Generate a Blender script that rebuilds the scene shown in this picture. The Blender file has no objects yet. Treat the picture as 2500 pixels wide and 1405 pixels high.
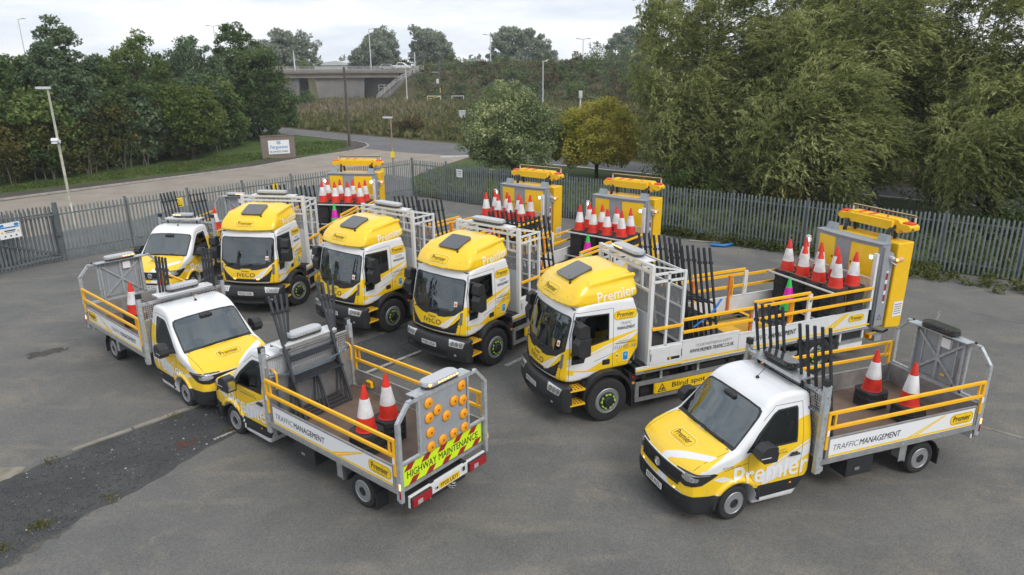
import bpy, bmesh, math, random
import numpy as np
from mathutils import Vector, Matrix
from mathutils.bvhtree import BVHTree

SC = bpy.context.scene
COL = SC.collection
PI = math.pi
rad = math.radians

# ------------------------------------------------------------------ camera
def make_camera():
    cd = bpy.data.cameras.new('camera')
    cd.sensor_width = 36.0
    cd.lens = 36.0 * 1706.965 / 2500.0
    cd.clip_start, cd.clip_end = 0.1, 4000.0
    co = bpy.data.objects.new('camera', cd)
    COL.objects.link(co)
    p, r = rad(17.63088), rad(-0.398255)
    R = Vector((1, 0, 0)); D = Vector((0, -math.sin(p), -math.cos(p))); F = Vector((0, math.cos(p), -math.sin(p)))
    X = R * math.cos(r) - D * math.sin(r)
    Y = R * math.sin(r) + D * math.cos(r)
    m = Matrix((X, -Y, -F)).transposed().to_4x4()
    m.translation = (0, 0, 7.789)
    co.matrix_world = m
    SC.camera = co
make_camera()

# ------------------------------------------------------------------ sky and sun
SUN_EL, SUN_AZ = rad(43), rad(142)      # azimuth measured from +Y (view direction) towards +X
def make_world():
    w = bpy.data.worlds.new('World'); SC.world = w; w.use_nodes = True
    nt = w.node_tree; N = nt.nodes; L = nt.links
    bg = N['Background']
    sky = N.new('ShaderNodeTexSky'); sky.sky_type = 'NISHITA'; sky.sun_disc = False
    sky.sun_elevation = SUN_EL; sky.sun_rotation = SUN_AZ; sky.air_density = 1.0; sky.dust_density = 2.5
    tc = N.new('ShaderNodeTexCoord'); mp = N.new('ShaderNodeMapping'); mp.inputs['Scale'].default_value = (1.0, 1.0, 5.5)
    mp.inputs['Location'].default_value = (0.35, 0.2, 0.1)
    nz = N.new('ShaderNodeTexNoise'); nz.inputs['Scale'].default_value = 3.2; nz.inputs['Detail'].default_value = 7; nz.inputs['Roughness'].default_value = 0.55
    r1 = N.new('ShaderNodeValToRGB'); r1.color_ramp.elements[0].position = 0.36; r1.color_ramp.elements[0].color = (5.9, 6.6, 7.6, 1)
    r1.color_ramp.elements[1].position = 0.60; r1.color_ramp.elements[1].color = (8.8, 8.9, 9.1, 1)
    r2 = N.new('ShaderNodeValToRGB'); r2.color_ramp.elements[0].position = 0.2; r2.color_ramp.elements[0].color = (0.86, 0.86, 0.86, 1)
    r2.color_ramp.elements[1].position = 0.5; r2.color_ramp.elements[1].color = (0.98, 0.98, 0.98, 1)
    mx = N.new('ShaderNodeMix'); mx.data_type = 'RGBA'
    L.new(tc.outputs['Generated'], mp.inputs['Vector']); L.new(mp.outputs['Vector'], nz.inputs['Vector'])
    L.new(nz.outputs['Fac'], r1.inputs['Fac']); L.new(nz.outputs['Fac'], r2.inputs['Fac'])
    L.new(r2.outputs['Color'], mx.inputs['Factor'])
    L.new(sky.outputs['Color'], mx.inputs['A']); L.new(r1.outputs['Color'], mx.inputs['B'])
    L.new(mx.outputs['Result'], bg.inputs['Color'])
    bg.inputs['Strength'].default_value = 0.098
    sd = bpy.data.lights.new('sun', 'SUN'); sd.energy = 1.35; sd.angle = rad(24); sd.color = (1.0, 0.95, 0.88)
    so = bpy.data.objects.new('sun', sd); COL.objects.link(so)
    d = Vector((math.sin(SUN_AZ) * math.cos(SUN_EL), math.cos(SUN_AZ) * math.cos(SUN_EL), math.sin(SUN_EL)))
    so.rotation_euler = d.to_track_quat('Z', 'Y').to_euler(); so.location = d * 60
make_world()
SC.view_settings.view_transform = 'Standard'
SC.view_settings.look = 'None'
SC.view_settings.exposure = 0.42
SC.view_settings.gamma = 1.0
SC.cycles.max_bounces = 6
SC.cycles.transparent_max_bounces = 12
SC.cycles.caustics_reflective = False
SC.cycles.caustics_refractive = False

# ------------------------------------------------------------------ materials
MATS = {}
def mat(name, col=(0.5, 0.5, 0.5), rough=0.5, metal=0.0, coat=0.0, emit=None, estr=1.0, noise=0.0, nscale=6.0, bump=0.0, bscale=80.0, spec=0.5, dirt=None):
    if name in MATS: return MATS[name]
    m = bpy.data.materials.new(name); m.use_nodes = True; MATS[name] = m
    nt = m.node_tree; N = nt.nodes; L = nt.links; b = N['Principled BSDF']
    b.inputs['Base Color'].default_value = (*col, 1); b.inputs['Roughness'].default_value = rough; b.inputs['Metallic'].default_value = metal
    b.inputs['Coat Weight'].default_value = coat; b.inputs['Coat Roughness'].default_value = 0.06
    b.inputs['Specular IOR Level'].default_value = spec
    if emit:
        b.inputs['Emission Color'].default_value = (*emit, 1); b.inputs['Emission Strength'].default_value = estr
    if noise or dirt:
        geo = N.new('ShaderNodeNewGeometry'); nz = N.new('ShaderNodeTexNoise'); nz.inputs['Scale'].default_value = nscale; nz.inputs['Detail'].default_value = 6
        L.new(geo.outputs['Position'], nz.inputs['Vector'])
        rp = N.new('ShaderNodeValToRGB'); a = rp.color_ramp.elements
        lo = dirt if dirt else tuple(c * (1 - noise) for c in col); hi = col if dirt else tuple(min(1, c * (1 + noise)) for c in col)
        a[0].position = 0.3; a[0].color = (*lo, 1); a[1].position = 0.6 if dirt else 0.7; a[1].color = (*hi, 1)
        L.new(nz.outputs['Fac'], rp.inputs['Fac']); L.new(rp.outputs['Color'], b.inputs['Base Color'])
    if bump:
        geo = N.new('ShaderNodeNewGeometry'); nb = N.new('ShaderNodeTexNoise'); nb.inputs['Scale'].default_value = bscale; nb.inputs['Detail'].default_value = 4
        L.new(geo.outputs['Position'], nb.inputs['Vector'])
        bp = N.new('ShaderNodeBump'); bp.inputs['Strength'].default_value = bump; bp.inputs['Distance'].default_value = 0.02
        L.new(nb.outputs['Fac'], bp.inputs['Height']); L.new(bp.outputs['Normal'], b.inputs['Normal'])
    return m

def body_paint(name, col, lining=(0.03, 0.03, 0.032)):
    """gloss paint outside, dark trim on the inner side of the sheet metal"""
    if name in MATS: return MATS[name]
    m = mat(name, col, 0.32, coat=0.55, noise=0.03, nscale=2.5)
    nt = m.node_tree; N = nt.nodes; L = nt.links; b = N['Principled BSDF']; out = N['Material Output']
    geo = N.new('ShaderNodeNewGeometry'); df = N.new('ShaderNodeBsdfDiffuse'); df.inputs['Color'].default_value = (*lining, 1)
    src = b.inputs['Base Color'].links[0].from_socket            # road film thrown up over the sills, broken up by noise
    sep = N.new('ShaderNodeSeparateXYZ'); L.new(geo.outputs['Position'], sep.inputs[0]); mr = N.new('ShaderNodeMapRange'); mr.inputs['From Min'].default_value = .25; mr.inputs['From Max'].default_value = 1.5; mr.inputs['To Min'].default_value = .30; mr.inputs['To Max'].default_value = .02; L.new(sep.outputs['Z'], mr.inputs['Value'])
    n5 = N.new('ShaderNodeTexNoise'); n5.inputs['Scale'].default_value = 7; n5.inputs['Detail'].default_value = 8; n5.inputs['Roughness'].default_value = .7; L.new(geo.outputs['Position'], n5.inputs['Vector']); mm = N.new('ShaderNodeMath'); mm.operation = 'MULTIPLY'; L.new(mr.outputs[0], mm.inputs[0])
    r5 = N.new('ShaderNodeValToRGB'); r5.color_ramp.elements[0].position = .40; r5.color_ramp.elements[1].position = .75; L.new(n5.outputs['Fac'], r5.inputs['Fac']); L.new(r5.outputs['Color'], mm.inputs[1])
    md = N.new('ShaderNodeMix'); md.data_type = 'RGBA'; L.new(mm.outputs[0], md.inputs['Factor']); L.new(src, md.inputs['A']); md.inputs['B'].default_value = (.26, .23, .19, 1); L.new(md.outputs['Result'], b.inputs['Base Color'])
    mx = N.new('ShaderNodeMixShader'); L.new(geo.outputs['Backfacing'], mx.inputs['Fac']); L.new(b.outputs['BSDF'], mx.inputs[1]); L.new(df.outputs['BSDF'], mx.inputs[2])
    L.new(mx.outputs['Shader'], out.inputs['Surface'])
    return m

def glass(name, tint, gl=0.08):
    if name in MATS: return MATS[name]
    m = bpy.data.materials.new(name); m.use_nodes = True; MATS[name] = m
    nt = m.node_tree; N = nt.nodes; L = nt.links; N.remove(N['Principled BSDF']); out = N['Material Output']
    tr = N.new('ShaderNodeBsdfTransparent'); tr.inputs['Color'].default_value = (*tint, 1)
    gs = N.new('ShaderNodeBsdfGlossy'); gs.inputs['Roughness'].default_value = 0.02; gs.inputs['Color'].default_value = (0.86, 0.96, 1.0, 1)
    fr = N.new('ShaderNodeFresnel'); fr.inputs['IOR'].default_value = 1.5
    ad = N.new('ShaderNodeMath'); ad.operation = 'ADD'; ad.use_clamp = True; ad.inputs[1].default_value = gl
    mx = N.new('ShaderNodeMixShader'); L.new(fr.outputs['Fac'], ad.inputs[0]); L.new(ad.outputs['Value'], mx.inputs['Fac'])
    L.new(tr.outputs['BSDF'], mx.inputs[1]); L.new(gs.outputs['BSDF'], mx.inputs[2]); L.new(mx.outputs['Shader'], out.inputs['Surface'])
    return m

YEL = (0.90, 0.585, 0.010)
M_yel = body_paint('yellow_paint', YEL)
M_white = body_paint('white_paint', (0.76, 0.77, 0.79))
M_trim = mat('black_trim', (0.018, 0.019, 0.021), 0.55)
M_gap = mat('panel_gap', (0.03, 0.03, 0.03), 0.8)
M_black = mat('black_plastic', (0.022, 0.023, 0.026), 0.5, noise=0.15, nscale=9)
M_rubber = mat('tyre_rubber', (0.022, 0.022, 0.023), 0.85, noise=0.3, nscale=30, bump=0.2, bscale=90)
M_glassw = glass('windscreen_glass', (0.66, 0.75, 0.75), 0.13)
M_glasst = glass('lorry_glass', (0.40, 0.45, 0.45), 0.09)
M_glasss = glass('side_glass', (0.30, 0.33, 0.33), 0.04)
M_steel = mat('painted_steel_wheel', (0.34, 0.35, 0.36), 0.45, metal=0.5)
M_hole = mat('wheel_hole', (0.012, 0.012, 0.012), 0.8)
M_alu = mat('aluminium', (0.52, 0.53, 0.54), 0.42, metal=0.75, noise=0.12, nscale=7)
M_alud = mat('worn_aluminium', (0.36, 0.35, 0.34), 0.5, metal=0.55, noise=0.18, nscale=5)
M_galv = mat('galvanised_steel', (0.46, 0.49, 0.51), 0.5, metal=0.45, noise=0.16, nscale=12)
M_rail = mat('amber_rail_paint', (0.90, 0.47, 0.01), 0.4, noise=0.06)
M_vinyl_w = mat('white_vinyl', (0.78, 0.79, 0.81), 0.4)
M_vinyl_y = mat('yellow_vinyl', YEL, 0.4)
M_ink = mat('dark_ink', (0.025, 0.025, 0.028), 0.5)
M_grey = mat('grey_ink', (0.20, 0.205, 0.215), 0.5)
M_floor = mat('phenolic_floor', (0.16, 0.105, 0.075), 0.6, dirt=(0.11, 0.078, 0.06), nscale=3.5)
M_chas = mat('chassis_paint', (0.02, 0.02, 0.022), 0.6)
M_chrome = mat('bright_chrome', (0.75, 0.76, 0.78), 0.15, metal=1.0)
M_lens = mat('clear_lamp_lens', (0.62, 0.64, 0.66), 0.12, metal=0.5)
M_lensd = mat('dark_lamp_housing', (0.02, 0.02, 0.022), 0.12, coat=0.8)
M_red = mat('red_lamp_lens', (0.35, 0.008, 0.015), 0.2, coat=0.6)
M_amber = mat('amber_lens', (0.85, 0.34, 0.008), 0.28, coat=0.4)
M_amblit = mat('lit_amber_led', (1, 0.5, 0.12), 0.4, emit=(1.0, 0.36, 0.06), estr=4.0)
M_amb2 = mat('lit_amber_led_soft', (1, 0.5, 0.2), 0.4, emit=(1.0, 0.5, 0.16), estr=1.6)
M_whtlit = mat('lit_work_light', (1, 1, 1), 0.4, emit=(1.0, 0.97, 0.9), estr=5.0)
M_smoke = mat('smoked_lightbar', (0.035, 0.038, 0.042), 0.1, coat=0.6)
M_silver = mat('silver_lightbar', (0.50, 0.51, 0.53), 0.3, metal=0.2)
M_frame = mat('dark_grey_frame_paint', (0.030, 0.035, 0.042), 0.6, noise=0.2, nscale=15)
M_cbase = mat('cone_base_rubber', (0.026, 0.026, 0.028), 0.8, noise=0.35, nscale=20)
M_cred = mat('cone_red', (0.66, 0.030, 0.014), 0.5, noise=0.22, nscale=5)
M_cwhite = mat('cone_white_sleeve', (0.74, 0.74, 0.76), 0.45, dirt=(.50, .48, .46), nscale=4)
M_cgreen = mat('cone_green', (0.03, 0.55, 0.10), 0.45)
M_cmag = mat('cone_magenta', (0.62, 0.012, 0.40), 0.45)
M_wht = mat('white_metal', (0.68, 0.69, 0.70), 0.4, noise=0.05)
M_lgrey = mat('light_grey_panel', (0.58, 0.60, 0.61), 0.45)
M_bgrey = mat('grey_cabinet_paint', (0.28, 0.305, 0.33), 0.45, noise=0.06)
M_hiviz = mat('fluorescent_yellow', (0.62, 0.86, 0.015), 0.45)
M_cherry = mat('chevron_red', (0.33, 0.022, 0.02), 0.45)
M_orange = mat('orange_handle', (0.72, 0.19, 0.012), 0.45)
M_seat = mat('grey_seat_cloth', (0.085, 0.09, 0.095), 0.9)
M_dash = mat('dashboard_plastic', (0.13, 0.14, 0.145), 0.7)
M_hose = mat('blue_hose', (0.02, 0.17, 0.5), 0.4)
M_plate_y = mat('rear_plate_yellow', (0.85, 0.55, 0.02), 0.4)
M_plate_w = mat('front_plate_white', (0.72, 0.72, 0.7), 0.4)
M_lime = mat('wheel_nut_lime', (0.42, 0.65, 0.06), 0.5)
M_blue = mat('blue_sticker', (0.01, 0.22, 0.55), 0.45)
M_strap = mat('brown_strap', (0.26, 0.15, 0.09), 0.8)
M_bstrap = mat('blue_grey_strap', (0.08, 0.14, 0.19), 0.8)

# ------------------------------------------------------------------ mesh helpers
class MB:
    def __init__(s): s.v = []; s.f = []; s.m = []
    def add(s, vs, fs, m=0):
        o = len(s.v); s.v += [tuple(p) for p in vs]; s.f += [tuple(i + o for i in f) for f in fs]; s.m += [m] * len(fs); return s
    def box(s, c, d, m=0, rz=0.0, M=None):
        hx, hy, hz = d[0] / 2, d[1] / 2, d[2] / 2
        P = [Vector((x, y, z)) for x in (-hx, hx) for y in (-hy, hy) for z in (-hz, hz)]
        R = M.to_3x3() if M is not None else Matrix.Rotation(rz, 3, 'Z')
        P = [R @ p + Vector(c) for p in P]
        return s.add(P, [(0, 1, 3, 2), (4, 6, 7, 5), (0, 4, 5, 1), (2, 3, 7, 6), (0, 2, 6, 4), (1, 5, 7, 3)], m)
    def b2(s, lo, hi, m=0):
        return s.box([(a + b) / 2 for a, b in zip(lo, hi)], [abs(b - a) for a, b in zip(lo, hi)], m)
    def bar(s, p, q, w, h, m=0, up=(0, 0, 1)):
        p = Vector(p); q = Vector(q); d = (q - p); L = d.length
        if L < 1e-6: return s
        x = d / L; u = Vector(up)
        if abs(x.dot(u)) > 0.99: u = Vector((1, 0, 0))
        y = u.cross(x).normalized(); z = x.cross(y)
        return s.box((p + q) / 2, (L, w, h), m, M=Matrix((x, y, z)).transposed())
    def tube(s, pts, r, n=8, m=0, r2=None, closed=False):
        pts = [Vector(p) for p in pts]; k = len(pts); rings = []
        prev = None
        for i, p in enumerate(pts):
            a = pts[(i - 1) % k] if (closed or i > 0) else p; b = pts[(i + 1) % k] if (closed or i < k - 1) else p
            t = (b - a).normalized()
            if prev is None:
                u = Vector((0, 0, 1)) if abs(t.z) < 0.9 else Vector((1, 0, 0)); u = (u - t * u.dot(t)).normalized()
            else:
                u = (prev - t * prev.dot(t)); u = u.normalized() if u.length > 1e-5 else Vector((1, 0, 0))
            prev = u; w = t.cross(u)
            rr = r if r2 is None else r + (r2 - r) * i / max(1, k - 1)
            rings.append([p + u * (rr * math.cos(2 * PI * j / n)) + w * (rr * math.sin(2 * PI * j / n)) for j in range(n)])
        vs = [p for g in rings for p in g]; fs = []
        for i in range(k if closed else k - 1):
            for j in range(n):
                a, b = i * n + j, i * n + (j + 1) % n; c, d = ((i + 1) % k) * n + (j + 1) % n, ((i + 1) % k) * n + j
                fs.append((a, b, c, d))
        if not closed:
            fs.append(tuple(range(n - 1, -1, -1))); fs.append(tuple((k - 1) * n + j for j in range(n)))
        return s.add(vs, fs, m)
    def lathe(s, prof, n=24, m=0, M=None, mats=None):
        M = M or Matrix.Identity(4); vs = []; k = len(prof)
        for r, z in prof:
            for j in range(n):
                a = 2 * PI * j / n; vs.append(M @ Vector((r * math.cos(a), r * math.sin(a), z)))
        o = len(s.v); s.v += [tuple(p) for p in vs]
        for i in range(k - 1):
            mm = mats[i] if mats else m
            for j in range(n):
                s.f.append((o + i * n + j, o + i * n + (j + 1) % n, o + (i + 1) * n + (j + 1) % n, o + (i + 1) * n + j)); s.m.append(mm)
        if prof[0][0] > 1e-4: s.f.append(tuple(o + j for j in range(n - 1, -1, -1))); s.m.append(mats[0] if mats else m)
        if prof[-1][0] > 1e-4: s.f.append(tuple(o + (k - 1) * n + j for j in range(n))); s.m.append(mats[-1] if mats else m)
        return s
    def prism(s, poly, a0, a1, ax='y', m=0):
        n = len(poly)
        def P(u, v, w): return {'x': (w, u, v), 'y': (u, w, v), 'z': (u, v, w)}[ax]
        vs = [P(u, v, a0) for u, v in poly] + [P(u, v, a1) for u, v in poly]
        fs = [tuple(range(n)), tuple(range(2 * n - 1, n - 1, -1))] + [(i, i + n, (i + 1) % n + n, (i + 1) % n) for i in range(n)]
        return s.add(vs, fs, m)
    def mesh(s, name, mats, bevel=0.0, smooth=None, recalc=True):
        me = bpy.data.meshes.new(name); me.from_pydata(s.v, [], s.f)
        for m in mats: me.materials.append(m)
        me.polygons.foreach_set('material_index', s.m)
        if recalc or bevel:
            bm = bmesh.new(); bm.from_mesh(me)
            if recalc: bmesh.ops.recalc_face_normals(bm, faces=bm.faces)
            if bevel:
                es = [e for e in bm.edges if e.is_manifold and e.calc_face_angle(0) > 0.6]
                bmesh.ops.bevel(bm, geom=es, offset=bevel, segments=1, affect='EDGES', profile=0.5, clamp_overlap=True)
            bm.to_mesh(me); bm.free()
        if smooth is not None: shade(me, smooth)
        me.update(); return me

def shade(me, ang=40):
    me.polygons.foreach_set('use_smooth', [True] * len(me.polygons))
    try: me.set_sharp_from_angle(angle=rad(ang))
    except Exception: pass

def link(name, me, parent=None, loc=None, rz=None):
    o = bpy.data.objects.new(name, me); COL.objects.link(o)
    if parent is not None: o.parent = parent
    if loc is not None: o.location = loc
    if rz is not None: o.rotation_euler = (0, 0, rz)
    return o
CACHE = {}
def part(name, key, fn, mats, parent, bevel=0.0, smooth=None):
    """a part: its mesh is made once per key and shared by the same part of other things"""
    if key not in CACHE:
        mb = MB(); fn(mb); CACHE[key] = mb.mesh(name, mats, bevel, smooth)
    return link(name, CACHE[key], parent)
def tag(o, label=None, cat=None, group=None, kind=None):
    if label: o['label'] = label
    if cat: o['category'] = cat
    if group: o['group'] = group
    if kind: o['kind'] = kind
    return o
def thing(name, label, cat, loc=(0, 0, 0), rz=0.0, group=None):
    o = bpy.data.objects.new(name, None); COL.objects.link(o); o.empty_display_size = 0.3
    o.location = loc; o.rotation_euler = (0, 0, rz)
    return tag(o, label, cat, group)
def npmesh(name, V, F, mats, mi=None, smooth=False):
    """V (n,3), F (m,k) arrays of equal-sided faces"""
    me = bpy.data.meshes.new(name); V = np.asarray(V, np.float32); F = np.asarray(F, np.int32); m, k = F.shape
    me.vertices.add(len(V)); me.vertices.foreach_set('co', V.ravel())
    me.loops.add(m * k); me.loops.foreach_set('vertex_index', F.ravel())
    me.polygons.add(m); me.polygons.foreach_set('loop_start', np.arange(0, m * k, k, dtype=np.int32))
    me.polygons.foreach_set('loop_total', np.full(m, k, np.int32))
    for q in mats: me.materials.append(q)
    if mi is not None: me.polygons.foreach_set('material_index', np.asarray(mi, np.int32))
    me.update(calc_edges=True); me.validate()
    if smooth: me.polygons.foreach_set('use_smooth', [True] * m)
    return me

# ---- signed-distance solids meshed with surface nets (for car bodies)
def poly_sdf(P, X, Z):
    P = np.asarray(P, float); d = np.full(X.shape, 1e9); ins = np.zeros(X.shape, bool); n = len(P)
    for i in range(n):
        a, b = P[i], P[(i + 1) % n]; ex, ez = b - a; wx, wz = X - a[0], Z - a[1]
        t = np.clip((wx * ex + wz * ez) / (ex * ex + ez * ez + 1e-12), 0, 1)
        d = np.minimum(d, (wx - ex * t) ** 2 + (wz - ez * t) ** 2)
        c = ((a[1] > Z) != (b[1] > Z)); xi = a[0] + (Z - a[1]) * ex / (ez if abs(ez) > 1e-12 else 1e-12)
        ins ^= c & (X < xi)
    d = np.sqrt(d); return np.where(ins, -d, d)
def chaikin(P, k=2):
    for _ in range(k):
        Q = []
        for i in range(len(P)):
            a, b = np.array(P[i]), np.array(P[(i + 1) % len(P)]); Q += [a * .75 + b * .25, a * .25 + b * .75]
        P = Q
    return P
def smax(a, b, k): return np.maximum(a, b) + np.maximum(k - np.abs(a - b), 0) ** 2 / (4 * k)
def smin(a, b, k): return -smax(-a, -b, k)
def sdf_mesh(fn, lo, hi, h):
    n = [int(math.ceil((b - a) / h)) + 1 for a, b in zip(lo, hi)]
    ax = [lo[i] + np.arange(n[i]) * h for i in range(3)]
    G = np.meshgrid(*ax, indexing='ij'); S = fn(*G); inn = S < 0
    c = np.zeros([k - 1 for k in n], int)
    for dx in (0, 1):
        for dy in (0, 1):
            for dz in (0, 1): c += inn[dx:n[0] - 1 + dx, dy:n[1] - 1 + dy, dz:n[2] - 1 + dz]
    act = (c > 0) & (c < 8); idx = -np.ones(act.shape, int); idx[act] = np.arange(act.sum()); I = np.argwhere(act)
    acc = np.zeros((len(I), 3)); cnt = np.zeros(len(I))
    cor = [(x, y, z) for x in (0, 1) for y in (0, 1) for z in (0, 1)]
    for a in cor:
        for b in cor:
            if sum(b) - sum(a) == 1 and all(q >= p for p, q in zip(a, b)):
                sa = S[I[:, 0] + a[0], I[:, 1] + a[1], I[:, 2] + a[2]]; sb = S[I[:, 0] + b[0], I[:, 1] + b[1], I[:, 2] + b[2]]
                m = (sa < 0) != (sb < 0); t = np.where(m, sa / np.where(m, sa - sb, 1), 0)[:, None]
                p = np.array(a) + (np.array(b) - np.array(a)) * t; acc += np.where(m[:, None], p, 0); cnt += m
    V = (I + acc / cnt[:, None]) * h + np.array(lo)
    e = h * 0.15
    for _ in range(3):
        s0 = fn(V[:, 0], V[:, 1], V[:, 2]); g = np.stack([fn(*(V + np.eye(3)[k] * e).T) - fn(*(V - np.eye(3)[k] * e).T) for k in range(3)], 1) / (2 * e)
        st = -s0[:, None] * g / np.maximum((g * g).sum(1)[:, None], 0.2); V += np.clip(st, -h * .5, h * .5)
    F = []
    for k in range(3):
        o = [i for i in range(3) if i != k]; sl0 = [slice(None)] * 3; sl1 = [slice(None)] * 3; sl0[k] = slice(0, -1); sl1[k] = slice(1, None)
        A, B = inn[tuple(sl0)], inn[tuple(sl1)]
        for flip, E in ((False, A & ~B), (True, ~A & B)):
            P = np.argwhere(E); ok = np.ones(len(P), bool)
            for i in o: ok &= (P[:, i] > 0) & (P[:, i] < n[i] - 1)
            P = P[ok]; q = []
            for da, db in ((-1, -1), (0, -1), (0, 0), (-1, 0)):
                Q = P.copy(); Q[:, o[0]] += da; Q[:, o[1]] += db; q.append(idx[Q[:, 0], Q[:, 1], Q[:, 2]])
            q = np.stack(q, 1)
            if (k == 1) != flip: q = q[:, ::-1]
            F.append(q)
    return V, np.concatenate(F)

# ---- painting regions into a body by cutting its faces along an outline
def paint(bm, poly, ax, mi, sel, only=None):
    """cut along the polygon (coordinates ax = e.g. (0,2)) and give the faces inside it material mi"""
    u, v = ax; w = 3 - u - v; poly = [tuple(map(float, p)) for p in poly]; n = len(poly)
    lo = [min(p[i] for p in poly) - 0.06 for i in (0, 1)]; hi = [max(p[i] for p in poly) + 0.06 for i in (0, 1)]
    def cand(l, h):
        r = []
        for f in bm.faces:
            c = f.calc_center_median()
            if l[0] <= c[u] <= h[0] and l[1] <= c[v] <= h[1] and sel(c, f.normal): r.append(f)
        return r
    for i in range(n):
        a, b = poly[i], poly[(i + 1) % n]
        fs = cand([min(a[k], b[k]) - 0.05 for k in (0, 1)], [max(a[k], b[k]) + 0.05 for k in (0, 1)])
        if not fs: continue
        co = [0, 0, 0]; co[u], co[v] = a; no = [0, 0, 0]; no[u], no[v] = -(b[1] - a[1]), b[0] - a[0]
        ed = {e for f in fs for e in f.edges}; ve = {q for f in fs for q in f.verts}
        bmesh.ops.bisect_plane(bm, geom=list(fs) + list(ed) + list(ve), dist=1e-4, plane_co=co, plane_no=no)
    for f in cand(lo, hi):
        c = f.calc_center_median(); x, y = c[u], c[v]; ins = False
        for i in range(n):
            a, b = poly[i], poly[(i + 1) % n]
            if (a[1] > y) != (b[1] > y) and x < a[0] + (y - a[1]) * (b[0] - a[0]) / (b[1] - a[1]): ins = not ins
        if ins and (only is None or f.material_index in only): f.material_index = mi
def strip(p, q, w):
    (x0, y0), (x1, y1) = p, q; d = math.hypot(x1 - x0, y1 - y0); nx, ny = -(y1 - y0) / d * w / 2, (x1 - x0) / d * w / 2
    return [(x0 - nx, y0 - ny), (x1 - nx, y1 - ny), (x1 + nx, y1 + ny), (x0 + nx, y0 + ny)]
def pull(bm, mis):
    """take the faces with these material indices out of bm into a mesh of their own"""
    fs = [f for f in bm.faces if f.material_index in mis]; out = bmesh.new(); mp = {}
    for f in fs:
        vs = []
        for q in f.verts:
            if q not in mp: mp[q] = out.verts.new(q.co)
            vs.append(mp[q])
        try: nf = out.faces.new(vs); nf.smooth = True
        except ValueError: pass
    bmesh.ops.delete(bm, geom=fs, context='FACES')
    return out
def to_mesh(bm, name, mats):
    me = bpy.data.meshes.new(name); bm.to_mesh(me)
    for m in mats: me.materials.append(m)
    return me

# ---- flat lettering and stickers
_TX = {}
def text2d(s, bold=0.0, shear=0.0):
    k = (s, bold, shear)
    if k not in _TX:
        c = bpy.data.curves.new('lettering', 'FONT'); c.body = s; c.size = 1.0; c.offset = bold; c.shear = shear; c.resolution_u = 3
        o = bpy.data.objects.new('lettering', c); me = bpy.data.meshes.new_from_object(o)
        V = [(q.co.x, q.co.y) for q in me.vertices]; F = [tuple(p.vertices) for p in me.polygons]
        bpy.data.objects.remove(o); bpy.data.curves.remove(c); bpy.data.meshes.remove(me)
        _TX[k] = (V, F)
    return _TX[k]
def rrect(w, h, r, n=6):
    P = []
    for cx, cy, a0 in ((w / 2 - r, h / 2 - r, 0), (-w / 2 + r, h / 2 - r, 90), (-w / 2 + r, -h / 2 + r, 180), (w / 2 - r, -h / 2 + r, 270)):
        for i in range(n + 1):
            a = rad(a0 + 90 * i / n); P.append((cx + r * math.cos(a), cy + r * math.sin(a)))
    return P
def rrect2(cx, cy, w, h): return [(cx + a, cy + b) for a, b in rrect(w, h, min(w, h) * .2, 2)]
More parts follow.
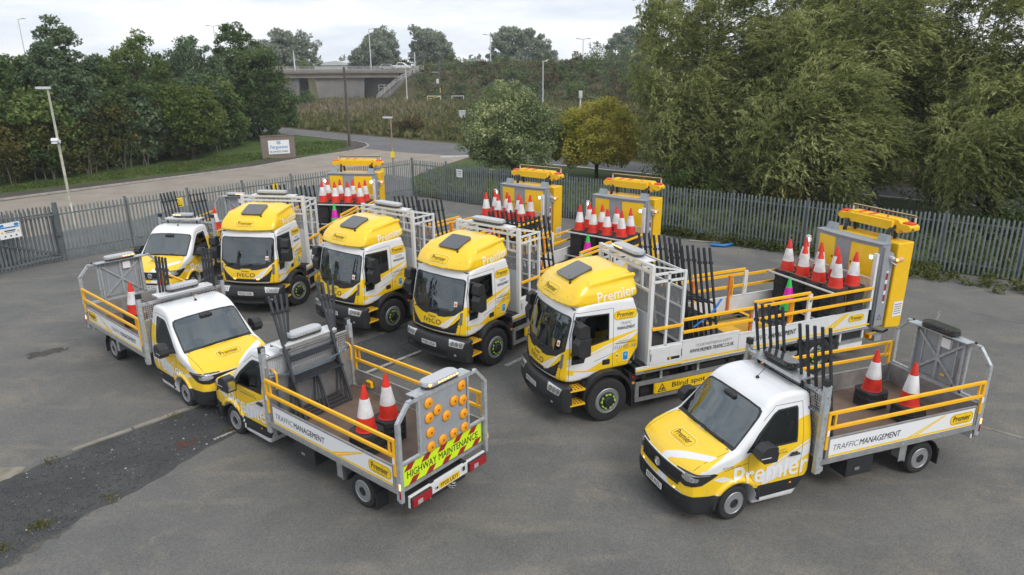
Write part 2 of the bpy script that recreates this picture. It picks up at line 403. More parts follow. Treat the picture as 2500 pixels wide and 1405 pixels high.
class Decal:
    """2-D artwork: layers of polygons and lettering, laid on a plane or draped on a surface"""
    def __init__(s): s.it = []; s.mats = []
    def mi(s, m):
        if m not in s.mats: s.mats.append(m)
        return s.mats.index(m)
    def poly(s, P, m, lay=0): s.it.append(([tuple(p) for p in P], [tuple(range(len(P)))], s.mi(m), lay)); return s
    def ring(s, P, Q, m, lay=0):
        n = len(P); s.it.append((list(P) + list(Q), [(i, (i + 1) % n, n + (i + 1) % n, n + i) for i in range(n)], s.mi(m), lay)); return s
    def text(s, t, x, y, w, h, m, lay=0, bold=0.0, shear=0.0, rot=0.0):
        if bold > 0:
            e = bold * h * .8
            for k, (dx, dy) in enumerate(((-e, 0), (e, 0), (0, e * .6), (0, -e * .6))): s.text(t, x + dx, y + dy, w - 2 * e, h - e, m, lay + .22 * k, 0.0, shear, rot)
            return s
        V, F = text2d(t, bold, shear); X = [p[0] for p in V]; Y = [p[1] for p in V]
        x0, x1, y0, y1 = min(X), max(X), min(Y), max(Y); c, sn = math.cos(rot), math.sin(rot)
        P = [((p[0] - (x0 + x1) / 2) / (x1 - x0) * w, (p[1] - (y0 + y1) / 2) / (y1 - y0) * h) for p in V]
        s.it.append(([(x + a * c - b * sn, y + a * sn + b * c) for a, b in P], F, s.mi(m), lay)); return s
    def pill(s, x, y, w, h, sub=True, yel=True, pale=None):
        r = h * 0.42; T = lambda P: [(x + a, y + b) for a, b in P]
        if pale: s.poly(T(rrect(w * 1.08, h * 1.2, h * 0.5)), pale, 0)
        s.poly(T(rrect(w, h, r)), M_vinyl_y, 1)
        s.ring(T(rrect(w * .955, h * .89, r * .90)), T(rrect(w * .94, h * .855, r * .87)), M_ink, 2)
        s.text('Premier', x, y + h * .06, w * .74, h * .52, M_ink, 3, bold=0.012)
        if sub: s.text('TRAFFIC MANAGEMENT LTD', x, y - h * .34, w * .62, h * .07, M_ink, 3)
        return s
    def geo(s, fn, key=None):
        mb = MB()
        for V, F, m, lay in s.it: mb.add([fn(a, b, 0.003 + 0.0022 * lay) for a, b in V], F, m)
        return mb
    def flat(s, name, O, U, V, parent, key=None):
        if key and key in CACHE: return link(name, CACHE[key], parent)
        O, U, V = Vector(O), Vector(U).normalized(), Vector(V).normalized(); N = U.cross(V)
        me = s.geo(lambda a, b, z: O + U * a + V * b + N * z).mesh(name, s.mats, recalc=False)
        if key: CACHE[key] = me
        return link(name, me, parent)
    def drape(s, name, bvh, O, U, V, parent, key=None, cell=0.07, lift=0.0):
        if key and key in CACHE: return link(name, CACHE[key], parent)
        O, U, V = Vector(O), Vector(U).normalized(), Vector(V).normalized(); N = U.cross(V).normalized()
        bm = bmesh.new(); lv = []
        for P, F, m, lay in s.it:
            vs = [bm.verts.new((a, b, lay)) for a, b in P]
            for f in F:
                try: bm.faces.new([vs[i] for i in f]).material_index = m
                except ValueError: pass
        for k in (0, 1):
            lo = min(q.co[k] for q in bm.verts); hi = max(q.co[k] for q in bm.verts); x = lo + cell
            while x < hi:
                no = [0, 0, 0]; no[k] = 1; co = [0, 0, 0]; co[k] = x
                bmesh.ops.bisect_plane(bm, geom=bm.verts[:] + bm.edges[:] + bm.faces[:], dist=1e-5, plane_co=co, plane_no=no); x += cell
        for q in bm.verts:
            base = O + U * q.co.x + V * q.co.y; h = bvh.ray_cast(base + N * 0.6, -N, 1.6); z = 0.004 + lift + 0.0022 * q.co.z
            q.co = (h[0] + N * z) if h[0] is not None else base + N * z
        me = to_mesh(bm, name, s.mats); bm.free()
        if key: CACHE[key] = me
        return link(name, me, parent)
# ================================================================== ground, roads, structures
RNG = np.random.default_rng(7)
def ground_mat(name, stops, scale, detail=8, rough=0.95, fine=0.35, fscale=60.0, bump=0.25, patch=None, streak=None):
    """mottled ground: broad patches, fine grain, optional second colour in large stains"""
    if name in MATS: return MATS[name]
    m = bpy.data.materials.new(name); m.use_nodes = True; MATS[name] = m
    nt = m.node_tree; N = nt.nodes; L = nt.links; b = N['Principled BSDF']; b.inputs['Roughness'].default_value = rough; b.inputs['Specular IOR Level'].default_value = 0.25
    geo = N.new('ShaderNodeNewGeometry')
    n1 = N.new('ShaderNodeTexNoise'); n1.inputs['Scale'].default_value = scale; n1.inputs['Detail'].default_value = detail; n1.inputs['Roughness'].default_value = 0.62
    L.new(geo.outputs['Position'], n1.inputs['Vector'])
    r1 = N.new('ShaderNodeValToRGB'); cr = r1.color_ramp
    while len(cr.elements) < len(stops): cr.elements.new(0.5)
    for e, (p, c) in zip(cr.elements, stops): e.position = p; e.color = (*c, 1)
    L.new(n1.outputs['Fac'], r1.inputs['Fac']); col = r1.outputs['Color']
    if patch:
        pc, ps, lo, hi = patch; n3 = N.new('ShaderNodeTexNoise'); n3.inputs['Scale'].default_value = ps; n3.inputs['Detail'].default_value = 9; n3.inputs['Roughness'].default_value = .7; n3.inputs['Distortion'].default_value = .6
        L.new(geo.outputs['Position'], n3.inputs['Vector'])
        r3 = N.new('ShaderNodeValToRGB'); r3.color_ramp.elements[0].position = lo; r3.color_ramp.elements[0].color = (0, 0, 0, 1); r3.color_ramp.elements[1].position = hi; r3.color_ramp.elements[1].color = (.8, .8, .8, 1)
        L.new(n3.outputs['Fac'], r3.inputs['Fac']); mx = N.new('ShaderNodeMix'); mx.data_type = 'RGBA'; L.new(r3.outputs['Color'], mx.inputs['Factor']); L.new(col, mx.inputs['A']); mx.inputs['B'].default_value = (*pc, 1); col = mx.outputs['Result']
    if streak:
        sc, ang, sx, lo, hi = streak; mp = N.new('ShaderNodeMapping'); mp.inputs['Rotation'].default_value = (0, 0, ang); mp.inputs['Scale'].default_value = sx
        L.new(geo.outputs['Position'], mp.inputs['Vector']); n4 = N.new('ShaderNodeTexNoise'); n4.inputs['Scale'].default_value = 1.0; n4.inputs['Detail'].default_value = 6; L.new(mp.outputs['Vector'], n4.inputs['Vector'])
        r4 = N.new('ShaderNodeValToRGB'); r4.color_ramp.elements[0].position = lo; r4.color_ramp.elements[0].color = (0, 0, 0, 1); r4.color_ramp.elements[1].position = hi; r4.color_ramp.elements[1].color = (.7, .7, .7, 1)
        L.new(n4.outputs['Fac'], r4.inputs['Fac']); mx = N.new('ShaderNodeMix'); mx.data_type = 'RGBA'; L.new(r4.outputs['Color'], mx.inputs['Factor']); L.new(col, mx.inputs['A']); mx.inputs['B'].default_value = (*sc, 1); col = mx.outputs['Result']
    n2 = N.new('ShaderNodeTexNoise'); n2.inputs['Scale'].default_value = fscale; n2.inputs['Detail'].default_value = 3; L.new(geo.outputs['Position'], n2.inputs['Vector'])
    r2 = N.new('ShaderNodeValToRGB'); r2.color_ramp.elements[0].position = .32; r2.color_ramp.elements[0].color = (1 - fine,) * 3 + (1,); r2.color_ramp.elements[1].position = .68; r2.color_ramp.elements[1].color = (1 + fine,) * 3 + (1,)
    L.new(n2.outputs['Fac'], r2.inputs['Fac']); mu = N.new('ShaderNodeMix'); mu.data_type = 'RGBA'; mu.blend_type = 'MULTIPLY'; mu.inputs['Factor'].default_value = 1.0; mu.clamp_result = False
    L.new(col, mu.inputs['A']); L.new(r2.outputs['Color'], mu.inputs['B']); L.new(mu.outputs['Result'], b.inputs['Base Color'])
    if bump:
        bp = N.new('ShaderNodeBump'); bp.inputs['Strength'].default_value = bump; bp.inputs['Distance'].default_value = .02; L.new(n2.outputs['Fac'], bp.inputs['Height']); L.new(bp.outputs['Normal'], b.inputs['Normal'])
    return m
M_soil = ground_mat('rough_ground', [(.3, (.05, .048, .022)), (.5, (.085, .08, .034)), (.7, (.12, .10, .05))], .35, fine=.4, fscale=9)
M_yard = ground_mat('old_asphalt', [(.28, (.104, .104, .101)), (.48, (.136, .135, .130)), (.62, (.156, .153, .144)), (.75, (.180, .172, .156))], .42, fine=.24, fscale=42, bump=.35, patch=((.225, .20, .162), .50, .54, .72), streak=((.22, .20, .168), .42, (.45, 1.5, 1), .55, .75))
M_road = ground_mat('road_asphalt', [(.3, (.115, .116, .118)), (.7, (.155, .155, .155))], .3, fine=.25, fscale=25, bump=.1)
M_path = ground_mat('path_asphalt', [(.3, (.060, .052, .046)), (.7, (.095, .08, .07))], .6, fine=.3, fscale=30, bump=.1)
M_beige = ground_mat('concrete_road', [(.3, (.235, .205, .172)), (.6, (.30, .265, .225)), (.8, (.34, .30, .26))], .5, fine=.15, fscale=18, bump=.1)
M_gravel = ground_mat('dark_gravel', [(.3, (.05, .052, .054)), (.6, (.078, .08, .081)), (.8, (.105, .104, .10))], .8, fine=.75, fscale=55, bump=.9, patch=((.10, .06, .045), .6, .68, .8))
M_lawn = ground_mat('mown_grass', [(.3, (.038, .068, .012)), (.5, (.058, .098, .018)), (.7, (.085, .12, .026))], .45, fine=.4, fscale=14, bump=.4)
M_kerb = mat('kerb_concrete', (.36, .34, .31), .9, noise=.2, nscale=3)
M_moss = ground_mat('moss', [(.3, (.06, .06, .02)), (.7, (.12, .12, .03))], 2.0, fine=.5, fscale=30)
M_conc = mat('bridge_concrete', (.235, .205, .175), .9, noise=.18, nscale=.35)
M_concd = mat('weathered_concrete', (.25, .235, .215), .9, dirt=(.14, .14, .145), nscale=.22)
M_paintw = mat('worn_road_paint', (.42, .42, .41), .85, dirt=(.2, .2, .195), nscale=9)

def sheet(name, pts, z, m, kind='structure', rough_edge=0.0, step=.35, seed=1):
    """flat polygon; with rough_edge its outline wanders a little"""
    P = [Vector((x, y, 0)) for x, y in pts]
    if rough_edge:
        r = random.Random(seed); Q = []
        for i, a in enumerate(P):
            b = P[(i + 1) % len(P)]; d = b - a; n = max(1, int(d.length / step)); nn = Vector((-d.y, d.x, 0)).normalized()
            for k in range(n): Q.append(a + d * (k / n) + nn * r.uniform(-rough_edge, rough_edge))
        P = Q
    bm = bmesh.new(); vs = [bm.verts.new((p.x, p.y, z)) for p in P]; es = [bm.edges.new((vs[i], vs[(i + 1) % len(vs)])) for i in range(len(vs))]
    bmesh.ops.triangle_fill(bm, edges=es, use_beauty=True); bmesh.ops.recalc_face_normals(bm, faces=bm.faces)
    for f in bm.faces:
        if f.normal.z < 0: f.normal_flip()
    me = to_mesh(bm, name, [m]); bm.free(); o = link(name, me); return tag(o, kind=kind)

# the ground itself, rising into the road embankment in the distance
def embank(X, Y):
    base = np.interp(X, [-400, -75, -60, -24, 13, 27, 60, 140, 400], [230, 180, 172, 168, 156, 138, 112, 90, 60])
    t = np.clip((Y - base) / np.interp(X, [-60, -24, 10, 40], [10, 12, 22, 26]), 0, 1); h = t * t * (3 - 2 * t)
    H = np.interp(X, [-80, -30, -18, 5, 30, 60], [6.6, 6.6, 6.6, 7.0, 7.4, 8.0])
    gap = np.clip((np.abs(X + 42.5) - 12.5) / 6.0, 0, 1)            # the opening under the bridge
    return h * H * gap
def make_ground():
    xs = np.concatenate([[-320], np.arange(-200, 201, 5.0), [320]]); ys = np.concatenate([[-80, -20, 40, 70, 85], np.arange(95, 221, 4.0), [260, 340, 450]])
    X, Y = np.meshgrid(xs, ys, indexing='ij'); Z = embank(X, Y); Z[(X < -18) & (X > -67) & (Y > 168)] *= 1
    V = np.stack([X, Y, Z], -1).reshape(-1, 3); n, k = X.shape; I = np.arange(n * k).reshape(n, k)
    F = np.stack([I[:-1, :-1], I[1:, :-1], I[1:, 1:], I[:-1, 1:]], -1).reshape(-1, 4)
    tag(link('ground', npmesh('ground', V, F, [M_soil], smooth=True)), kind='structure')
make_ground()
FL = [(-18.97, 28.71), (-6.25, 43.8)]; FR = [(-6.25, 43.8), (7.4, 33.1), (12.5, 29.2), (18.7, 24.8), (31, 16.4)]
sheet('concrete_road', [(-62, -6), (-31.3, 42.9), (-20.9, 57.05), (-18.1, 63.5), (-15.6, 67.4), (-14.65, 69.8), (-14.55, 72.3), (-15.3, 74.7), (-16.8, 76.9), (-14, 78), (-8, 66), (-3.6, 63.6), (-6.1, 56), (-7.4, 51), (-6.2, 43.9), (-19.2, 28.6), (-50, -22)], .004, M_beige)
sheet('access_road', [(-22.2, 34.8), (-20.2, 37.2), (-19.2, 41.2), (-17.6, 43.9), (-13.6, 47.6), (-9.6, 53.2), (-7.4, 51.2), (-6.2, 43.9), (-19.0, 28.7), (-42, -12), (-52, -6)], .008, M_road, rough_edge=.06)
sheet('yard', [FL[0], FL[1], FR[1], FR[2], FR[3], FR[4], (70, -12), (70, -40), (-70, -40), (-36, -2), (-21.2, 25.0)], .012, M_yard)
sheet('main_road', [(-140, 190), (-60, 121), (-31.3, 96.4), (-19.7, 86.1), (-11.2, 78.7), (-3, 72), (3.5, 66), (10.5, 58.6), (22.5, 48.2), (46, 28), (110, -22), (104, -28), (45, 22.6), (20.8, 43.6), (4, 57.1), (-3.6, 63.5), (-11.2, 67.5), (-14.5, 70.4), (-14.6, 72.4), (-15.3, 74.8), (-16.9, 77), (-25.6, 84.5), (-55, 110), (-136, 178)], .016, M_road, rough_edge=.05, step=1.2)
def ribbon(name, pts, w, z0, z1, m, kind='structure', gap=0.0, jitter=0.0, seed=3):
    mb = MB(); r = random.Random(seed)
    for a, b in zip(pts[:-1], pts[1:]):
        a = Vector((*a, (z0 + z1) / 2)); b = Vector((*b, (z0 + z1) / 2)); L = (b - a).length; n = max(1, int(L / .92)) if gap else 1
        for i in range(n):
            if gap and r.random() < jitter: continue
            p = a + (b - a) * (i / n); q = a + (b - a) * ((i + 1 - gap) / n); mb.bar(p, q, w * (r.uniform(.85, 1.1) if gap else 1), z1 - z0, 0)
    return tag(link(name, mb.mesh(name, [m])), kind=kind)
KERB = [(-62, 2.2), (-31.76, 43.08), (-20.89, 57.12), (-18.0, 63.58), (-15.54, 67.49), (-14.64, 69.82), (-14.53, 72.37), (-15.29, 74.76), (-16.74, 76.92), (-25.5, 84.6), (-55, 110.2)]
ribbon('kerb', KERB, .14, 0, .12, M_kerb)
sheet('footpath', [(-62.1, 2.3), (-31.85, 43.15), (-20.98, 57.18), (-18.1, 63.62), (-15.62, 67.5), (-14.72, 69.85), (-14.62, 72.35), (-15.37, 74.72), (-16.8, 76.85), (-17.6, 76.0), (-17.2, 73.6), (-16.2, 71.0), (-16.5, 66.6), (-18.4, 63.9), (-21.5, 60.4), (-24.0, 55.0), (-33.0, 44.85), (-64, 3)], .105, M_path)
sheet('grass_verge', [(-64.1, 3), (-33.05, 44.9), (-24.05, 55.05), (-21.55, 60.45), (-18.45, 63.95), (-16.55, 66.65), (-16.25, 71.0), (-17.25, 73.6), (-17.65, 76.0), (-25.5, 84.3), (-55, 109.5), (-75, 110), (-90, 30)], .100, M_lawn)
sheet('grass_bank', [(-7.3, 51.2), (-6.15, 55.9), (-3.4, 61.5), (1.0, 58.9), (4, 56.4), (20.6, 43.0), (45, 22.0), (36, 13.5), (31.1, 16.6), (18.8, 25.0), (12.6, 29.4), (7.5, 33.3), (-6.1, 44.0)], .012, M_lawn, rough_edge=.05)
ribbon('kerb', [(-6.3, 62.9), (-3.6, 63.35), (-1.7, 60.9), (1.8, 58.4), (8.1, 53.4), (20.8, 43.4), (46, 22.2)], .40, 0, .10, mat('pale_kerb', (.52, .51, .49), .9, noise=.15, nscale=2))
# gravel strip between the two halves of the yard with its broken concrete edging
GU = [(-12.2, 9.4), (-10.3, 11.79), (-9.35, 13.14), (-8.53, 14.09), (-7.66, 15.06), (-7.11, 15.93), (-4.71, 18.92), (-3.22, 20.79), (-2.19, 21.97)]
GL = [(-.85, 20.41), (-2.46, 18.51), (-3.85, 16.93), (-6.13, 13.91), (-6.6, 13.29), (-6.84, 12.64), (-7.22, 11.66), (-7.8, 10.97), (-7.97, 10.38), (-8.19, 10.12), (-8.3, 9.6), (-9.4, 7.6)]
sheet('gravel_strip', GU + GL, .018, M_gravel, rough_edge=.05, step=.22)
ribbon('edging', [(x - .05, y + .03) for x, y in GU], .13, .0, .045, mat('edging_concrete', (.27, .25, .215), .95, dirt=(.16, .15, .12), nscale=3), gap=.04, jitter=.08)
ribbon('edging', [(-7.25, 12.7), (-6.55, 13.6), (-5.9, 14.4)], .07, .0, .03, M_kerb, gap=.12, jitter=.35, seed=8)
ribbon('edging', [(-3.9, 17.05), (-2.5, 18.65), (-.95, 20.45)], .10, .0, .03, M_kerb, gap=.05, jitter=.1, seed=5)
sheet('bay_marking', [(-.24, 17.5), (.81, 18.66), (.90, 18.58), (-.14, 17.41)], .018, M_paintw, rough_edge=.012, step=.08)
sheet('concrete_patch', [(-10.6, 12.5), (-10.0, 12.56), (-9.9, 12.3), (-10.15, 11.98), (-10.7, 11.6)], .026, mat('patch_concrete', (.25, .225, .18), .95, dirt=(.15, .14, .1), nscale=4), rough_edge=.03, step=.1)
for q in ([(-8.1, 10.9), (-7.75, 11.3), (-7.95, 10.3), (-8.3, 9.6), (-8.7, 9.4), (-8.6, 10.1)],):
    sheet('wet_asphalt', q, .017, ground_mat('damp_asphalt', [(.3, (.06, .057, .05)), (.7, (.10, .095, .08))], 1.5, fine=.3, fscale=30, rough=.6), rough_edge=.10, step=.12)
sheet('oil_stain', [(-13.9, 18.4), (-13.4, 18.9), (-12.9, 18.95), (-13.1, 18.5), (-13.5, 18.2)], .018, ground_mat('oily_asphalt', [(.3, (.05, .048, .044)), (.7, (.09, .085, .08))], 2, fine=.3, fscale=30), rough_edge=.12, step=.12)
sheet('rust_stain', [(-7.35, 13.45), (-6.95, 13.65), (-6.8, 13.5), (-7.1, 13.2)], .024, mat('rusty_gravel', (.085, .035, .025), .95, noise=.4, nscale=20), rough_edge=.06, step=.06)
ribbon('yard_joint', [(9.2, 15.1), (10.4, 14.0), (12.5, 12.2)], .09, 0, .022, mat('joint_concrete', (.24, .225, .19), .95, dirt=(.12, .12, .07), nscale=5), gap=.03, jitter=.05)

# ------------------------------------------------------------------ foliage
def leaf_mat(name, a, b, c, trans=0.38, rough=.6):
    if name in MATS: return MATS[name]
    m = bpy.data.materials.new(name); m.use_nodes = True; MATS[name] = m
    nt = m.node_tree; N = nt.nodes; L = nt.links; p = N['Principled BSDF']; out = N['Material Output']; p.inputs['Roughness'].default_value = rough; p.inputs['Specular IOR Level'].default_value = .3
    geo = N.new('ShaderNodeNewGeometry'); r = N.new('ShaderNodeValToRGB'); e = r.color_ramp.elements; e[0].position = 0; e[0].color = (*a, 1); e[1].position = 1; e[1].color = (*c, 1); x = r.color_ramp.elements.new(.5); x.color = (*b, 1)
    nz = N.new('ShaderNodeTexNoise'); nz.inputs['Scale'].default_value = .45; nz.inputs['Detail'].default_value = 3; L.new(geo.outputs['Position'], nz.inputs['Vector'])
    ma = N.new('ShaderNodeMath'); ma.operation = 'MULTIPLY_ADD'; ma.inputs[1].default_value = .55; L.new(geo.outputs['Random Per Island'], ma.inputs[0])
    mb = N.new('ShaderNodeMath'); mb.operation = 'MULTIPLY_ADD'; mb.inputs[1].default_value = 1.6; mb.inputs[2].default_value = -.55; L.new(nz.outputs['Fac'], mb.inputs[0]); L.new(mb.outputs[0], ma.inputs[2])
    L.new(ma.outputs[0], r.inputs['Fac']); L.new(r.outputs['Color'], p.inputs['Base Color'])
    t = N.new('ShaderNodeBsdfTranslucent'); L.new(r.outputs['Color'], t.inputs['Color']); mx = N.new('ShaderNodeMixShader'); mx.inputs['Fac'].default_value = trans
    L.new(p.outputs['BSDF'], mx.inputs[1]); L.new(t.outputs['BSDF'], mx.inputs[2]); L.new(mx.outputs['Shader'], out.inputs['Surface'])
    return m
M_bark = mat('bark', (.055, .045, .034), .95, noise=.35, nscale=4)
M_barkp = mat('pale_bark', (.13, .115, .09), .95, noise=.3, nscale=4)
def cards(C, D, N, ln, wd):
    """rhombic leaves: centres C, long axes D, normals N"""
    D = D / np.linalg.norm(D, axis=1, keepdims=True); S = np.cross(D, N); S /= np.maximum(np.linalg.norm(S, axis=1, keepdims=True), 1e-6)
    ln = np.asarray(ln).reshape(-1, 1) if np.ndim(ln) else ln; wd = np.asarray(wd).reshape(-1, 1) if np.ndim(wd) else wd
    V = np.stack([C - D * ln * .5, C - D * ln * .05 + S * wd * .5, C + D * ln * .5, C - D * ln * .05 - S * wd * .5], 1).reshape(-1, 3)
    return V, np.arange(len(V)).reshape(-1, 4)
def unit(rng, n):
    v = rng.normal(size=(n, 3)); return v / np.linalg.norm(v, axis=1, keepdims=True)
def crown_pts(rng, n, R, H, zc, lump=.35, shell=.55, low=.0):
    """clump centres through an uneven crown: R radius, H half height"""
    d = unit(rng, n * 2); d = d[d[:, 2] > -.75][:n]; k = rng.normal(size=(5, 3)); ph = rng.uniform(0, 6.28, 5)
    w = sum(np.sin(d @ (k[i] * 2.2) + ph[i]) for i in range(5)) / 5
    r = (shell + (1 - shell) * rng.uniform(0, 1, len(d)) ** .5) * (1 + lump * w)
    P = d * r[:, None]; P[:, 0] *= R; P[:, 1] *= R; P[:, 2] = P[:, 2] * H + zc
    return P
def crown_mesh(rng, clumps, per, rad_, leaf, asp, mats, droop=0.0, wind=(0, 0, 0), flat=.55, name='crown'):
    n = len(clumps); C = np.repeat(clumps, per, 0); o = unit(rng, n * per); o *= (rng.uniform(.25, 1, (n * per, 1)) ** .6) * np.repeat(rng.uniform(.6, 1.25, n) * rad_, per)[:, None]; o[:, 2] *= .75
    C = C + o; D = unit(rng, n * per) * .8 + o / rad_ * .7 + np.array(wind); D[:, 2] -= droop
    Nn = unit(rng, n * per) * (1 - flat) + np.array([0, 0, 1]) * flat + o / rad_ * .35
    s = rng.uniform(.6, 1.25, n * per) * leaf; V, F = cards(C, D, Nn, s, s * asp)
    return npmesh(name, V, F, mats)
def limbs(name, base, top, r, branches, rng, spread, m, lean=(0, 0), forks=1):
    mb = MB(); bx, by = base
    for k in range(forks):
        ox = 0 if forks == 1 else spread * .28 * math.cos(6.28 * k / forks + 1); oy = 0 if forks == 1 else spread * .28 * math.sin(6.28 * k / forks + 1)
        pts = [Vector((bx + (ox + lean[0]) * t + rng.uniform(-.08, .08) * spread * t, by + (oy + lean[1]) * t + rng.uniform(-.08, .08) * spread * t, top * t)) for t in (0, .18, .38, .6, .8, 1)]
        mb.tube(pts, r / (1 if forks == 1 else forks ** .5), 8, 0, r2=r * .18)
        for _ in range(branches):
            i = int(rng.integers(1, 5)); p = pts[i]; a = rng.uniform(0, 6.28); L = spread * rng.uniform(.5, 1.0) * (1.15 - .12 * i); e = p + Vector((math.cos(a) * L, math.sin(a) * L, L * rng.uniform(.25, .9))); mid = p.lerp(e, .5) + Vector((0, 0, L * .10)); rr = r * (.42 - .05 * i)
            mb.tube([p, mid, e], rr, 5, 0, r2=rr * .25)
    return mb.mesh(name, [m], smooth=50)
def tree(name, label, x, y, h, R, mats, seed, clumps=90, per=55, leaf=.34, asp=.62, low=.25, lump=.4, rad_=.9, trunk=.16, forks=1, lean=(0, 0), group=None, wind=(0, 0, 0), droop=0.0, shell=.5, z0=0.0, bark=None, peak=0.0, flat=.5, category='tree', branches=9):
    rng = np.random.default_rng(seed); t = thing(name, label, category, (x, y, z0), 0, group)
    zc = h * (1 + low) / 2; H = h * (1 - low) / 2; clumps = int(clumps * 1.25); per = int(per * 1.5); P = crown_pts(rng, clumps, R, H, zc, lump, shell)
    P[:, 2] *= min(1.0, (h - rad_ * .55) / P[:, 2].max())
    if peak: q = np.clip((P[:, 2] - zc) / H, 0, 1); P[:, :2] *= (1 - peak * q)[:, None]
    P[:, 0] += lean[0] * P[:, 2] / h; P[:, 1] += lean[1] * P[:, 2] / h
    link('crown', crown_mesh(rng, P, per, rad_, leaf, asp, mats, droop, wind, flat), t)
    link('trunk', limbs('trunk', (0, 0), h * .82, trunk, branches, rng, R * .75, bark or M_bark, lean, forks), t)
    return t
def bush(name, label, x, y, h, R, mats, seed, clumps=40, per=50, leaf=.28, asp=.5, group=None, z0=0.0, Ry=None, category='bush', lump=.3):
    rng = np.random.default_rng(seed); d = unit(rng, clumps * 3); d = d[d[:, 2] > -.15][:clumps]; r = rng.uniform(.55, 1, (len(d), 1)) * (1 + lump * np.sin(d @ rng.normal(size=(3, 1)) * 3)); P = d * r; P[:, 0] *= R * .85; P[:, 1] *= (Ry or R) * .85; P[:, 2] = np.abs(P[:, 2]) * h * .85 + .05
    me = crown_mesh(rng, P, per, max(.25, h * .26), leaf, asp, mats, name=name); V = np.zeros(len(me.vertices) * 3); me.vertices.foreach_get('co', V); V = V.reshape(-1, 3); V[:, 2] = np.maximum(V[:, 2], .01); me.vertices.foreach_set('co', V.ravel().astype(np.float32))
    return tag(link(name, me, None, (x, y, z0)), label, category, group)
# ------------------------------------------------------------------ trees and scrub
L_dark = leaf_mat('leaf_dark_green', (0.041, 0.077, 0.026), (0.082, 0.139, 0.041), (0.18, 0.236, 0.077))
L_blue = leaf_mat('leaf_grey_green', (0.056, 0.101, 0.05), (0.116, 0.176, 0.091), (0.214, 0.277, 0.139))
L_mid = leaf_mat('leaf_mid_green', (0.053, 0.092, 0.022), (0.111, 0.173, 0.04), (0.231, 0.276, 0.085))
L_hedge = leaf_mat('leaf_hawthorn', (0.032, 0.047, 0.013), (0.081, 0.094, 0.022), (0.207, 0.176, 0.04))
L_lime = leaf_mat('leaf_yellow_green', (0.048, 0.083, 0.015), (0.102, 0.15, 0.027), (0.195, 0.232, 0.053))
L_willow = leaf_mat('leaf_willow', (.06, .08, .022), (.215, .25, .072), (.52, .54, .23), trans=.45)
L_sallow = leaf_mat('leaf_sallow', (0.074, 0.11, 0.042), (0.184, 0.232, 0.095), (0.58, 0.606, 0.316), trans=.25)
L_gold = leaf_mat('leaf_golden', (.20, .23, .035), (.44, .42, .065), (.68, .53, .13), trans=.4)
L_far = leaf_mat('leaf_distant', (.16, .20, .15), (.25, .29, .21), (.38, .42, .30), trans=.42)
L_scrub = leaf_mat('leaf_scrub', (0.049, 0.073, 0.029), (0.106, 0.126, 0.044), (0.214, 0.194, 0.072))
L_rust = leaf_mat('leaf_bramble_brown', (.055, .045, .018), (.115, .09, .034), (.19, .14, .05))
L_grass = leaf_mat('dry_grass', (0.07, 0.075, 0.028), (0.15, 0.135, 0.06), (0.28, 0.235, 0.13), trans=.2)
L_pink = leaf_mat('fireweed', (.13, .115, .07), (.21, .165, .115), (.28, .22, .16), trans=.2)
L_weed = leaf_mat('leaf_weed', (0.039, 0.058, 0.013), (0.085, 0.111, 0.023), (0.182, 0.169, 0.052))

G_L = 'trees of the wood behind the hedge'
TW = 1
tree('dark_tree', 'tall spiky-topped grey green tree rising highest over the hedge near the lamp post', -34.3, 56, 11.6, 3.3, [L_blue], 11, 230, 55, .25, peak=.62, low=.05, rad_=.55, lump=.6)
tree('dark_tree', 'dark tree at the picture edge beyond the tall spiky-topped tree', -39.0, 55, 9.6, 3.6, [L_dark], 12, 190, 52, .26, low=.0, rad_=.6, lump=.6)
tree('dark_tree', 'dark round-shouldered tree between the spiky-topped tree and the pale open one', -33.2, 60, 8.9, 3.0, [L_dark], 13, 180, 52, .26, peak=.25, low=.0, rad_=.6, lump=.6)
tree('pale_tree', 'pale open-crowned tree with a gap of sky on each side above the hedge', -33.2, 65, 11.0, 3.4, [L_mid], 14, 200, 46, .25, low=.0, lump=.75, peak=.4, rad_=.55)
tree('lime_tree', 'yellow green bushy tree standing out in the middle of the hedge row', -27.9, 62, 6.6, 2.6, [L_lime], 15, 90, 75, .26, low=.1)
tree('grey_tree', 'grey green slender-topped tree beside the tallest dark tree of the wood', -32.6, 74, 10.8, 3.8, [L_blue, L_mid], 16, 220, 50, .27, low=.0, peak=.3, rad_=.6, lump=.6)
tree('dark_tree', 'tallest dark tree of the wood, upright twigs against the sky', -31.2, 82, 12.6, 4.3, [L_dark], 17, 280, 52, .27, low=-.05, lump=.7, peak=.4, rad_=.6)
tree('dark_tree', 'dense dark tree overhanging the road beside the brick sign wall', -28.2, 80, 9.8, 4.2, [L_dark], 18, 190, 75, .32, low=-.12, lump=.3)
tree('grey_tree', 'low grey green tree in the dip between hedge and pale open tree', -30.5, 68, 7.6, 3.0, [L_blue], 19, 170, 50, .26, low=.0, rad_=.6, lump=.6)
for i, (x, y, h, R, m) in enumerate([(-41, 62, 9.0, 3.6, L_dark), (-38.5, 66, 8.6, 3.6, L_mid), (-37, 72, 8.8, 3.8, L_dark), (-37.5, 79, 9.0, 4.0, L_blue), (-36, 86, 9.5, 4.2, L_dark), (-44, 56, 8.8, 3.6, L_mid), (-38.5, 50, 7.6, 3.4, L_dark), (-35.0, 53, 6.8, 3.0, L_mid), (-31.6, 60, 6.6, 2.8, L_blue), (-30.2, 64.5, 6.8, 2.8, L_dark), (-29.6, 71, 7.2, 3.0, L_mid), (-33.5, 57, 7.4, 2.8, L_mid)]):
    tree('wood_tree', 'tree in the crowded second row of the wood behind the hedge', x, y, h, R, [m], 30 + i, 130, 48, .36, low=-.05, group=G_L, lump=.55, rad_=.75)
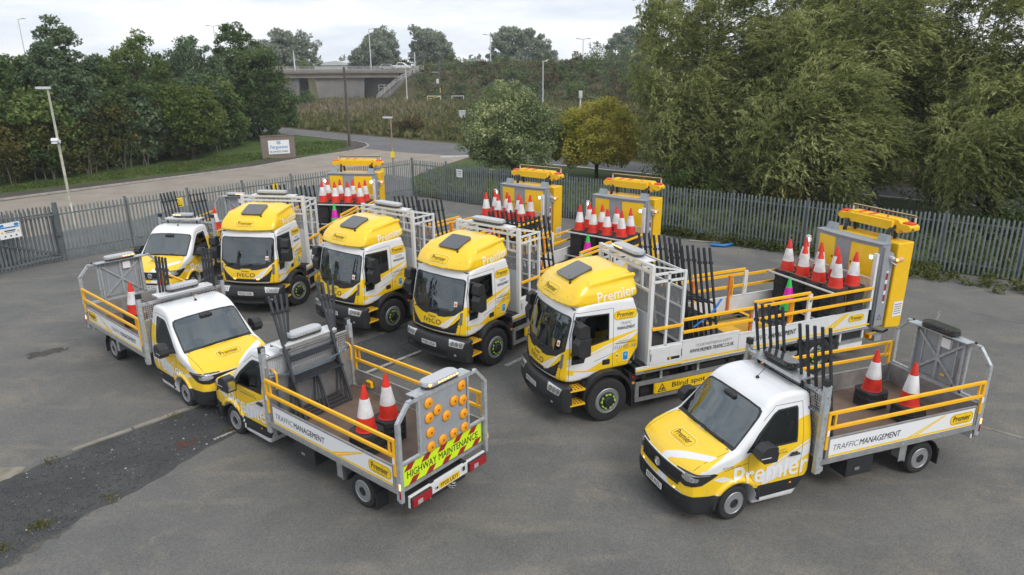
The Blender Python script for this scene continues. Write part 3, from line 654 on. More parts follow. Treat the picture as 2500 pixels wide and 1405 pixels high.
def hedge():
    rng = np.random.default_rng(5); line = np.array([(-46, 31.5), (-40, 39.8), (-36.2, 45.2), (-33.4, 50), (-31.2, 54.2), (-29.6, 58.2), (-28.4, 62), (-27.4, 66.5), (-27.6, 72.0), (-28.6, 78.0)]); seg = np.linalg.norm(np.diff(line, axis=0), axis=1); cum = np.concatenate([[0], np.cumsum(seg)])
    n = 900; s = rng.uniform(0, cum[-1], n); x = np.interp(s, cum, line[:, 0]); y = np.interp(s, cum, line[:, 1]); hh = 4.3 + .55 * np.sin(s * .45) + .45 * np.sin(s * 1.1 + 1) 
    t = rng.uniform(0, 1, n); z = .55 + hh * t ** .8 * .92; wob = np.where(t > .75, .7, 1.0); off = rng.normal(size=n) * .55 * wob; x2 = x - 1.1 + off * .82 + rng.uniform(-.9, .7, n) * wob; y2 = y + off * -.55
    P = np.stack([x2, y2, z], 1); o = thing('hedge', 'tall thick hawthorn hedge running along the grass verge', 'hedge')
    link('foliage', crown_mesh(rng, P, 62, .68, .25, .55, [L_hedge], flat=.45, name='foliage'), o)
    mb = MB()
    for i in range(70):
        q = rng.uniform(0, cum[-1]); px, py = np.interp(q, cum, line[:, 0]) + rng.uniform(-.5, .4) - .6, np.interp(q, cum, line[:, 1]) + rng.uniform(-.3, .3); mb.tube([(px, py, .05), (px + rng.uniform(-.2, .2), py, .9), (px + rng.uniform(-.5, .5), py + rng.uniform(-.3, .3), 2.2)], .045, 5, 0, r2=.02)
    tag(link('stems', mb.mesh('stems', [M_barkp]), o), kind='stuff')
hedge()

def willow(label, x, y, h, R, seed, n=260, per=26, lean=(0, 0), forks=2, low=.12, Ry=None, spray=1.0):
    """crown of wind-swept sprays: each spray is a bowed row of narrow leaves"""
    rng = np.random.default_rng(seed); t = thing('willow', label, 'tree', (x, y, 0)); zc = h * (1 + low) / 2; H = h * (1 - low) / 2
    n = int(n * .92); P = crown_pts(rng, n, R, H, zc, .45, .35); P[:, 0] += lean[0] * P[:, 2] / h; P[:, 1] *= (Ry or R) / R; n = len(P)
    out = P - np.array([lean[0] * .5, 0, zc]); out /= np.maximum(np.linalg.norm(out, axis=1, keepdims=True), .1)
    V = []; ns = 20; base = np.repeat(P, ns, 0) + rng.normal(size=(n * ns, 3)) * .34; d = np.repeat(out, ns, 0) * .55 + np.array([.62, .12, .05]) + rng.normal(size=(n * ns, 3)) * .42; d /= np.linalg.norm(d, axis=1, keepdims=True)
    L = rng.uniform(.7, 1.5, n * ns) * spray; k = per; u = np.tile(np.linspace(.05, 1, k), n * ns); B = np.repeat(base, k, 0); Dd = np.repeat(d, k, 0); LL = np.repeat(L, k)
    C = B + Dd * (u * LL)[:, None] + np.array([.16, .0, -.42]) * (u ** 2 * LL)[:, None] + rng.normal(size=(len(B), 3)) * .05
    Ld = Dd + np.array([.35, 0, -.45]) * u[:, None] + rng.normal(size=(len(B), 3)) * .42; Nn = rng.normal(size=(len(B), 3)) * .6 + np.array([-.2, -.3, .8]); ln = rng.uniform(.15, .31, len(B)); Va, F = cards(C, Ld, Nn, ln, ln * .27)
    link('crown', npmesh('crown', Va, F, [L_willow]), t); link('trunk', limbs('trunk', (0, 0), h * .9, .30, 12, rng, R * .8, M_bark, lean, forks), t)
    return t
willow('tall willow at the edge of the willow row, beside the road and the golden tree', 12.7, 46.5, 13.4, 4.9, 41, 330, 22, low=-.10)
willow('willow with twin trunks showing above the palisade fence', 19.4, 41.3, 13.4, 4.6, 42, 270, 22, forks=2)
willow('big willow overhanging the palisade fence behind the nearest lorry', 16.2, 37.8, 8.2, 3.7, 43, 190, 22, low=.12)
willow('willow with a thick pale leaning trunk, high in the far corner', 25.8, 37.5, 13.5, 4.8, 44, 280, 22, forks=2, lean=(1.0, 0))
willow('willow filling the gap behind the twin-trunked one', 21.8, 48.5, 14.0, 5.2, 45, 230, 20, forks=2)
willow('darkest willow at the picture edge beside the fence', 30.4, 32.6, 12.5, 4.8, 46, 250, 22)
willow('lower bushy willow leaning over the fence near the crash cushion header', 22.6, 32.8, 7.0, 3.5, 47, 190, 22, low=.08)
willow('low willow clump filling the foot of the row beside the golden tree', 12.2, 44.0, 6.5, 3.2, 49, 200, 22, low=-.1)
willow('slim willow between the tall edge willow and the twin-trunked one', 17.4, 45.0, 11.5, 3.6, 48, 200, 22)
bush('dark_shrub', 'dark shrub under the willows right behind the palisade fence end', 26.0, 25.6, 3.4, 3.2, [L_dark], 51, 80, 60, .22)
bush('dark_shrub', 'low green shrub behind the fence under the golden tree side of the willows', 10.6, 41.5, 2.2, 2.8, [L_mid], 52, 60, 55, .22)
bush('dark_shrub', 'dark shrub behind the fence between crash cushions and willow trunks', 14.5, 36.5, 2.6, 3.2, [L_hedge], 53, 70, 55, .22)
bush('dark_shrub', 'shrub in deep shade below the leaning willow trunk', 22.6, 29.8, 2.9, 3.0, [L_dark], 54, 70, 55, .22)
tree('sallow_tree', 'round grey green tree standing behind the fence beside the golden tree', .2, 51.7, 6.9, 3.3, [L_sallow], 61, 240, 90, .21, .5, low=.0, lump=.28, rad_=.75, trunk=.2, forks=3, shell=.45, flat=.35)
tree('golden_tree', 'small golden leaved autumn tree beside the road', 6.15, 50.6, 5.6, 3.0, [L_gold], 62, 210, 80, .19, .6, low=.02, lump=.3, rad_=.6, trunk=.17, forks=2, shell=.45, bark=mat('dark_bark', (.03, .026, .022), .9))
# trees on the skyline
for i, (u, y, h, R, lab) in enumerate([(-68, 225, 19.5, 9.0, 'broad pale tree on the skyline just beyond the tallest dark tree'), (-78, 232, 16, 7, 'skyline tree half hidden behind the dark wood'), (-44.2, 240, 20, 7.8, 'pale skyline tree above the middle of the bridge, behind a lamp mast'), (-25.2, 240, 20.8, 7.0, 'pale skyline tree with lopsided crown beyond the pickup on the bridge'), (2.6, 240, 20.2, 10.2, 'widest pale tree on the skyline, above the round grey green tree'), (40, 240, 19.8, 7.0, 'pale skyline tree beside the willows')]):
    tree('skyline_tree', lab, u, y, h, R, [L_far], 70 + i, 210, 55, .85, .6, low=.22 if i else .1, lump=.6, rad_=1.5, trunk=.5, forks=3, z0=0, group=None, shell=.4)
for i, (x, y, h, R, z) in enumerate([(-16.5, 196, 4.5, 4.0, 6), (-33, 215, 4.0, 4.5, 6), (-60, 215, 3.5, 4, 6)]):
    bush('roadside_bush', ['olive bush beside the road beyond the bridge end', 'dark bush on the skyline between two pale trees', 'small bush in front of the warehouse roof'][i], x, y, h, R, [[L_lime], [L_scrub], [L_mid]][i], 80 + i, 50, 50, .7, z0=z)
def scrub():
    """thicket that covers the road embankment, too dense to tell plants apart"""
    rng = np.random.default_rng(9); n = 1300; X = rng.uniform(-23, 75, n); base = np.interp(X, [-24, 13, 27, 60, 80], [168, 156, 138, 112, 104]); Y = base + rng.uniform(-3, 32, n); Z = embank(X, Y) + .4; s = rng.uniform(.7, 1.7, n)
    P = np.stack([X, Y, Z + s * .45], 1); me = crown_mesh(rng, P, 50, 1.45, .55, .55, [L_scrub, L_rust, L_mid, L_blue], flat=.5, name='embankment_scrub')
    mi = np.repeat(rng.choice(4, n, p=[.36, .18, .26, .20]), 50); me.polygons.foreach_set('material_index', mi.astype(np.int32))
    tag(link('embankment_scrub', me), kind='stuff')
    n = 150; X = np.concatenate([rng.uniform(-140, -58, n // 2), rng.uniform(-62, -56, n // 2)]); Y = np.interp(X, [-400, -75, -56], [230, 178, 174]) + rng.uniform(0, 25, n); P = np.stack([X, Y, embank(X, Y) + .8], 1)
    tag(link('bridge_scrub', crown_mesh(rng, P, 40, 1.5, .7, .5, [L_scrub], name='bridge_scrub')), kind='stuff')
    n = 130; X = rng.uniform(-260, 260, n); Y = rng.uniform(330, 420, n); P = np.stack([X, Y, rng.uniform(3, 10.0, n)], 1)
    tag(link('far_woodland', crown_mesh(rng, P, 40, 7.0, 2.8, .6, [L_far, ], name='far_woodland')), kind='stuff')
scrub()
for i, (x, y, h, R, m, lab) in enumerate([(5, 163, 3.6, 3.2, L_dark, 'dark rounded bush on the embankment beside the street lamp'), (14, 158, 4.2, 4.0, L_mid, 'bright green bush on the embankment between lamp and willows'), (-3, 166, 3.4, 3.4, L_blue, 'blue green bush on the embankment above the white barrier'), (24, 146, 4.0, 3.6, L_hedge, 'olive bush on the embankment close to the willows'), (20, 142, 3.2, 3.0, L_rust, 'brown tinged bush at the foot of the embankment'), (-12, 168, 2.8, 2.4, L_dark, 'dark bush at the foot of the embankment beside the utility pole'), (9, 168, 3.5, 3.0, L_rust, 'russet bush high on the embankment')]):
    bush('embankment_bush', lab, x, y, h, R, [m], 90 + i, 55, 52, .5, z0=float(embank(np.array(x), np.array(y))))
for i, (x, y, h, R, m) in enumerate([(-13, 181, 3.0, 3, L_scrub), (-7, 178, 2.4, 2.6, L_rust), (-1, 180, 3.2, 3, L_mid), (9, 176, 2.8, 3, L_scrub), (16, 176, 4.0, 3, L_hedge), (21, 172, 4.8, 3, L_mid), (25, 170, 5.6, 3.2, L_blue), (28, 165, 6.0, 3.4, L_scrub), (31, 160, 6.4, 3.6, L_lime), (18, 166, 3.0, 3, L_mid), (12, 171, 2.6, 3, L_lime), (2, 172, 2.2, 2.6, L_mid), (-6, 172, 2.0, 2.4, L_scrub), (26, 152, 3.6, 3.4, L_mid), (33, 146, 4.6, 4, L_scrub)]):
    bush('bank_shrub', 'shrub in the ragged line along the top of the road embankment', x, y, h, R, [m], 120 + i, 46, 50, .5, group='shrubs along the embankment top', z0=float(embank(np.array(x), np.array(y))) - .2, lump=.5)
bush('bramble_bush', 'broad brown green bramble bush across the main road', -12.3, 84.5, 2.5, 3.4, [L_rust, L_hedge], 101, 75, 55, .30, Ry=2.6)
bush('willow_scrub', 'green bush in front of the bridge piers', -41.5, 146, 2.9, 3.2, [L_dark], 102, 60, 55, .42)
bush('thorn_bush', 'small dark bush in the rough grass beside the two pale cabinets', -3.2, 112, 3.6, 2.2, [L_scrub], 103, 50, 50, .36)
def blades(name, pts, h, w, m, rng, lean=.35, kind='stuff'):
    n = len(pts); D = np.stack([rng.normal(size=n) * lean, rng.normal(size=n) * lean, np.ones(n)], 1); hh = rng.uniform(.5, 1.2, n) * h; C = pts + np.array([0, 0, 1]) * (hh * .42)[:, None]; N = rng.normal(size=(n, 3)); N[:, 2] = 0
    V, F = cards(C, D, N, hh, rng.uniform(.6, 1.3, n) * w); V[:, 2] = np.maximum(V[:, 2], .004); mats = m if isinstance(m, list) else [m]; me = npmesh(name, V, F, mats)
    if len(mats) > 1: me.polygons.foreach_set('material_index', rng.integers(0, len(mats), n).astype(np.int32))
    return tag(link(name, me), kind=kind)
def field():
    rng = np.random.default_rng(21)
    def side(x): return np.interp(x, [-140, -60, -31.3, -19.7, -11.2, -3, 3.5, 10.5, 22.5, 46], [190, 122, 97.2, 86.9, 79.5, 72.8, 66.8, 59.5, 49.2, 29])
    n = 30000; X = rng.uniform(-62, 40, n); Y = side(X) + .2 + rng.uniform(0, 1, n) ** 1.15 * (np.interp(X, [-60, -24, 13, 27, 60], [176, 170, 158, 142, 116]) - side(X)); q = np.sin(X * .31 + 1) + np.sin(Y * .21 + X * .1) + rng.normal(size=n) * .6
    P = np.stack([X, Y, np.zeros(n)], 1); near = Y < side(X) + 9
    blades('rough_grass', P[(q < .35) | near], 1.0, .42, [L_grass, L_weed, L_scrub], rng)
    blades('tall_dry_grass', P[(q >= .35) & ~near], 1.25, .34, [L_grass, L_grass, L_scrub], rng)
    n = 800; X = rng.normal(-30, 7, n); Y = rng.uniform(116, 152, n); k = (X > -46) & (X < -16); blades('fireweed', np.stack([X, Y, np.full(n, .2)], 1)[k], 1.3, .32, [L_pink], rng)
    n = 900; X = rng.uniform(-62, 40, n); Y = side(X) + rng.uniform(1.2, 11, n); P = np.stack([X, Y, np.full(n, .35)], 1)
    tag(link('roadside_brambles', crown_mesh(rng, P, 26, .8, .34, .5, [L_weed, L_scrub, L_rust], name='roadside_brambles')), kind='stuff')
    # weeds along the foot of the fence
    n = 170; s = rng.uniform(0, 1, n); a = np.array(FR); t = s * 3; X = np.interp(t, [0, 1, 2, 3], [6.5, 12.3, 17.0, 25.0]); Y = np.interp(t, [0, 1, 2, 3], [33.7, 29.1, 25.6, 19.9]); w = np.interp(t, [0, 1.2, 2, 3], [.15, .35, 1.0, 1.2]); X -= np.abs(rng.normal(size=n)) * w * .9; Y -= np.abs(rng.normal(size=n)) * w * .55
    tag(link('fence_weeds', crown_mesh(rng, np.stack([X, Y, rng.uniform(.02, .3, n)], 1), 60, .36, .13, .6, [L_weed], name='fence_weeds')), kind='stuff')
    n = 70; P = np.stack([np.concatenate([rng.normal(8.2, .5, 40), rng.normal(10.5, .45, 30)]), np.concatenate([rng.normal(32.8, .25, 40), rng.normal(31.2, .3, 30)]), rng.uniform(.02, .3, n)], 1)
    tag(link('yard_weeds', crown_mesh(rng, P, 40, .26, .11, .5, [L_weed, L_grass], name='yard_weeds')), kind='stuff')
    n = 420; P = np.stack([rng.uniform(-6, 31, n), np.zeros(n), rng.uniform(.1, .9, n)], 1); P[:, 1] = np.interp(P[:, 0], [-6.25, 7.4, 12.5, 18.7, 31], [43.8, 33.1, 29.2, 24.8, 16.4]) + rng.uniform(.3, 1.6, n); P[:, 2] *= np.interp(P[:, 0], [-6, 6, 9], [.25, .5, 1.3])
    tag(link('fence_undergrowth', crown_mesh(rng, P, 46, .42, .17, .5, [L_weed, L_hedge], name='fence_undergrowth')), kind='stuff')
    n = 16000; s = rng.uniform(0, 1, n); L0 = np.array([(-46, 27.0), (-33.2, 45.0), (-24.2, 55.2), (-21.8, 60.6), (-18.6, 64.0), (-16.6, 67.0), (-16.4, 71.0), (-17.6, 76)]); c = np.concatenate([[0], np.cumsum(np.linalg.norm(np.diff(L0, axis=0), axis=1))]); t = s * c[-1]; X = np.interp(t, c, L0[:, 0]) - rng.uniform(.02, 1, n) * np.interp(t, c, [3, 3, 5, 6, 7, 7, 7, 5]); Y = np.interp(t, c, L0[:, 1]) + rng.uniform(0, .6, n)
    blades('verge_blades', np.stack([X, Y, np.full(n, .10)], 1), .15, .10, [leaf_mat('lawn_blade', (.045, .075, .014), (.075, .115, .024), (.13, .16, .045), trans=.2)], rng, lean=.6)
    n = 9000; X = rng.uniform(-7, 26, n); Y = np.interp(X, [-7, -6.2, 7.4, 12.5, 18.7, 31], [51, 44, 33.3, 29.4, 25, 16.6]) + rng.uniform(.1, 12, n) ; k = Y < np.interp(X, [-7, -3.6, 4, 20.6, 45], [54, 62, 56, 42.5, 21])
    blades('bank_blades', np.stack([X, Y, np.full(n, .012)], 1)[k], .17, .10, [leaf_mat('lawn_blade', (0, 0, 0), (0, 0, 0), (0, 0, 0)), L_weed], rng, lean=.6)
    n = 1500; P = np.stack([rng.uniform(-6.2, 6.5, n), np.zeros(n), np.zeros(n)], 1); P[:, 1] = np.interp(P[:, 0], [-6.25, 7.4], [44.1, 33.4]) + rng.uniform(0, 12, n) * rng.uniform(0, 1, n); blades('verge_grass', P, .30, .09, [L_weed, L_grass], rng)
    n = 140; Q = [(-8.75, 9.95), (-8.45, 10.6), (-7.6, 11.4), (-6.9, 15.9), (-7.9, 14.7), (-9.6, 12.75), (-6.3, 14.0), (-6.05, 14.15), (-10.4, 11.9)]; P = np.concatenate([np.stack([rng.normal(a, .10, n), rng.normal(b, .08, n), np.full(n, .015)], 1)[:(n if i < 2 else 45)] for i, (a, b) in enumerate(Q)]); blades('gravel_tufts', P, .10, .022, [L_weed, L_grass], rng, lean=.7)
    # loose stones on the gravel strip
    n = 2600; t = rng.uniform(0, 1, n); u = rng.uniform(.04, .96, n); gu = np.array(GU); gl = np.array(GL[::-1]); A = np.stack([np.interp(t, np.linspace(0, 1, len(gu)), gu[:, k]) for k in (0, 1)], 1); B = np.stack([np.interp(t, np.linspace(0, 1, len(gl)), gl[:, k]) for k in (0, 1)], 1); P = A + (B - A) * u[:, None]
    mb = MB(); r = random.Random(4)
    for x, y in P:
        s = r.uniform(.012, .034); a = r.uniform(0, 3); mb.lathe([(s * .7, 0), (s, s * .35), (s * .5, s * .8), (.0001, s * .85)], 5, 0 if r.random() < .93 else (1 if r.random() < .9 else 2), Matrix.Translation((x, y, .016)) @ Matrix.Rotation(a, 4, 'Z') @ Matrix.Diagonal((1, r.uniform(.6, 1), 1, 1)))
    tag(link('loose_stones', mb.mesh('loose_stones', [mat('dark_stone', (.06, .062, .065), .9, noise=.4, nscale=40), mat('grey_stone', (.16, .155, .145), .9), mat('white_stone', (.42, .41, .38), .9)], recalc=False)), kind='stuff')
    n = 900; P = np.stack([rng.uniform(-15, 18, n), rng.uniform(6, 34, n)], 1); mb = MB()
    for x, y in P: s = r.uniform(.006, .016); mb.lathe([(s, 0), (s * .8, s * .5), (.0001, s * .7)], 5, 0, Matrix.Translation((x, y, .012)))
    tag(link('yard_grit', mb.mesh('yard_grit', [mat('grey_stone')], recalc=False)), kind='stuff')
    n = 160; P = np.stack([rng.uniform(-18, 24, n), rng.uniform(9, 40, n), np.full(n, .02)], 1); V, F = cards(P, unit(rng, n) * np.array([1, 1, .1]), np.tile([0, 0, 1.0], (n, 1)) + rng.normal(size=(n, 3)) * .2, rng.uniform(.04, .09, n), rng.uniform(.02, .05, n)); V[:, 2] = np.maximum(V[:, 2], .014)
    tag(link('fallen_leaves', npmesh('fallen_leaves', V, F, [mat('dead_leaf', (.16, .10, .05), .9)])), kind='stuff')
field()
# ------------------------------------------------------------------ fences, bridge, lamps, sign wall
ROT90 = Matrix.Rotation(rad(90), 4, "X")
M_pale = mat('galvanised_pale', (.165, .195, .20), .65, metal=.1, noise=.2, nscale=3)
M_paled = mat('weathered_pale', (.115, .13, .135), .7, metal=.05, noise=.25, nscale=3)
def pale_bay(mb, L, H=2.30, pitch=.158, rr=random.Random(17)):
    n = max(1, int(round(L / pitch))); p = L / n
    for i in range(n):
        x = (i + .5) * p + rr.uniform(-.008, .008); w = .037; d = .014; tl = rr.gauss(0, .010); dH = rr.uniform(-.015, .015)
        P = [(-w, 0), (-w * .45, -d), (w * .45, -d), (w, 0), (w * .45, d * .3), (-w * .45, d * .3)]
        V = [(x + a, b, .06) for a, b in P] + [(x + a + tl, b + tl * .6, H + dH - .10) for a, b in P] + [(x + tl, -d * .4, H + dH), (x + tl - w * .9, 0, H + dH - .06), (x + tl + w * .9, 0, H + dH - .06)]
        F = [(k, (k + 1) % 6, (k + 1) % 6 + 6, k + 6) for k in range(6)] + [(6, 7, 12, 13), (7, 8, 12), (8, 9, 14, 12), (9, 10, 12, 14), (10, 11, 12), (11, 6, 13, 12)]
        mb.add(V, F, 0)
def fence(label, line, bay=2.75, mat_=None):
    o = thing('palisade_fence', label, 'fence')
    for a, b in zip(line[:-1], line[1:]):
        a = Vector((*a, 0)); b = Vector((*b, 0)); L = (b - a).length; n = max(1, int(round(L / bay))); ang = math.atan2((b - a).y, (b - a).x)
        for i in range(n):
            p = a + (b - a) * (i / n); k = 'bay%.3f_%d' % (L / n, i % 5)
            q = part('pale_panel', k, lambda mb: pale_bay(mb, L / n), [mat_ or M_pale], o); q.location = p; q.rotation_euler = (0, 0, ang)
            for z in (.42, 1.98): q = part('rail', k + 'r', lambda mb: mb.box((L / n / 2, .045, 0), (L / n, .05, .05)), [M_paled], o); q.location = p + Vector((0, 0, z)); q.rotation_euler = (0, 0, ang)
            q = part('post', 'fpost', lambda mb: mb.box((0, .10, 1.18), (.10, .06, 2.36)), [M_paled], o); q.location = p; q.rotation_euler = (0, 0, ang)
    return o
fence('grey palisade fence along the access road side of the yard', [FL[0], FL[1]])
fence('grey palisade fence running under the willows behind the crash cushions', FR)
def gate():
    o = thing('palisade_gate', 'grey palisade gate with a white notice board at the picture edge', 'gate', (-18.97, 28.71, 0))
    for k, (dx, dy, off) in enumerate(((-1.35, -2.35, 0.0), (-1.9, -2.1, .0))):
        a = Vector((-.05 - .28 * k, .02 + .25 * k, 0)); b = a + Vector((dx, dy, 0)) * 1.55; L = (b - a).length; ang = math.atan2((b - a).y, (b - a).x)
        q = part('gate_leaf', 'gl%d' % k, lambda mb: (pale_bay(mb, L, 2.35, .15), [mb.box((L / 2, .045, z), (L, .06, .06)) for z in (.22, 2.0)], [mb.box((x, .045, 1.1), (.06, .06, 1.9)) for x in (.04, L - .04)], mb.bar((.05, .06, .25), (L - .05, .06, 1.95), .05, .04)), [M_paled], o); q.location = a; q.rotation_euler = (0, 0, ang)
    part('post', 'gpost', lambda mb: (mb.box((0, 0, 1.25), (.14, .14, 2.5)), mb.box((0.02, -.1, 1.15), (.2, .10, .06))), [M_paled], o)
    return o
gate()
def notice(name, label, loc, yaw, w, h, z, d, back=None):
    o = thing(name, label, 'sign', (loc[0], loc[1], z), yaw); q = link('plate', MB().box((0, .006, 0), (w, .008, h)).mesh('plate', [back or M_vinyl_w], bevel=.002), o); d.flat('artwork', (0, .0, 0), (1, 0, 0), (0, 0, 1), o); return o
d = Decal(); W, H = .78, .62
d.poly(rrect2(-.27, .22, .16, .10), M_blue, 0); d.poly(rrect2(.27, .22, .16, .10), M_blue, 0); d.poly(rrect2(0, .13, .70, .05), M_blue, 0); d.poly(rrect2(0, .0, .40, .05), M_ink, 0); d.poly(rrect2(0, -.07, .34, .03), M_grey, 0)
for i, q in enumerate((-.29, .29)): d.poly([(q - .055, -.09), (q + .055, -.09), (q, .01)], M_rail, 0)
for q in (-.2, 0, .2): d.poly([(q + .035 * math.cos(t), -.21 + .035 * math.sin(t)) for t in [2 * PI * i / 10 for i in range(10)]], M_ink, 0)
notice('notice_board', 'white and blue notice board fixed to the palisade gate', (-19.75, 26.95), math.atan2(2.35, 1.35), W, H, 1.72, d)
yw = mat('warning_yellow', (.85, .62, .02), .5)
for i, (x, y, lab) in enumerate([(-15.62, 32.62, 'yellow warning plate on the fence behind the van frames'), (-12.35, 36.50, 'yellow warning plate on the fence beside the lorry frames'), (-7.7, 42.0, 'yellow warning plate on the fence near its corner')]):
    d = Decal(); d.poly([(-.10, -.06), (.10, -.06), (0, .12)], M_ink, 0); d.poly([(-.075, -.045), (.075, -.045), (0, .09)], yw, 1); d.poly(rrect2(0, -.15, .2, .05), M_ink, 0)
    notice('warning_plate', lab, (x, y), math.atan2(15.09, 12.72), .30, .44, 1.75, d, yw)
d = Decal(); d.poly(rrect2(0, .12, .34, .05), M_grey, 0); d.poly(rrect2(0, 0, .30, .04), M_grey, 0); d.poly(rrect2(0, -.1, .3, .03), M_grey, 0)
notice('fence_notice', 'plain white notice on the fence near the round grey green tree', (-3.05, 41.25), math.atan2(-10.7, 13.65), .46, .46, 1.75, d)

def street_lamp(label, x, y, h, head_dir, col, flood=False, sign=False, r=.07, group=None):
    o = thing('street_lamp', label, 'street lamp', (x, y, 0), 0, group)
    def pole(mb): mb.lathe([(r * 1.6, 0), (r * 1.6, 1.1), (r, 1.15), (r * .7, h - .02)], 12, 0); mb.box((r * 1.6, 0, .7), (.02, .09, .4), 1)
    link('pole', (lambda mb: (pole(mb), mb.mesh('pole', [col, M_grey], smooth=40))[1])(MB()), o)
    c, s = math.cos(head_dir), math.sin(head_dir); mb = MB(); P = [(-.12, -.09), (.10, -.12), (.42, -.10), (.62, -.03), (.62, .03), (.42, .10), (.10, .12), (-.12, .09)]
    mb.prism([(a * c - b * s, a * s + b * c) for a, b in P], h - .03, h + .08, 'z', 0); mb.prism([(a * c - b * s, a * s + b * c) for a, b in [(.1, -.09), (.45, -.08), (.45, .08), (.1, .09)]], h - .045, h - .031, 'z', 1)
    link('lantern', mb.mesh('lantern', [M_lgrey, M_lens], bevel=.015), o)
    if flood:
        mb = MB(); M = Matrix.Rotation(rad(-35), 4, 'X'); mb.box((.02, -.20, 4.44), (.34, .26, .16), 0, M=M); mb.box((.02, -.335, 4.365), (.28, .012, .13), 1, M=M); mb.box((-.0, -.06, 4.45), (.10, .14, .12), 0); q = link('floodlight', mb.mesh('floodlight', [M_wht, M_lens], bevel=.01), o)
    if sign:
        link('warning_plate', MB().box((0, -r - .02, 1.75), (.28, .01, .44)).mesh('warning_plate', [yw]), o)
    return o
street_lamp('tall cream street lamp with a white floodlight strapped halfway up', -22.15, 34.8, 6.88, PI * .97, mat('cream_lamp_paint', (.50, .48, .41), .5, dirt=(.22, .24, .15), nscale=2), flood=True)
street_lamp('short street lamp with a rusty pole at the mouth of the side road', -8.5, 50.76, 4.30, PI * .92, mat('rusty_lamp_paint', (.30, .25, .19), .7, dirt=(.16, .11, .08), nscale=2), sign=True)
street_lamp('slim white street lamp on the embankment behind the round tree', 6.0, 135, 8.45, 0, M_lgrey, r=.11)
street_lamp('white street lamp in front of the bridge steps', -23.6, 165, 7.95, PI, M_lgrey, r=.12)
def mast(label, x, y, z0, h, twin=True):
    o = thing('lamp_mast', label, 'lamp mast', (x, y, z0)); mb = MB(); mb.lathe([(.20, 0), (.11, h)], 8, 0); link('pole', mb.mesh('pole', [M_lgrey], smooth=40), o)
    mb = MB()
    for s in ((1, -1) if twin else (1,)): mb.bar((0, 0, h - .1), (s * 1.2, 0, h + .12), .10, .10, 0); mb.box((s * 1.5, 0, h + .13), (.9, .34, .16), 0)
    link('lantern', mb.mesh('lantern', [M_grey]), o)
mast('twin headed lamp mast beside the widest skyline tree', -5.4, 200, 0, 15.6); mast('twin headed lamp mast on the skyline between trees and willows', 19.7, 200, 0, 14.4)
mast('lamp mast in front of the pale tree over the bridge', -38, 200, 0, 17.3, False); mast('lamp mast poking above the tallest dark tree', -79.6, 200, 0, 18.4)
mast('leaning camera mast above the spiky-topped tree', -131.5, 200, 0, 20.4, False); mast('short lamp on the bridge deck by the dark wood', -53.5, 182, 6.8, 4.6, False); mast('thin lamp beyond the vehicles on the bridge', -25.5, 196, 6, 5.3, False)
def pole(label, x, y, h, r, bits=0):
    o = thing('utility_pole', label, 'utility pole', (x, y, 0)); m = mat('pole_timber', (.10, .085, .07), .95, noise=.3, nscale=3); mb = MB(); mb.tube([(0, 0, 0), (0, 0, h)], r, 9, 0, r2=r * .75); link('pole', mb.mesh('pole', [m], smooth=40), o)
    if bits:
        for nm, c, d, mm in (('equipment_box', (-.4, -.1, h * .52), (.55, .4, 1.0), M_lgrey), ('bracket', (-.9, 0, h * .74), (1.5, .2, .2), M_bgrey), ('warning_plate', (.1, -.2, h * .3), (.12, .1, 1.0), yw)): mb = MB(); mb.box(c, d); link(nm, mb.mesh(nm, [mm]), o)
pole('weathered timber pole by the grass verge opposite the sign wall', -16.3, 71.74, 7.75, .14); pole('thick utility pole carrying a grey box in front of the embankment', -15.9, 163, 8.7, .26, 1); pole('thin utility pole beside the bridge steps', -21.4, 160, 6.9, .16); pole('timber pole at the edge of the willows', 14.2, 70.5, 4.9, .12)
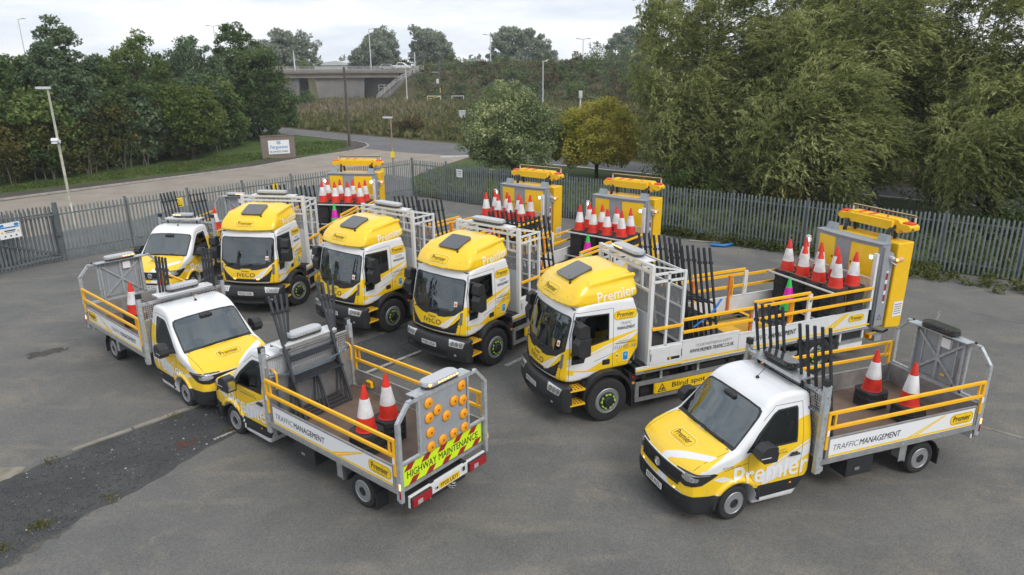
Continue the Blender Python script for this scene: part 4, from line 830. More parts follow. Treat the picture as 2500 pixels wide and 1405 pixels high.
def sign_wall():
    M_brick = mat('sign_brick', (.17, .125, .10), .9, noise=.25, nscale=14); nt = M_brick.node_tree; N = nt.nodes; L = nt.links; br = N.new('ShaderNodeTexBrick'); tc = N.new('ShaderNodeTexCoord'); L.new(tc.outputs['Object'], br.inputs['Vector'])
    mp = N.new('ShaderNodeMapping'); mp.inputs['Rotation'].default_value = (rad(90), 0, 0); L.new(tc.outputs['Object'], mp.inputs['Vector']); L.new(mp.outputs['Vector'], br.inputs['Vector'])
    br.inputs['Scale'].default_value = 1.0; br.inputs['Brick Width'].default_value = .23; br.inputs['Row Height'].default_value = .078; br.inputs['Mortar Size'].default_value = .012; br.inputs['Color1'].default_value = (.19, .135, .11, 1); br.inputs['Color2'].default_value = (.14, .105, .085, 1); br.inputs['Mortar'].default_value = (.24, .22, .2, 1); L.new(br.outputs['Color'], N['Principled BSDF'].inputs['Base Color'])
    a = Vector((-21.75, 61.79, 0)); b = Vector((-19.55, 63.6, 0)); ang = math.atan2((b - a).y, (b - a).x) - rad(14); Lw = 2.85; o = thing('sign_wall', 'brick wall carrying the Fergusons BUSINESS PARK sign on the grass verge', 'sign wall', a, ang)
    mb = MB(); mb.b2((0, 0, 0), (Lw, .32, 2.0)); link('wall', mb.mesh('wall', [M_brick]), o); mb = MB(); mb.b2((-.05, -.05, 2.0), (Lw + .05, .37, 2.07)); link('coping', mb.mesh('coping', [mat('brick_coping', (.14, .115, .10), .9, noise=.2)]), o)
    mb = MB(); mb.b2((.58, -.035, .48), (2.36, -.004, 1.66)); q = link('sign_panel', mb.mesh('sign_panel', [M_vinyl_w], bevel=.004), o)
    d = Decal(); bl = mat('sign_blue', (.01, .24, .56), .5); nv = mat('sign_navy', (.02, .05, .10), .5)
    d.text('Fergusons', 0, -.02, 1.50, .36, bl, 0, bold=.02, shear=.15); d.text('BUSINESS PARK', 0, -.38, 1.52, .16, nv, 0, bold=.02)
    for i in range(3):
        z = .26 + .10 * i; d.poly([(-.17, z + .05), (0, z - .03), (0, z + .02), (-.17, z + .10)], nv if i % 2 else bl, 0); d.poly([(0, z - .03), (.17, z + .05), (.17, z + .10), (0, z + .02)], bl if i % 2 else nv, 0)
    d.flat('lettering', (1.47, -.036, 1.07), (1, 0, 0), (0, 0, 1), q)
sign_wall()
def bridge():
    o = thing('road_bridge', 'concrete road bridge with white railings crossing in the distance', 'bridge'); P = lambda nm, fn, mats: link(nm, (lambda mb: (fn(mb), mb.mesh(nm, mats))[1])(MB()), o)
    P('deck', lambda mb: (mb.b2((-130, 178.6, 5.15), (-27.2, 188, 6.2), 0), mb.b2((-130, 178, 6.2), (-24, 188.6, 6.84), 1), mb.b2((-130, 177.96, 6.5), (-22, 178.0, 6.84), 0)), [M_conc, mat('deck_edge', (.21, .185, .165), .9, noise=.15, nscale=.6)])
    P('pier', lambda mb: mb.prism([(-48.2, 5.15), (-47.5, 0), (-36.4, 0), (-35.9, 5.15)], 179.4, 180.4, 'y'), [M_concd]); P('pier', lambda mb: mb.prism([(-62, 5.15), (-62, 0), (-52.4, 0), (-52.0, 5.15)], 179.4, 180.4, 'y'), [M_concd])
    P('pier', lambda mb: mb.prism([(-48.2, 5.15), (-47.5, 0), (-36.4, 0), (-35.9, 5.15)], 186, 187, 'y'), [M_concd])
    P('abutment', lambda mb: mb.b2((-36.5, 184, 0), (-20, 187.5, 5.15)), [M_concd]); P('abutment', lambda mb: mb.b2((-62, 186.9, 0), (-52, 187.8, 5.15)), [M_concd])  # first block: solid back wall added behind the opening to keep it dark
    P('abutment', lambda mb: mb.prism([(-27.0, 5.3), (-33.5, 0), (-20, 0), (-20, 6.2), (-27, 6.2)], 178.8, 188, 'y'), [M_concd])
    def rail(y):
        def fn(mb):
            for z in (7.15, 7.45, 7.78): mb.b2((-130, y - .05, z - .05), (-21, y + .05, z + .05))
            for i in range(40): mb.b2((-129.5 + 2.78 * i - .05, y - .05, 6.8), (-129.5 + 2.78 * i + .05, y + .05, 7.8))
            mb.b2((-130, y + .35, 6.95), (-21, y + .45, 7.2))
        return fn
    P('railing', rail(178.2), [mat('railing_grey', (.42, .42, .41), .6)]); P('railing', rail(188.2), [mat('railing_grey')])
    s = thing('bridge_steps', 'long concrete steps with handrails climbing beside the bridge', 'steps')
    def st(mb):
        a, b, c = Vector((-31.6, 172, .3)), Vector((-26.7, 172, 4.1)), Vector((-21.7, 172, 6.7))
        for p, q in ((a, b), (b, c)):
            mb.bar(p, q, 1.8, .3, 0, up=(0, 0, 1))
            for y in (-.9, .9):
                for dz in (.55, 1.05): mb.bar(p + Vector((0, y, dz)), q + Vector((0, y, dz)), .09, .09, 1)
                for i in range(6): m = p.lerp(q, i / 5) + Vector((0, y, 0)); mb.b2((m.x - .05, m.y - .05, m.z), (m.x + .05, m.y + .05, m.z + 1.1), 1)
        for z in (3.0, 3.6): mb.bar((-31.0, 171, z), (-28.4, 171, z), .09, .09, 1)
        for x in (-31, -29.7, -28.4): mb.b2((x - .05, 170.95, 1.5), (x + .05, 171.05, 3.6), 1)
    link('stair_flight', (lambda mb: (st(mb), mb.mesh('stair_flight', [M_concd, mat('railing_grey')]))[1])(MB()), s)
bridge()
w = thing('warehouse', 'pale warehouse with a shallow gabled roof beyond the bridge', 'building', (-72, 300, 0)); mb = MB(); mb.b2((-14, 0, 0), (7, 30, 8.3)); link('wall', mb.mesh('wall', [mat('warehouse_wall', (.42, .46, .46), .8)]), w); mb = MB(); mb.prism([(-14.6, 8.3), (7.6, 8.3), (7.6, 8.6), (.8, 10.0), (-14.6, 8.45)], -.5, 30.5, 'y'); link('roof', mb.mesh('roof', [mat('warehouse_roof', (.50, .54, .54), .7)]), w)
def small_car(name, label, cat, x, y, z, L, col, prof, win, rz=0.0):
    o = thing(name, label, cat, (x, y, z), rz); mb = MB(); mb.prism(prof, -.88, .88, 'y'); link('body', mb.mesh('body', [col], bevel=.08, smooth=35), o)
    mb = MB(); mb.prism(win, -.90, .90, 'y'); link('windows', mb.mesh('windows', [M_lensd]), o)
    for s in (1, -1):
        for q in (-L * .31, L * .31): mb = MB(); mb.lathe([(.33, -.1), (.33, .1)], 14, 0, Matrix.Translation((q, s * .80, .33)) @ ROT90); link('wheel', mb.mesh('wheel', [M_rubber]), o)
small_car('pickup', 'white pickup truck driving across the bridge', 'pickup truck', -27.6, 184.5, 6.86, 5.2, M_vinyl_w, [(-2.6, .45), (2.6, .45), (2.6, .95), (1.6, 1.1), (.7, 1.75), (-.7, 1.8), (-.95, 1.15), (-2.6, 1.1)], [(1.35, 1.12), (.62, 1.66), (-.62, 1.70), (-.8, 1.15)])
small_car('car', 'silver grey car just ahead of the pickup on the bridge', 'car', -30.2, 181.0, 6.86, 4.2, mat('silver_car_paint', (.34, .37, .40), .3, metal=.4, coat=.5), [(-2.1, .3), (2.1, .3), (2.1, .8), (1.3, .95), (.5, 1.45), (-1.2, 1.45), (-2.0, .95)], [(1.15, .95), (.42, 1.38), (-1.1, 1.38), (-1.6, .97)])
for i, (x, y) in enumerate(((-7.2, 106.5), (-4.9, 108.5))):
    o = thing('roadside_cabinet', ['pale grey roadside cabinet standing clear in the rough grass', 'pale grey roadside cabinet partly hidden by the round tree'][i], 'utility cabinet', (x, y, 0)); mb = MB(); mb.box((0, 0, .75), (.95, .5, 1.3)); link('cabinet', mb.mesh('cabinet', [mat('cabinet_grey', (.46, .48, .50), .6, noise=.12)], bevel=.03), o); mb = MB(); mb.box((0, 0, 1.43), (1.05, .6, .08)); link('lid', mb.mesh('lid', [M_lgrey]), o)
o = thing('pole_cabinet', 'grey box on a white pole rising behind the golden tree', 'signal box', (8.68, 90, 0)); mb = MB(); mb.lathe([(.12, 0), (.10, 4.1)], 10); link('pole', mb.mesh('pole', [M_lgrey]), o); mb = MB(); mb.box((0, 0, 4.3), (.42, .36, .86)); mb.box((0, -.2, 4.3), (.3, .03, .6)); link('box', mb.mesh('box', [M_lgrey], bevel=.02), o)
for i, (x, y, L, c) in enumerate(((-18.4, 160, 2.9, yw), (-13.0, 160, 2.6, M_wht))):
    o = thing('height_barrier', ['white and yellow swing barrier below the embankment', 'thin white goal shaped barrier beside the swing barrier'][i], 'barrier', (x, y, 0)); mb = MB()
    for q in (0, L): mb.box((q, 0, .75), (.12, .12, 1.5), 0)
    mb.bar((0, 0, 1.42), (L, 0, 1.42), .12, .12, 0)
    if i == 0: mb.bar((0, -.1, .75), (L, -.1, 1.35), .09, .09, 1)
    link('frame', mb.mesh('frame', [M_wht, c]), o)
# blue hose and timber lying by the fence
mb = MB(); pts = [(8.2, 33.0, .10), (8.66, 32.71, .14), (9.09, 32.2, .12), (9.6, 32.0, .11), (10.0, 31.5, .10), (10.05, 30.9, .09), (9.85, 30.4, .09), (9.4, 30.15, .09), (8.9, 30.35, .09)]
mb.tube(pts, .07, 8); mb.tube([(8.4, 33.1, .2), (8.9, 32.6, .22), (9.5, 32.3, .16)], .05, 7); tag(link('hose', mb.mesh('hose', [M_hose], smooth=50)), 'blue hose lying in a loop on the yard by the fence', 'hose')
mb = MB(); mb.tube([(8.2, 31.3, .05), (9.6, 30.8, .06), (10.2, 30.9, .06)], .025, 6); tag(link('pipe', mb.mesh('pipe', [mat('pale_pipe', (.4, .36, .3), .7)])), 'thin pale pipe lying beside the blue hose', 'pipe')
mb = MB(); mb.tube([(-13.2, 27.6, .02), (-12.6, 27.65, .03), (-11.9, 27.4, .02)], .02, 5); tag(link('cable', mb.mesh('cable', [M_trim])), 'short dark cable lying on the yard near the gate', 'cable')

def crack(pts, w, seed, m):
    r = random.Random(seed); mb = MB(); P = []
    for a, b in zip(pts[:-1], pts[1:]):
        n = max(2, int(math.hypot(b[0] - a[0], b[1] - a[1]) / .22))
        for i in range(n): t = i / n; P.append(Vector((a[0] + (b[0] - a[0]) * t + r.uniform(-.04, .04), a[1] + (b[1] - a[1]) * t + r.uniform(-.04, .04), .014)))
    for p, q in zip(P[:-1], P[1:]): mb.bar(p, q, w * r.uniform(.5, 1.3), .002)
    tag(link('yard_crack', mb.mesh('yard_crack', [m])), kind='structure')
M_crk = mat('crack_dirt', (.085, .08, .072), .95); M_crl = mat('old_joint', (.21, .195, .165), .95)
crack([(-15.5, 24), (-11.8, 21.5), (-9.6, 19.8)], .012, 2, M_crk); crack([(13.6, 23.8), (15.4, 20.8), (17.5, 18.8)], .014, 3, M_crk)
crack([(.6, 9.3), (2.4, 8.6), (5.8, 8.9)], .008, 4, M_crk); crack([(12.3, 19.3), (14.2, 21.8)], .05, 6, M_crl); crack([(-6.6, 29.4), (-2, 27.0), (4, 27.4)], .018, 7, M_crk)
# ================================================================== dropside vans
ROTL = Matrix.Rotation(rad(-90), 4, 'X')          # lathe axis Z -> +Y
def wheel_meshes(key, R, rr, w, truck=False):
    """tyre and rim with the outer face towards +Y, centred on the hub face"""
    if key + 't' in CACHE: return CACHE[key + 't'], CACHE[key + 'r']
    t = MB(); s = R - rr
    t.lathe([(rr, -w), (rr + s * .25, -w - .005), (R - .03, -w), (R, -w + .035), (R, -.045), (R - .028, -.004), (rr + s * .6, .006), (rr + s * .15, 0), (rr, -.012)], 40, 0, ROTL)
    for k in range(3):                                   # tread grooves
        y = -w * (.3 + .2 * k); t.lathe([(R + .001, y - .006), (R + .0015, y), (R + .001, y + .006)], 40, 1, ROTL)
    CACHE[key + 't'] = t.mesh('tyre', [M_rubber, M_hole], smooth=35)
    m = MB(); d = .055 if not truck else .10
    if not truck:
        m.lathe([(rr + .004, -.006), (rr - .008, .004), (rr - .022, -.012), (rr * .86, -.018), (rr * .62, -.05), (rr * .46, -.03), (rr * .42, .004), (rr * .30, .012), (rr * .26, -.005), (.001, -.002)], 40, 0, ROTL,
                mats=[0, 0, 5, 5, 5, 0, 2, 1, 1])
        for k in range(14):
            a = 2 * PI * k / 14; c = ROTL @ Vector((rr * .745 * math.cos(a), rr * .745 * math.sin(a), -.026)); mm = Matrix.Translation(c) @ ROTL @ Matrix.Rotation(a, 4, 'Z')
            m.lathe([(.0001, .014), (.024, .012), (.027, -.02)], 8, 3, mm)
    else:
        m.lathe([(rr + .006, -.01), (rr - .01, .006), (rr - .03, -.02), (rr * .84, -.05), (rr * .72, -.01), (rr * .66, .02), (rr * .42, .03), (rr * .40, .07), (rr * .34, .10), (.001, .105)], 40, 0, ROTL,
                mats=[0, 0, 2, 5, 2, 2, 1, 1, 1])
        for k in range(10):
            a = 2 * PI * (k + .5) / 10; c = ROTL @ Vector((rr * .80 * math.cos(a), rr * .80 * math.sin(a), -.03)); m.lathe([(.0001, .008), (.026, .005), (.03, -.02)], 8, 3, Matrix.Translation(c) @ ROTL)
            b = a + PI / 10; p = ROTL @ Vector((rr * .56 * math.cos(b), rr * .56 * math.sin(b), .024)); m.lathe([(.022, 0), (.02, .028), (.001, .034)], 7, 4, Matrix.Translation(p) @ ROTL)
            b2 = b + (0.28 if k % 2 == 0 else -0.28); q = ROTL @ Vector((rr * .56 * math.cos(b2), rr * .56 * math.sin(b2), .030)); m.bar(p + Vector((0, .03, 0)), q, .02, .012, 4, up=(0, 1, 0))
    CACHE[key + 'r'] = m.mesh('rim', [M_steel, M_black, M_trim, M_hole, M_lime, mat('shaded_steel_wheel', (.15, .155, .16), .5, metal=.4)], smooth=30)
    return CACHE[key + 't'], CACHE[key + 'r']
def add_wheel(root, key, x, y, z, R, rr, w, steer=0.0, truck=False):
    t, r = wheel_meshes(key, R, rr, w, truck)
    rz = rad(steer) + (PI if y < 0 else 0)
    o = link('wheel', t, root, (x, y, z), rz)
    link('rim', r, o)
    return o

def van_sdf(x, y, z):
    a = np.abs(y)
    f = np.clip((x + 1.0) / 0.7, 0, 1); f = f * f * (3 - 2 * f)
    xb = x + 0.10 * f * np.minimum(a / .86, 1.1) ** 2
    prof = chaikin([(-1.57, .215), (-1.57, 2.10), (-1.53, 2.20), (-1.25, 2.245), (-.95, 2.235), (-.70, 2.17), (-.53, 2.07), (.10, 1.40), (.18, 1.36), (.45, 1.285), (.75, 1.18), (.93, 1.06), (.985, .94), (1.0, .75), (1.035, .64), (1.05, .45), (1.0, .27), (.9, .23), (.45, .22), (-.45, .215)], 1)
    P = poly_sdf(prof, xb, z)
    plan = poly_sdf([(1.20, -.3), (1.10, .2), (1.06, .5), (.99, .72), (.84, .88), (.56, .965), (.2, .992), (-.6, .992), (-1.62, .985), (-1.62, -.3)], x, a)
    tum = poly_sdf([(-.5, .1), (.93, .1), (.975, .5), (.99, .80), (.985, 1.2), (.955, 1.45), (.80, 2.12), (.74, 2.5), (-.5, 2.5)], a, z)
    s = smax(smax(P, plan, .07), tum, .09)
    # flat-sided flare over the front wheel and the wheel opening
    fl = np.maximum(np.abs(np.hypot(x, z - .36) - .45) - .045, np.maximum(a - 1.008, .7 - a)); fl = np.maximum(fl, .33 - z)
    s = smin(s, fl, .04)
    return smax(s, -np.maximum(np.hypot(x, z - .35) - .425, .60 - a), .015)

VAN = {}
def van_body():
    if VAN: return VAN
    V, F = sdf_mesh(van_sdf, (-1.65, -1.08, .14), (1.14, 1.08, 2.32), .03)
    bm = bmesh.new(); vs = [bm.verts.new(p) for p in V]
    for q in F: bm.faces.new([vs[i] for i in q]).smooth = True
    bmesh.ops.recalc_face_normals(bm, faces=bm.faces); bm.normal_update()
    tmp = bpy.data.meshes.new('tmp'); bm.to_mesh(tmp); b2 = bmesh.new(); b2.from_mesh(tmp); VAN['bvh'] = BVHTree.FromBMesh(b2); b2.free()
    W, Y, T, G, WS, SG = range(6)
    top = lambda c, n: n.z > .3 and c.x > -.05
    paint(bm, [(1.2, -.96), (1.2, .96), (.62, .955), (.34, .91), (.07, .815), (.11, .4), (.13, 0), (.11, -.4), (.07, -.815), (.34, -.91), (.62, -.955)], (0, 1), Y, top)
    front = lambda c, n: c.x > .34
    paint(bm, [(-1.2, .64), (1.2, .64), (1.2, 1.03), (-1.2, 1.03)], (1, 2), Y, lambda c, n: c.x > .5 and (n.x > .3 or abs(n.y) > .3))
    for sgn in (1, -1):
        side = lambda c, n: c.y * sgn > .5 and n.y * sgn > .25
        paint(bm, [(1.1, .60), (1.1, 1.06), (.55, 1.02), (.30, 1.08), (-.1, 1.22), (-.32, 1.335), (-1.22, 1.36), (-1.22, 1.73), (-1.42, 1.79), (-1.7, 1.80), (-1.7, .61), (-.40, .61), (.40, .60)], (0, 2), Y, side)
        paint(bm, [(-.46, .82), (-.56, .61), (-.80, .67), (-1.7, 1.16), (-1.7, 1.36)], (0, 2), W, side)
        paint(bm, [(-.62, .955), (-.66, .925), (-1.7, 1.40), (-1.7, 1.435)], (0, 2), W, side)
        paint(bm, [(.50, .93), (.30, .84), (.10, .87), (.30, .96)], (0, 2), W, side)
        paint(bm, [(-.30, .335), (-.30, .61), (-1.505, .61), (-1.505, .365)], (0, 2), T, side)
        # side window with its black surround
        paint(bm, [(-.14, 1.32), (-1.235, 1.335), (-1.275, 1.95), (-1.25, 2.0), (-.84, 1.985), (-.74, 1.93), (-.40, 1.63)], (0, 2), T, side)
        paint(bm, [(-.30, 1.365), (-1.205, 1.372), (-1.245, 1.93), (-1.22, 1.965), (-.85, 1.952), (-.77, 1.91), (-.45, 1.60)], (0, 2), SG, side)
        for p, q in (((-1.345, .40), (-1.37, 2.06)), ((-1.37, 2.06), (-.80, 2.06)), ((-.80, 2.06), (-.52, 1.84)), ((-.40, .62), (-.22, .95)), ((-.22, .95), (-.20, 1.30)), ((.28, 1.06), (-.2, 1.13))):
            paint(bm, strip(p, q, .009), (0, 2), G, side, only=(W, Y))
    paint(bm, [(-1.3, .1), (1.3, .1), (1.3, .62), (-1.3, .62)], (1, 2), T, front)
    paint(bm, [(.985, .60), (.985, .685), (-.42, .685), (-.42, .60)], (0, 2), T, lambda c, n: False)
    scr = lambda c, n: c.x > -.85 and n.x > .25 and c.z > 1.2
    O = [(-.86, 1.36), (-.6, 1.375), (0, 1.395), (.6, 1.375), (.86, 1.36), (.815, 1.90), (.785, 1.985), (.72, 2.02), (.4, 2.045), (0, 2.055), (-.4, 2.045), (-.72, 2.02), (-.785, 1.985), (-.815, 1.90)]
    paint(bm, O, (1, 2), T, scr)
    paint(bm, [(y * .955, 1.405 + (z - 1.36) * .895) for y, z in O], (1, 2), WS, scr)
    hood = lambda c, n: c.x > -.02 and n.z > .2
    for s2 in (1, -1):
        paint(bm, strip((.12, .84 * s2), (.80, .80 * s2), .010), (0, 1), G, hood, only=(W, Y))
    paint(bm, [(1.05, .02), (.90, .02), (.66, .36), (.36, .84), (.52, .84), (.80, .42)], (0, 1), W, hood)
    paint(bm, [(.98, .20), (.92, .20), (.60, .84), (.66, .84)], (0, 1), Y, hood)
    paint(bm, [(.02, .64), (.02, .80), (.20, .80), (.36, .64)], (1, 2), W, lambda c, n: c.x > .7 and n.x > .3)
    scr_g = pull(bm, {WS}); sd = pull(bm, {SG})
    VAN['cab'] = to_mesh(bm, 'cab', [M_white, M_yel, M_trim, M_gap]); bm.free()
    VAN['screen'] = to_mesh(scr_g, 'windscreen', [M_glassw]); scr_g.free()
    for nm, sg in (('wl', 1), ('wr', -1)):
        b = sd.copy(); bmesh.ops.delete(b, geom=[f for f in b.faces if f.calc_center_median().y * sg < 0], context='FACES')
        VAN[nm] = to_mesh(b, 'side_window', [M_glasss]); b.free()
    for k in ('cab', 'screen', 'wl', 'wr'):
        for p in VAN[k].polygons: p.material_index = p.material_index if k == 'cab' else 0
    sd.free(); return VAN

def front_strip(mb, bvh, y0, y1, z0, z1, out, m=0, n=16, ax=1.0, thick=.03):
    """a bar that follows the curved front between y0 and y1, standing out by `out`"""
    A = []
    for i in range(n + 1):
        y = y0 + (y1 - y0) * i / n; zc = (z0 + z1) / 2
        h = bvh.ray_cast(Vector((3, y, zc)), Vector((-1, 0, 0)), 4)
        if h[0] is not None and h[0].x > .55: A.append((h[0].x, y))
    n = len(A) - 1
    if n < 1: return
    vs = []
    for x, y in A: vs += [(x + out, y, z0), (x + out, y, z1), (x - thick, y, z1), (x - thick, y, z0)]
    fs = []
    for i in range(n):
        a, b = 4 * i, 4 * i + 4
        for j in range(4): fs.append((a + j, a + (j + 1) % 4, b + (j + 1) % 4, b + j))
    fs += [(0, 3, 2, 1), (4 * n, 4 * n + 1, 4 * n + 2, 4 * n + 3)]
    mb.add(vs, fs, m)

def lightbar(parent, x, y, z, L, W, style, lit='', key=''):
    """flat beacon bar, long axis along y"""
    k = 'lb' + style + lit + '%.2f%.2f' % (L, W)
    def fn(mb):
        P = rrect(W, L, W * .48, 5)
        mb.prism(P, -.035, .0, 'z', 1)
        mb.prism([(a * .985, b * .985) for a, b in P], .0, .055, 'z', 0)
        mb.prism([(a * .90, b * .95) for a, b in P], .055, .066, 'z', 2)
        for s in (-1, 1):
            mb.box((0, s * L * .33, -.06), (W * .5, .05, .05), 1); mb.box((W * .34, s * L * .36, -.05), (.04, .09, .03), 1); mb.box((-W * .34, s * L * .36, -.05), (.04, .09, .03), 1)
        nl = 9
        for i in range(nl):
            yy = -L * .36 + L * .72 * i / (nl - 1)
            for s in (-1, 1):
                on = ('f' in lit and s > 0 and i in ((5, 6, 7, 8) if 'b' not in lit else (0, 1, 2, 3))) or ('r' in lit and s < 0 and i < 7)
                mb.box((s * W * .497, yy, .028), (.008, L * .07, .032), 3 if on else 4)
        if 'f' in lit or 'r' in lit:
            for i in range(4):
                s = 1 if 'f' in lit else -1
                mb.box((s * W * .44, (L * .44 if 'b' not in lit else -L * .44) * (1 - .03 * i), .028), (.03, .02, .03), 3)
    lens = {'silver': M_lens, 'smoke': M_lensd}[style]
    return part('beacon_bar', k, fn, [lens, M_black, M_silver if style == 'silver' else M_smoke, M_amblit, M_silver if style == 'silver' else M_smoke], parent, bevel=.006)

def mesh_panel(mb, y0, y1, z0, z1, x, step, w, m=0, plane='x'):
    n = int((y1 - y0) / step); k = int((z1 - z0) / step)
    for i in range(n + 1):
        y = y0 + (y1 - y0) * i / n
        if plane == 'x': mb.box((x, y, (z0 + z1) / 2), (w, w, z1 - z0), m)
        else: mb.box((y, x, (z0 + z1) / 2), (w, w, z1 - z0), m)
    for j in range(k + 1):
        z = z0 + (z1 - z0) * j / k
        if plane == 'x': mb.box((x, (y0 + y1) / 2, z), (w * .9, y1 - y0, w), m)
        else: mb.box(((y0 + y1) / 2, x, z), (y1 - y0, w * .9, w), m)

def build_van(pose, label, plate, rplate, bars, steer=0.0):
    x, y, a = pose
    B = van_body(); bvh = B['bvh']
    root = thing('dropside_van', label, 'flatbed van', (x, y, 0), rad(a), 'yellow and white dropside vans')
    P = lambda nm, key, fn, mats, par=root, **k: part(nm, 'van_' + key, fn, mats, par, **k)
    cab = link('cab', B['cab'], root); link('windscreen', B['screen'], root); link('side_window', B['wl'], root); link('side_window', B['wr'], root)
    # ---- inside the cab
    def dash(mb):
        mb.prism([(-.05, 1.05), (-.05, 1.34), (.10, 1.37), (.35, 1.24), (.35, 1.0)], -.80, .80, 'y', 0)
        mb.box((-.10, -.38, 1.30), (.16, .42, .12), 1)
    P('dashboard', 'dash', dash, [M_dash, M_trim], bevel=.02)
    def paper(mb): mb.box((.06, .12, 1.372), (.10, .26, .006), 0)
    P('paper', 'paper', paper, [M_vinyl_w])
    def wheelst(mb):
        c = Vector((-.33, -.40, 1.33)); u = Vector((0, 1, 0)); v = Vector((.45, 0, .89))
        mb.tube([c + u * .19 * math.cos(t) + v * .19 * math.sin(t) for t in [2 * PI * i / 20 for i in range(20)]], .016, 6, 0, closed=True)
        for t in (0, 2.1, 4.2): mb.bar(c, c + u * .18 * math.cos(t) + v * .18 * math.sin(t), .03, .012)
    P('steering_wheel', 'steer', wheelst, [M_trim])
    def seat(yc):
        def fn(mb):
            mb.box((-.80, yc, 1.0), (.5, .48, .16)); mb.prism([(-1.02, 1.02), (-1.14, 1.68), (-1.26, 1.68), (-1.16, 1.0)], yc - .24, yc + .24, 'y'); mb.box((-1.20, yc, 1.80), (.10, .26, .18))
        return fn
    for i, yc in enumerate((-.45, .14, .60)): P('seat', 'seat%d' % i, seat(yc), [M_seat], bevel=.03)
    def rear(mb): mb.box((-1.50, 0, 1.2), (.04, 1.7, 1.5)); mb.box((-.6, 0, .62), (1.7, 1.7, .05))
    P('cab_lining', 'lining', rear, [M_dash])
    def mirin(mb): mb.box((-.46, 0, 1.98), (.14, .30, .09), 0)
    P('sensor_pod', 'pod', mirin, [M_trim], bevel=.02)
    # ---- nose
    def grille(mb):
        for i, z in enumerate((.755, .80, .845, .89, .935, .975)):
            front_strip(mb, bvh, -.60 - i * .012, .60 + i * .012, z - .013, z + .013, .022, 0)
        front_strip(mb, bvh, -.62, .62, .735, .99, .008, 1, thick=.02)
        front_strip(mb, bvh, -.69, .69, .995, 1.012, .016, 2)
    gr = P('grille', 'grille', grille, [M_black, M_hole, M_white])
    def badge(mb):
        h = bvh.ray_cast(Vector((3, 0, .875)), Vector((-1, 0, 0)), 4)[0]; M = Matrix.Translation(h + Vector((.022, 0, 0))) @ Matrix.Rotation(rad(90), 4, 'Y')
        mb.lathe([(.088, 0), (.092, .012), (.078, .018), (.074, .010)], 28, 0, M); mb.lathe([(.0001, .006), (.075, .006)], 28, 1, M)
        X = h.x + .032
        for p, q in (((-.030, .066), (0, .008)), ((.030, .066), (0, .008)), ((-.062, .035), (-.030, -.062)), ((-.030, -.062), (0, -.002)), ((0, -.002), (.030, -.062)), ((.030, -.062), (.062, .035))):
            mb.bar((X, p[0], .875 + p[1]), (X, q[0], .875 + q[1]), .014, .008, 0, up=(1, 0, 0))
    P('badge', 'badge', badge, [M_chrome, M_black], gr)
    def lower(mb):
        for z in (.40, .45, .50, .55): front_strip(mb, bvh, -.52, .52, z - .012, z + .012, .014, 0)
        for s in (1, -1):
            for z in (.42, .47, .52): front_strip(mb, bvh, s * .60, s * .86, z - .011, z + .011, .012, 0, n=6)
        front_strip(mb, bvh, -.95, .95, .585, .615, .012, 0)
        front_strip(mb, bvh, -.95, .95, .27, .31, .02, 0)
    P('bumper_grille', 'lower', lower, [M_black])
    for s in (1, -1):
        d = Decal()
        HL = [(-.33, -.13), (-.13, -.175), (.16, -.125), (.375, .05), (.33, .085), (.02, .098), (-.33, .07)]
        d.poly(HL if s > 0 else [(-p, q) for p, q in HL][::-1], M_lensd, 0)
        R1 = [(-.29, -.02), (-.10, -.075), (.10, -.055), (.12, .01), (-.05, .045), (-.29, .04)]
        d.poly(R1 if s > 0 else [(-p, q) for p, q in R1][::-1], mat('headlamp_bowl', (.42, .42, .43), .2, metal=.6), 1)
        for cx, cy, r in ((-.17, -.005, .045), (.0, -.015, .045)):
            d.poly([(s * cx + r * .9 * math.cos(2 * PI * i / 16), cy + r * math.sin(2 * PI * i / 16)) for i in range(16)], M_lens, 2)
            d.poly([(s * cx + r * .5 * math.cos(2 * PI * i / 12), cy + r * .55 * math.sin(2 * PI * i / 12)) for i in range(12)], M_chrome, 3)
        L2 = [(-.28, .045), (.28, .062), (.26, .072), (-.28, .056)]
        d.poly(L2 if s > 0 else [(-p, q) for p, q in L2][::-1], M_lens, 1)
        U = Vector((-.62, s * .78, 0)) * s
        d.drape('headlight', bvh, (.80, s * .80, .965), U, (0, 0, 1), root, 'van_hl%d' % s, cell=.05, lift=.004)
        d2 = Decal(); d2.poly(rrect(.05, .024, .01), M_amblit, 0)
        d2.drape('indicator', bvh, (1.0, s * .53, .655), (0, 1, 0), (0, 0, 1), root, 'van_ind%d' % s)
        def wiper(mb, s=s):
            p0 = bvh.ray_cast(Vector((3, -.02 - .42 * (s > 0), 1.40)), Vector((-1, 0, 0)), 5)[0] + Vector((.012, 0, .01)); pts = [p0]
            for i in range(1, 7):
                yy = p0.y + .60 * i / 6; zz = 1.40 + .018 * math.sin(i / 6 * PI)
                pts.append(bvh.ray_cast(Vector((3, yy, zz)), Vector((-1, 0, 0)), 5)[0] + Vector((.03, 0, .015)))
            mb.tube(pts, .016, 5); mb.bar(pts[0], pts[2] + Vector((.02, 0, .0)), .02, .012)
        P('wiper', 'wip%d' % s, wiper, [M_trim])
        def mirror(mb, s=s):
            mb.prism([(-.52, 1.28), (-.54, 1.44), (-.47, 1.585), (-.30, 1.60), (-.19, 1.52), (-.16, 1.40), (-.25, 1.28)], s * 1.09, s * 1.31, 'y', 0)
            mb.bar((-.28, s * .93, 1.36), (-.33, s * 1.14, 1.37), .12, .07, 0)
            mb.box((-.535, s * 1.2, 1.43), (.012, .17, .22), 1); mb.box((-.27, s * 1.314, 1.40), (.22, .012, .025), 2)
        P('wing_mirror', 'mir%d' % s, mirror, [M_black, M_chrome, M_vinyl_w], bevel=.025)
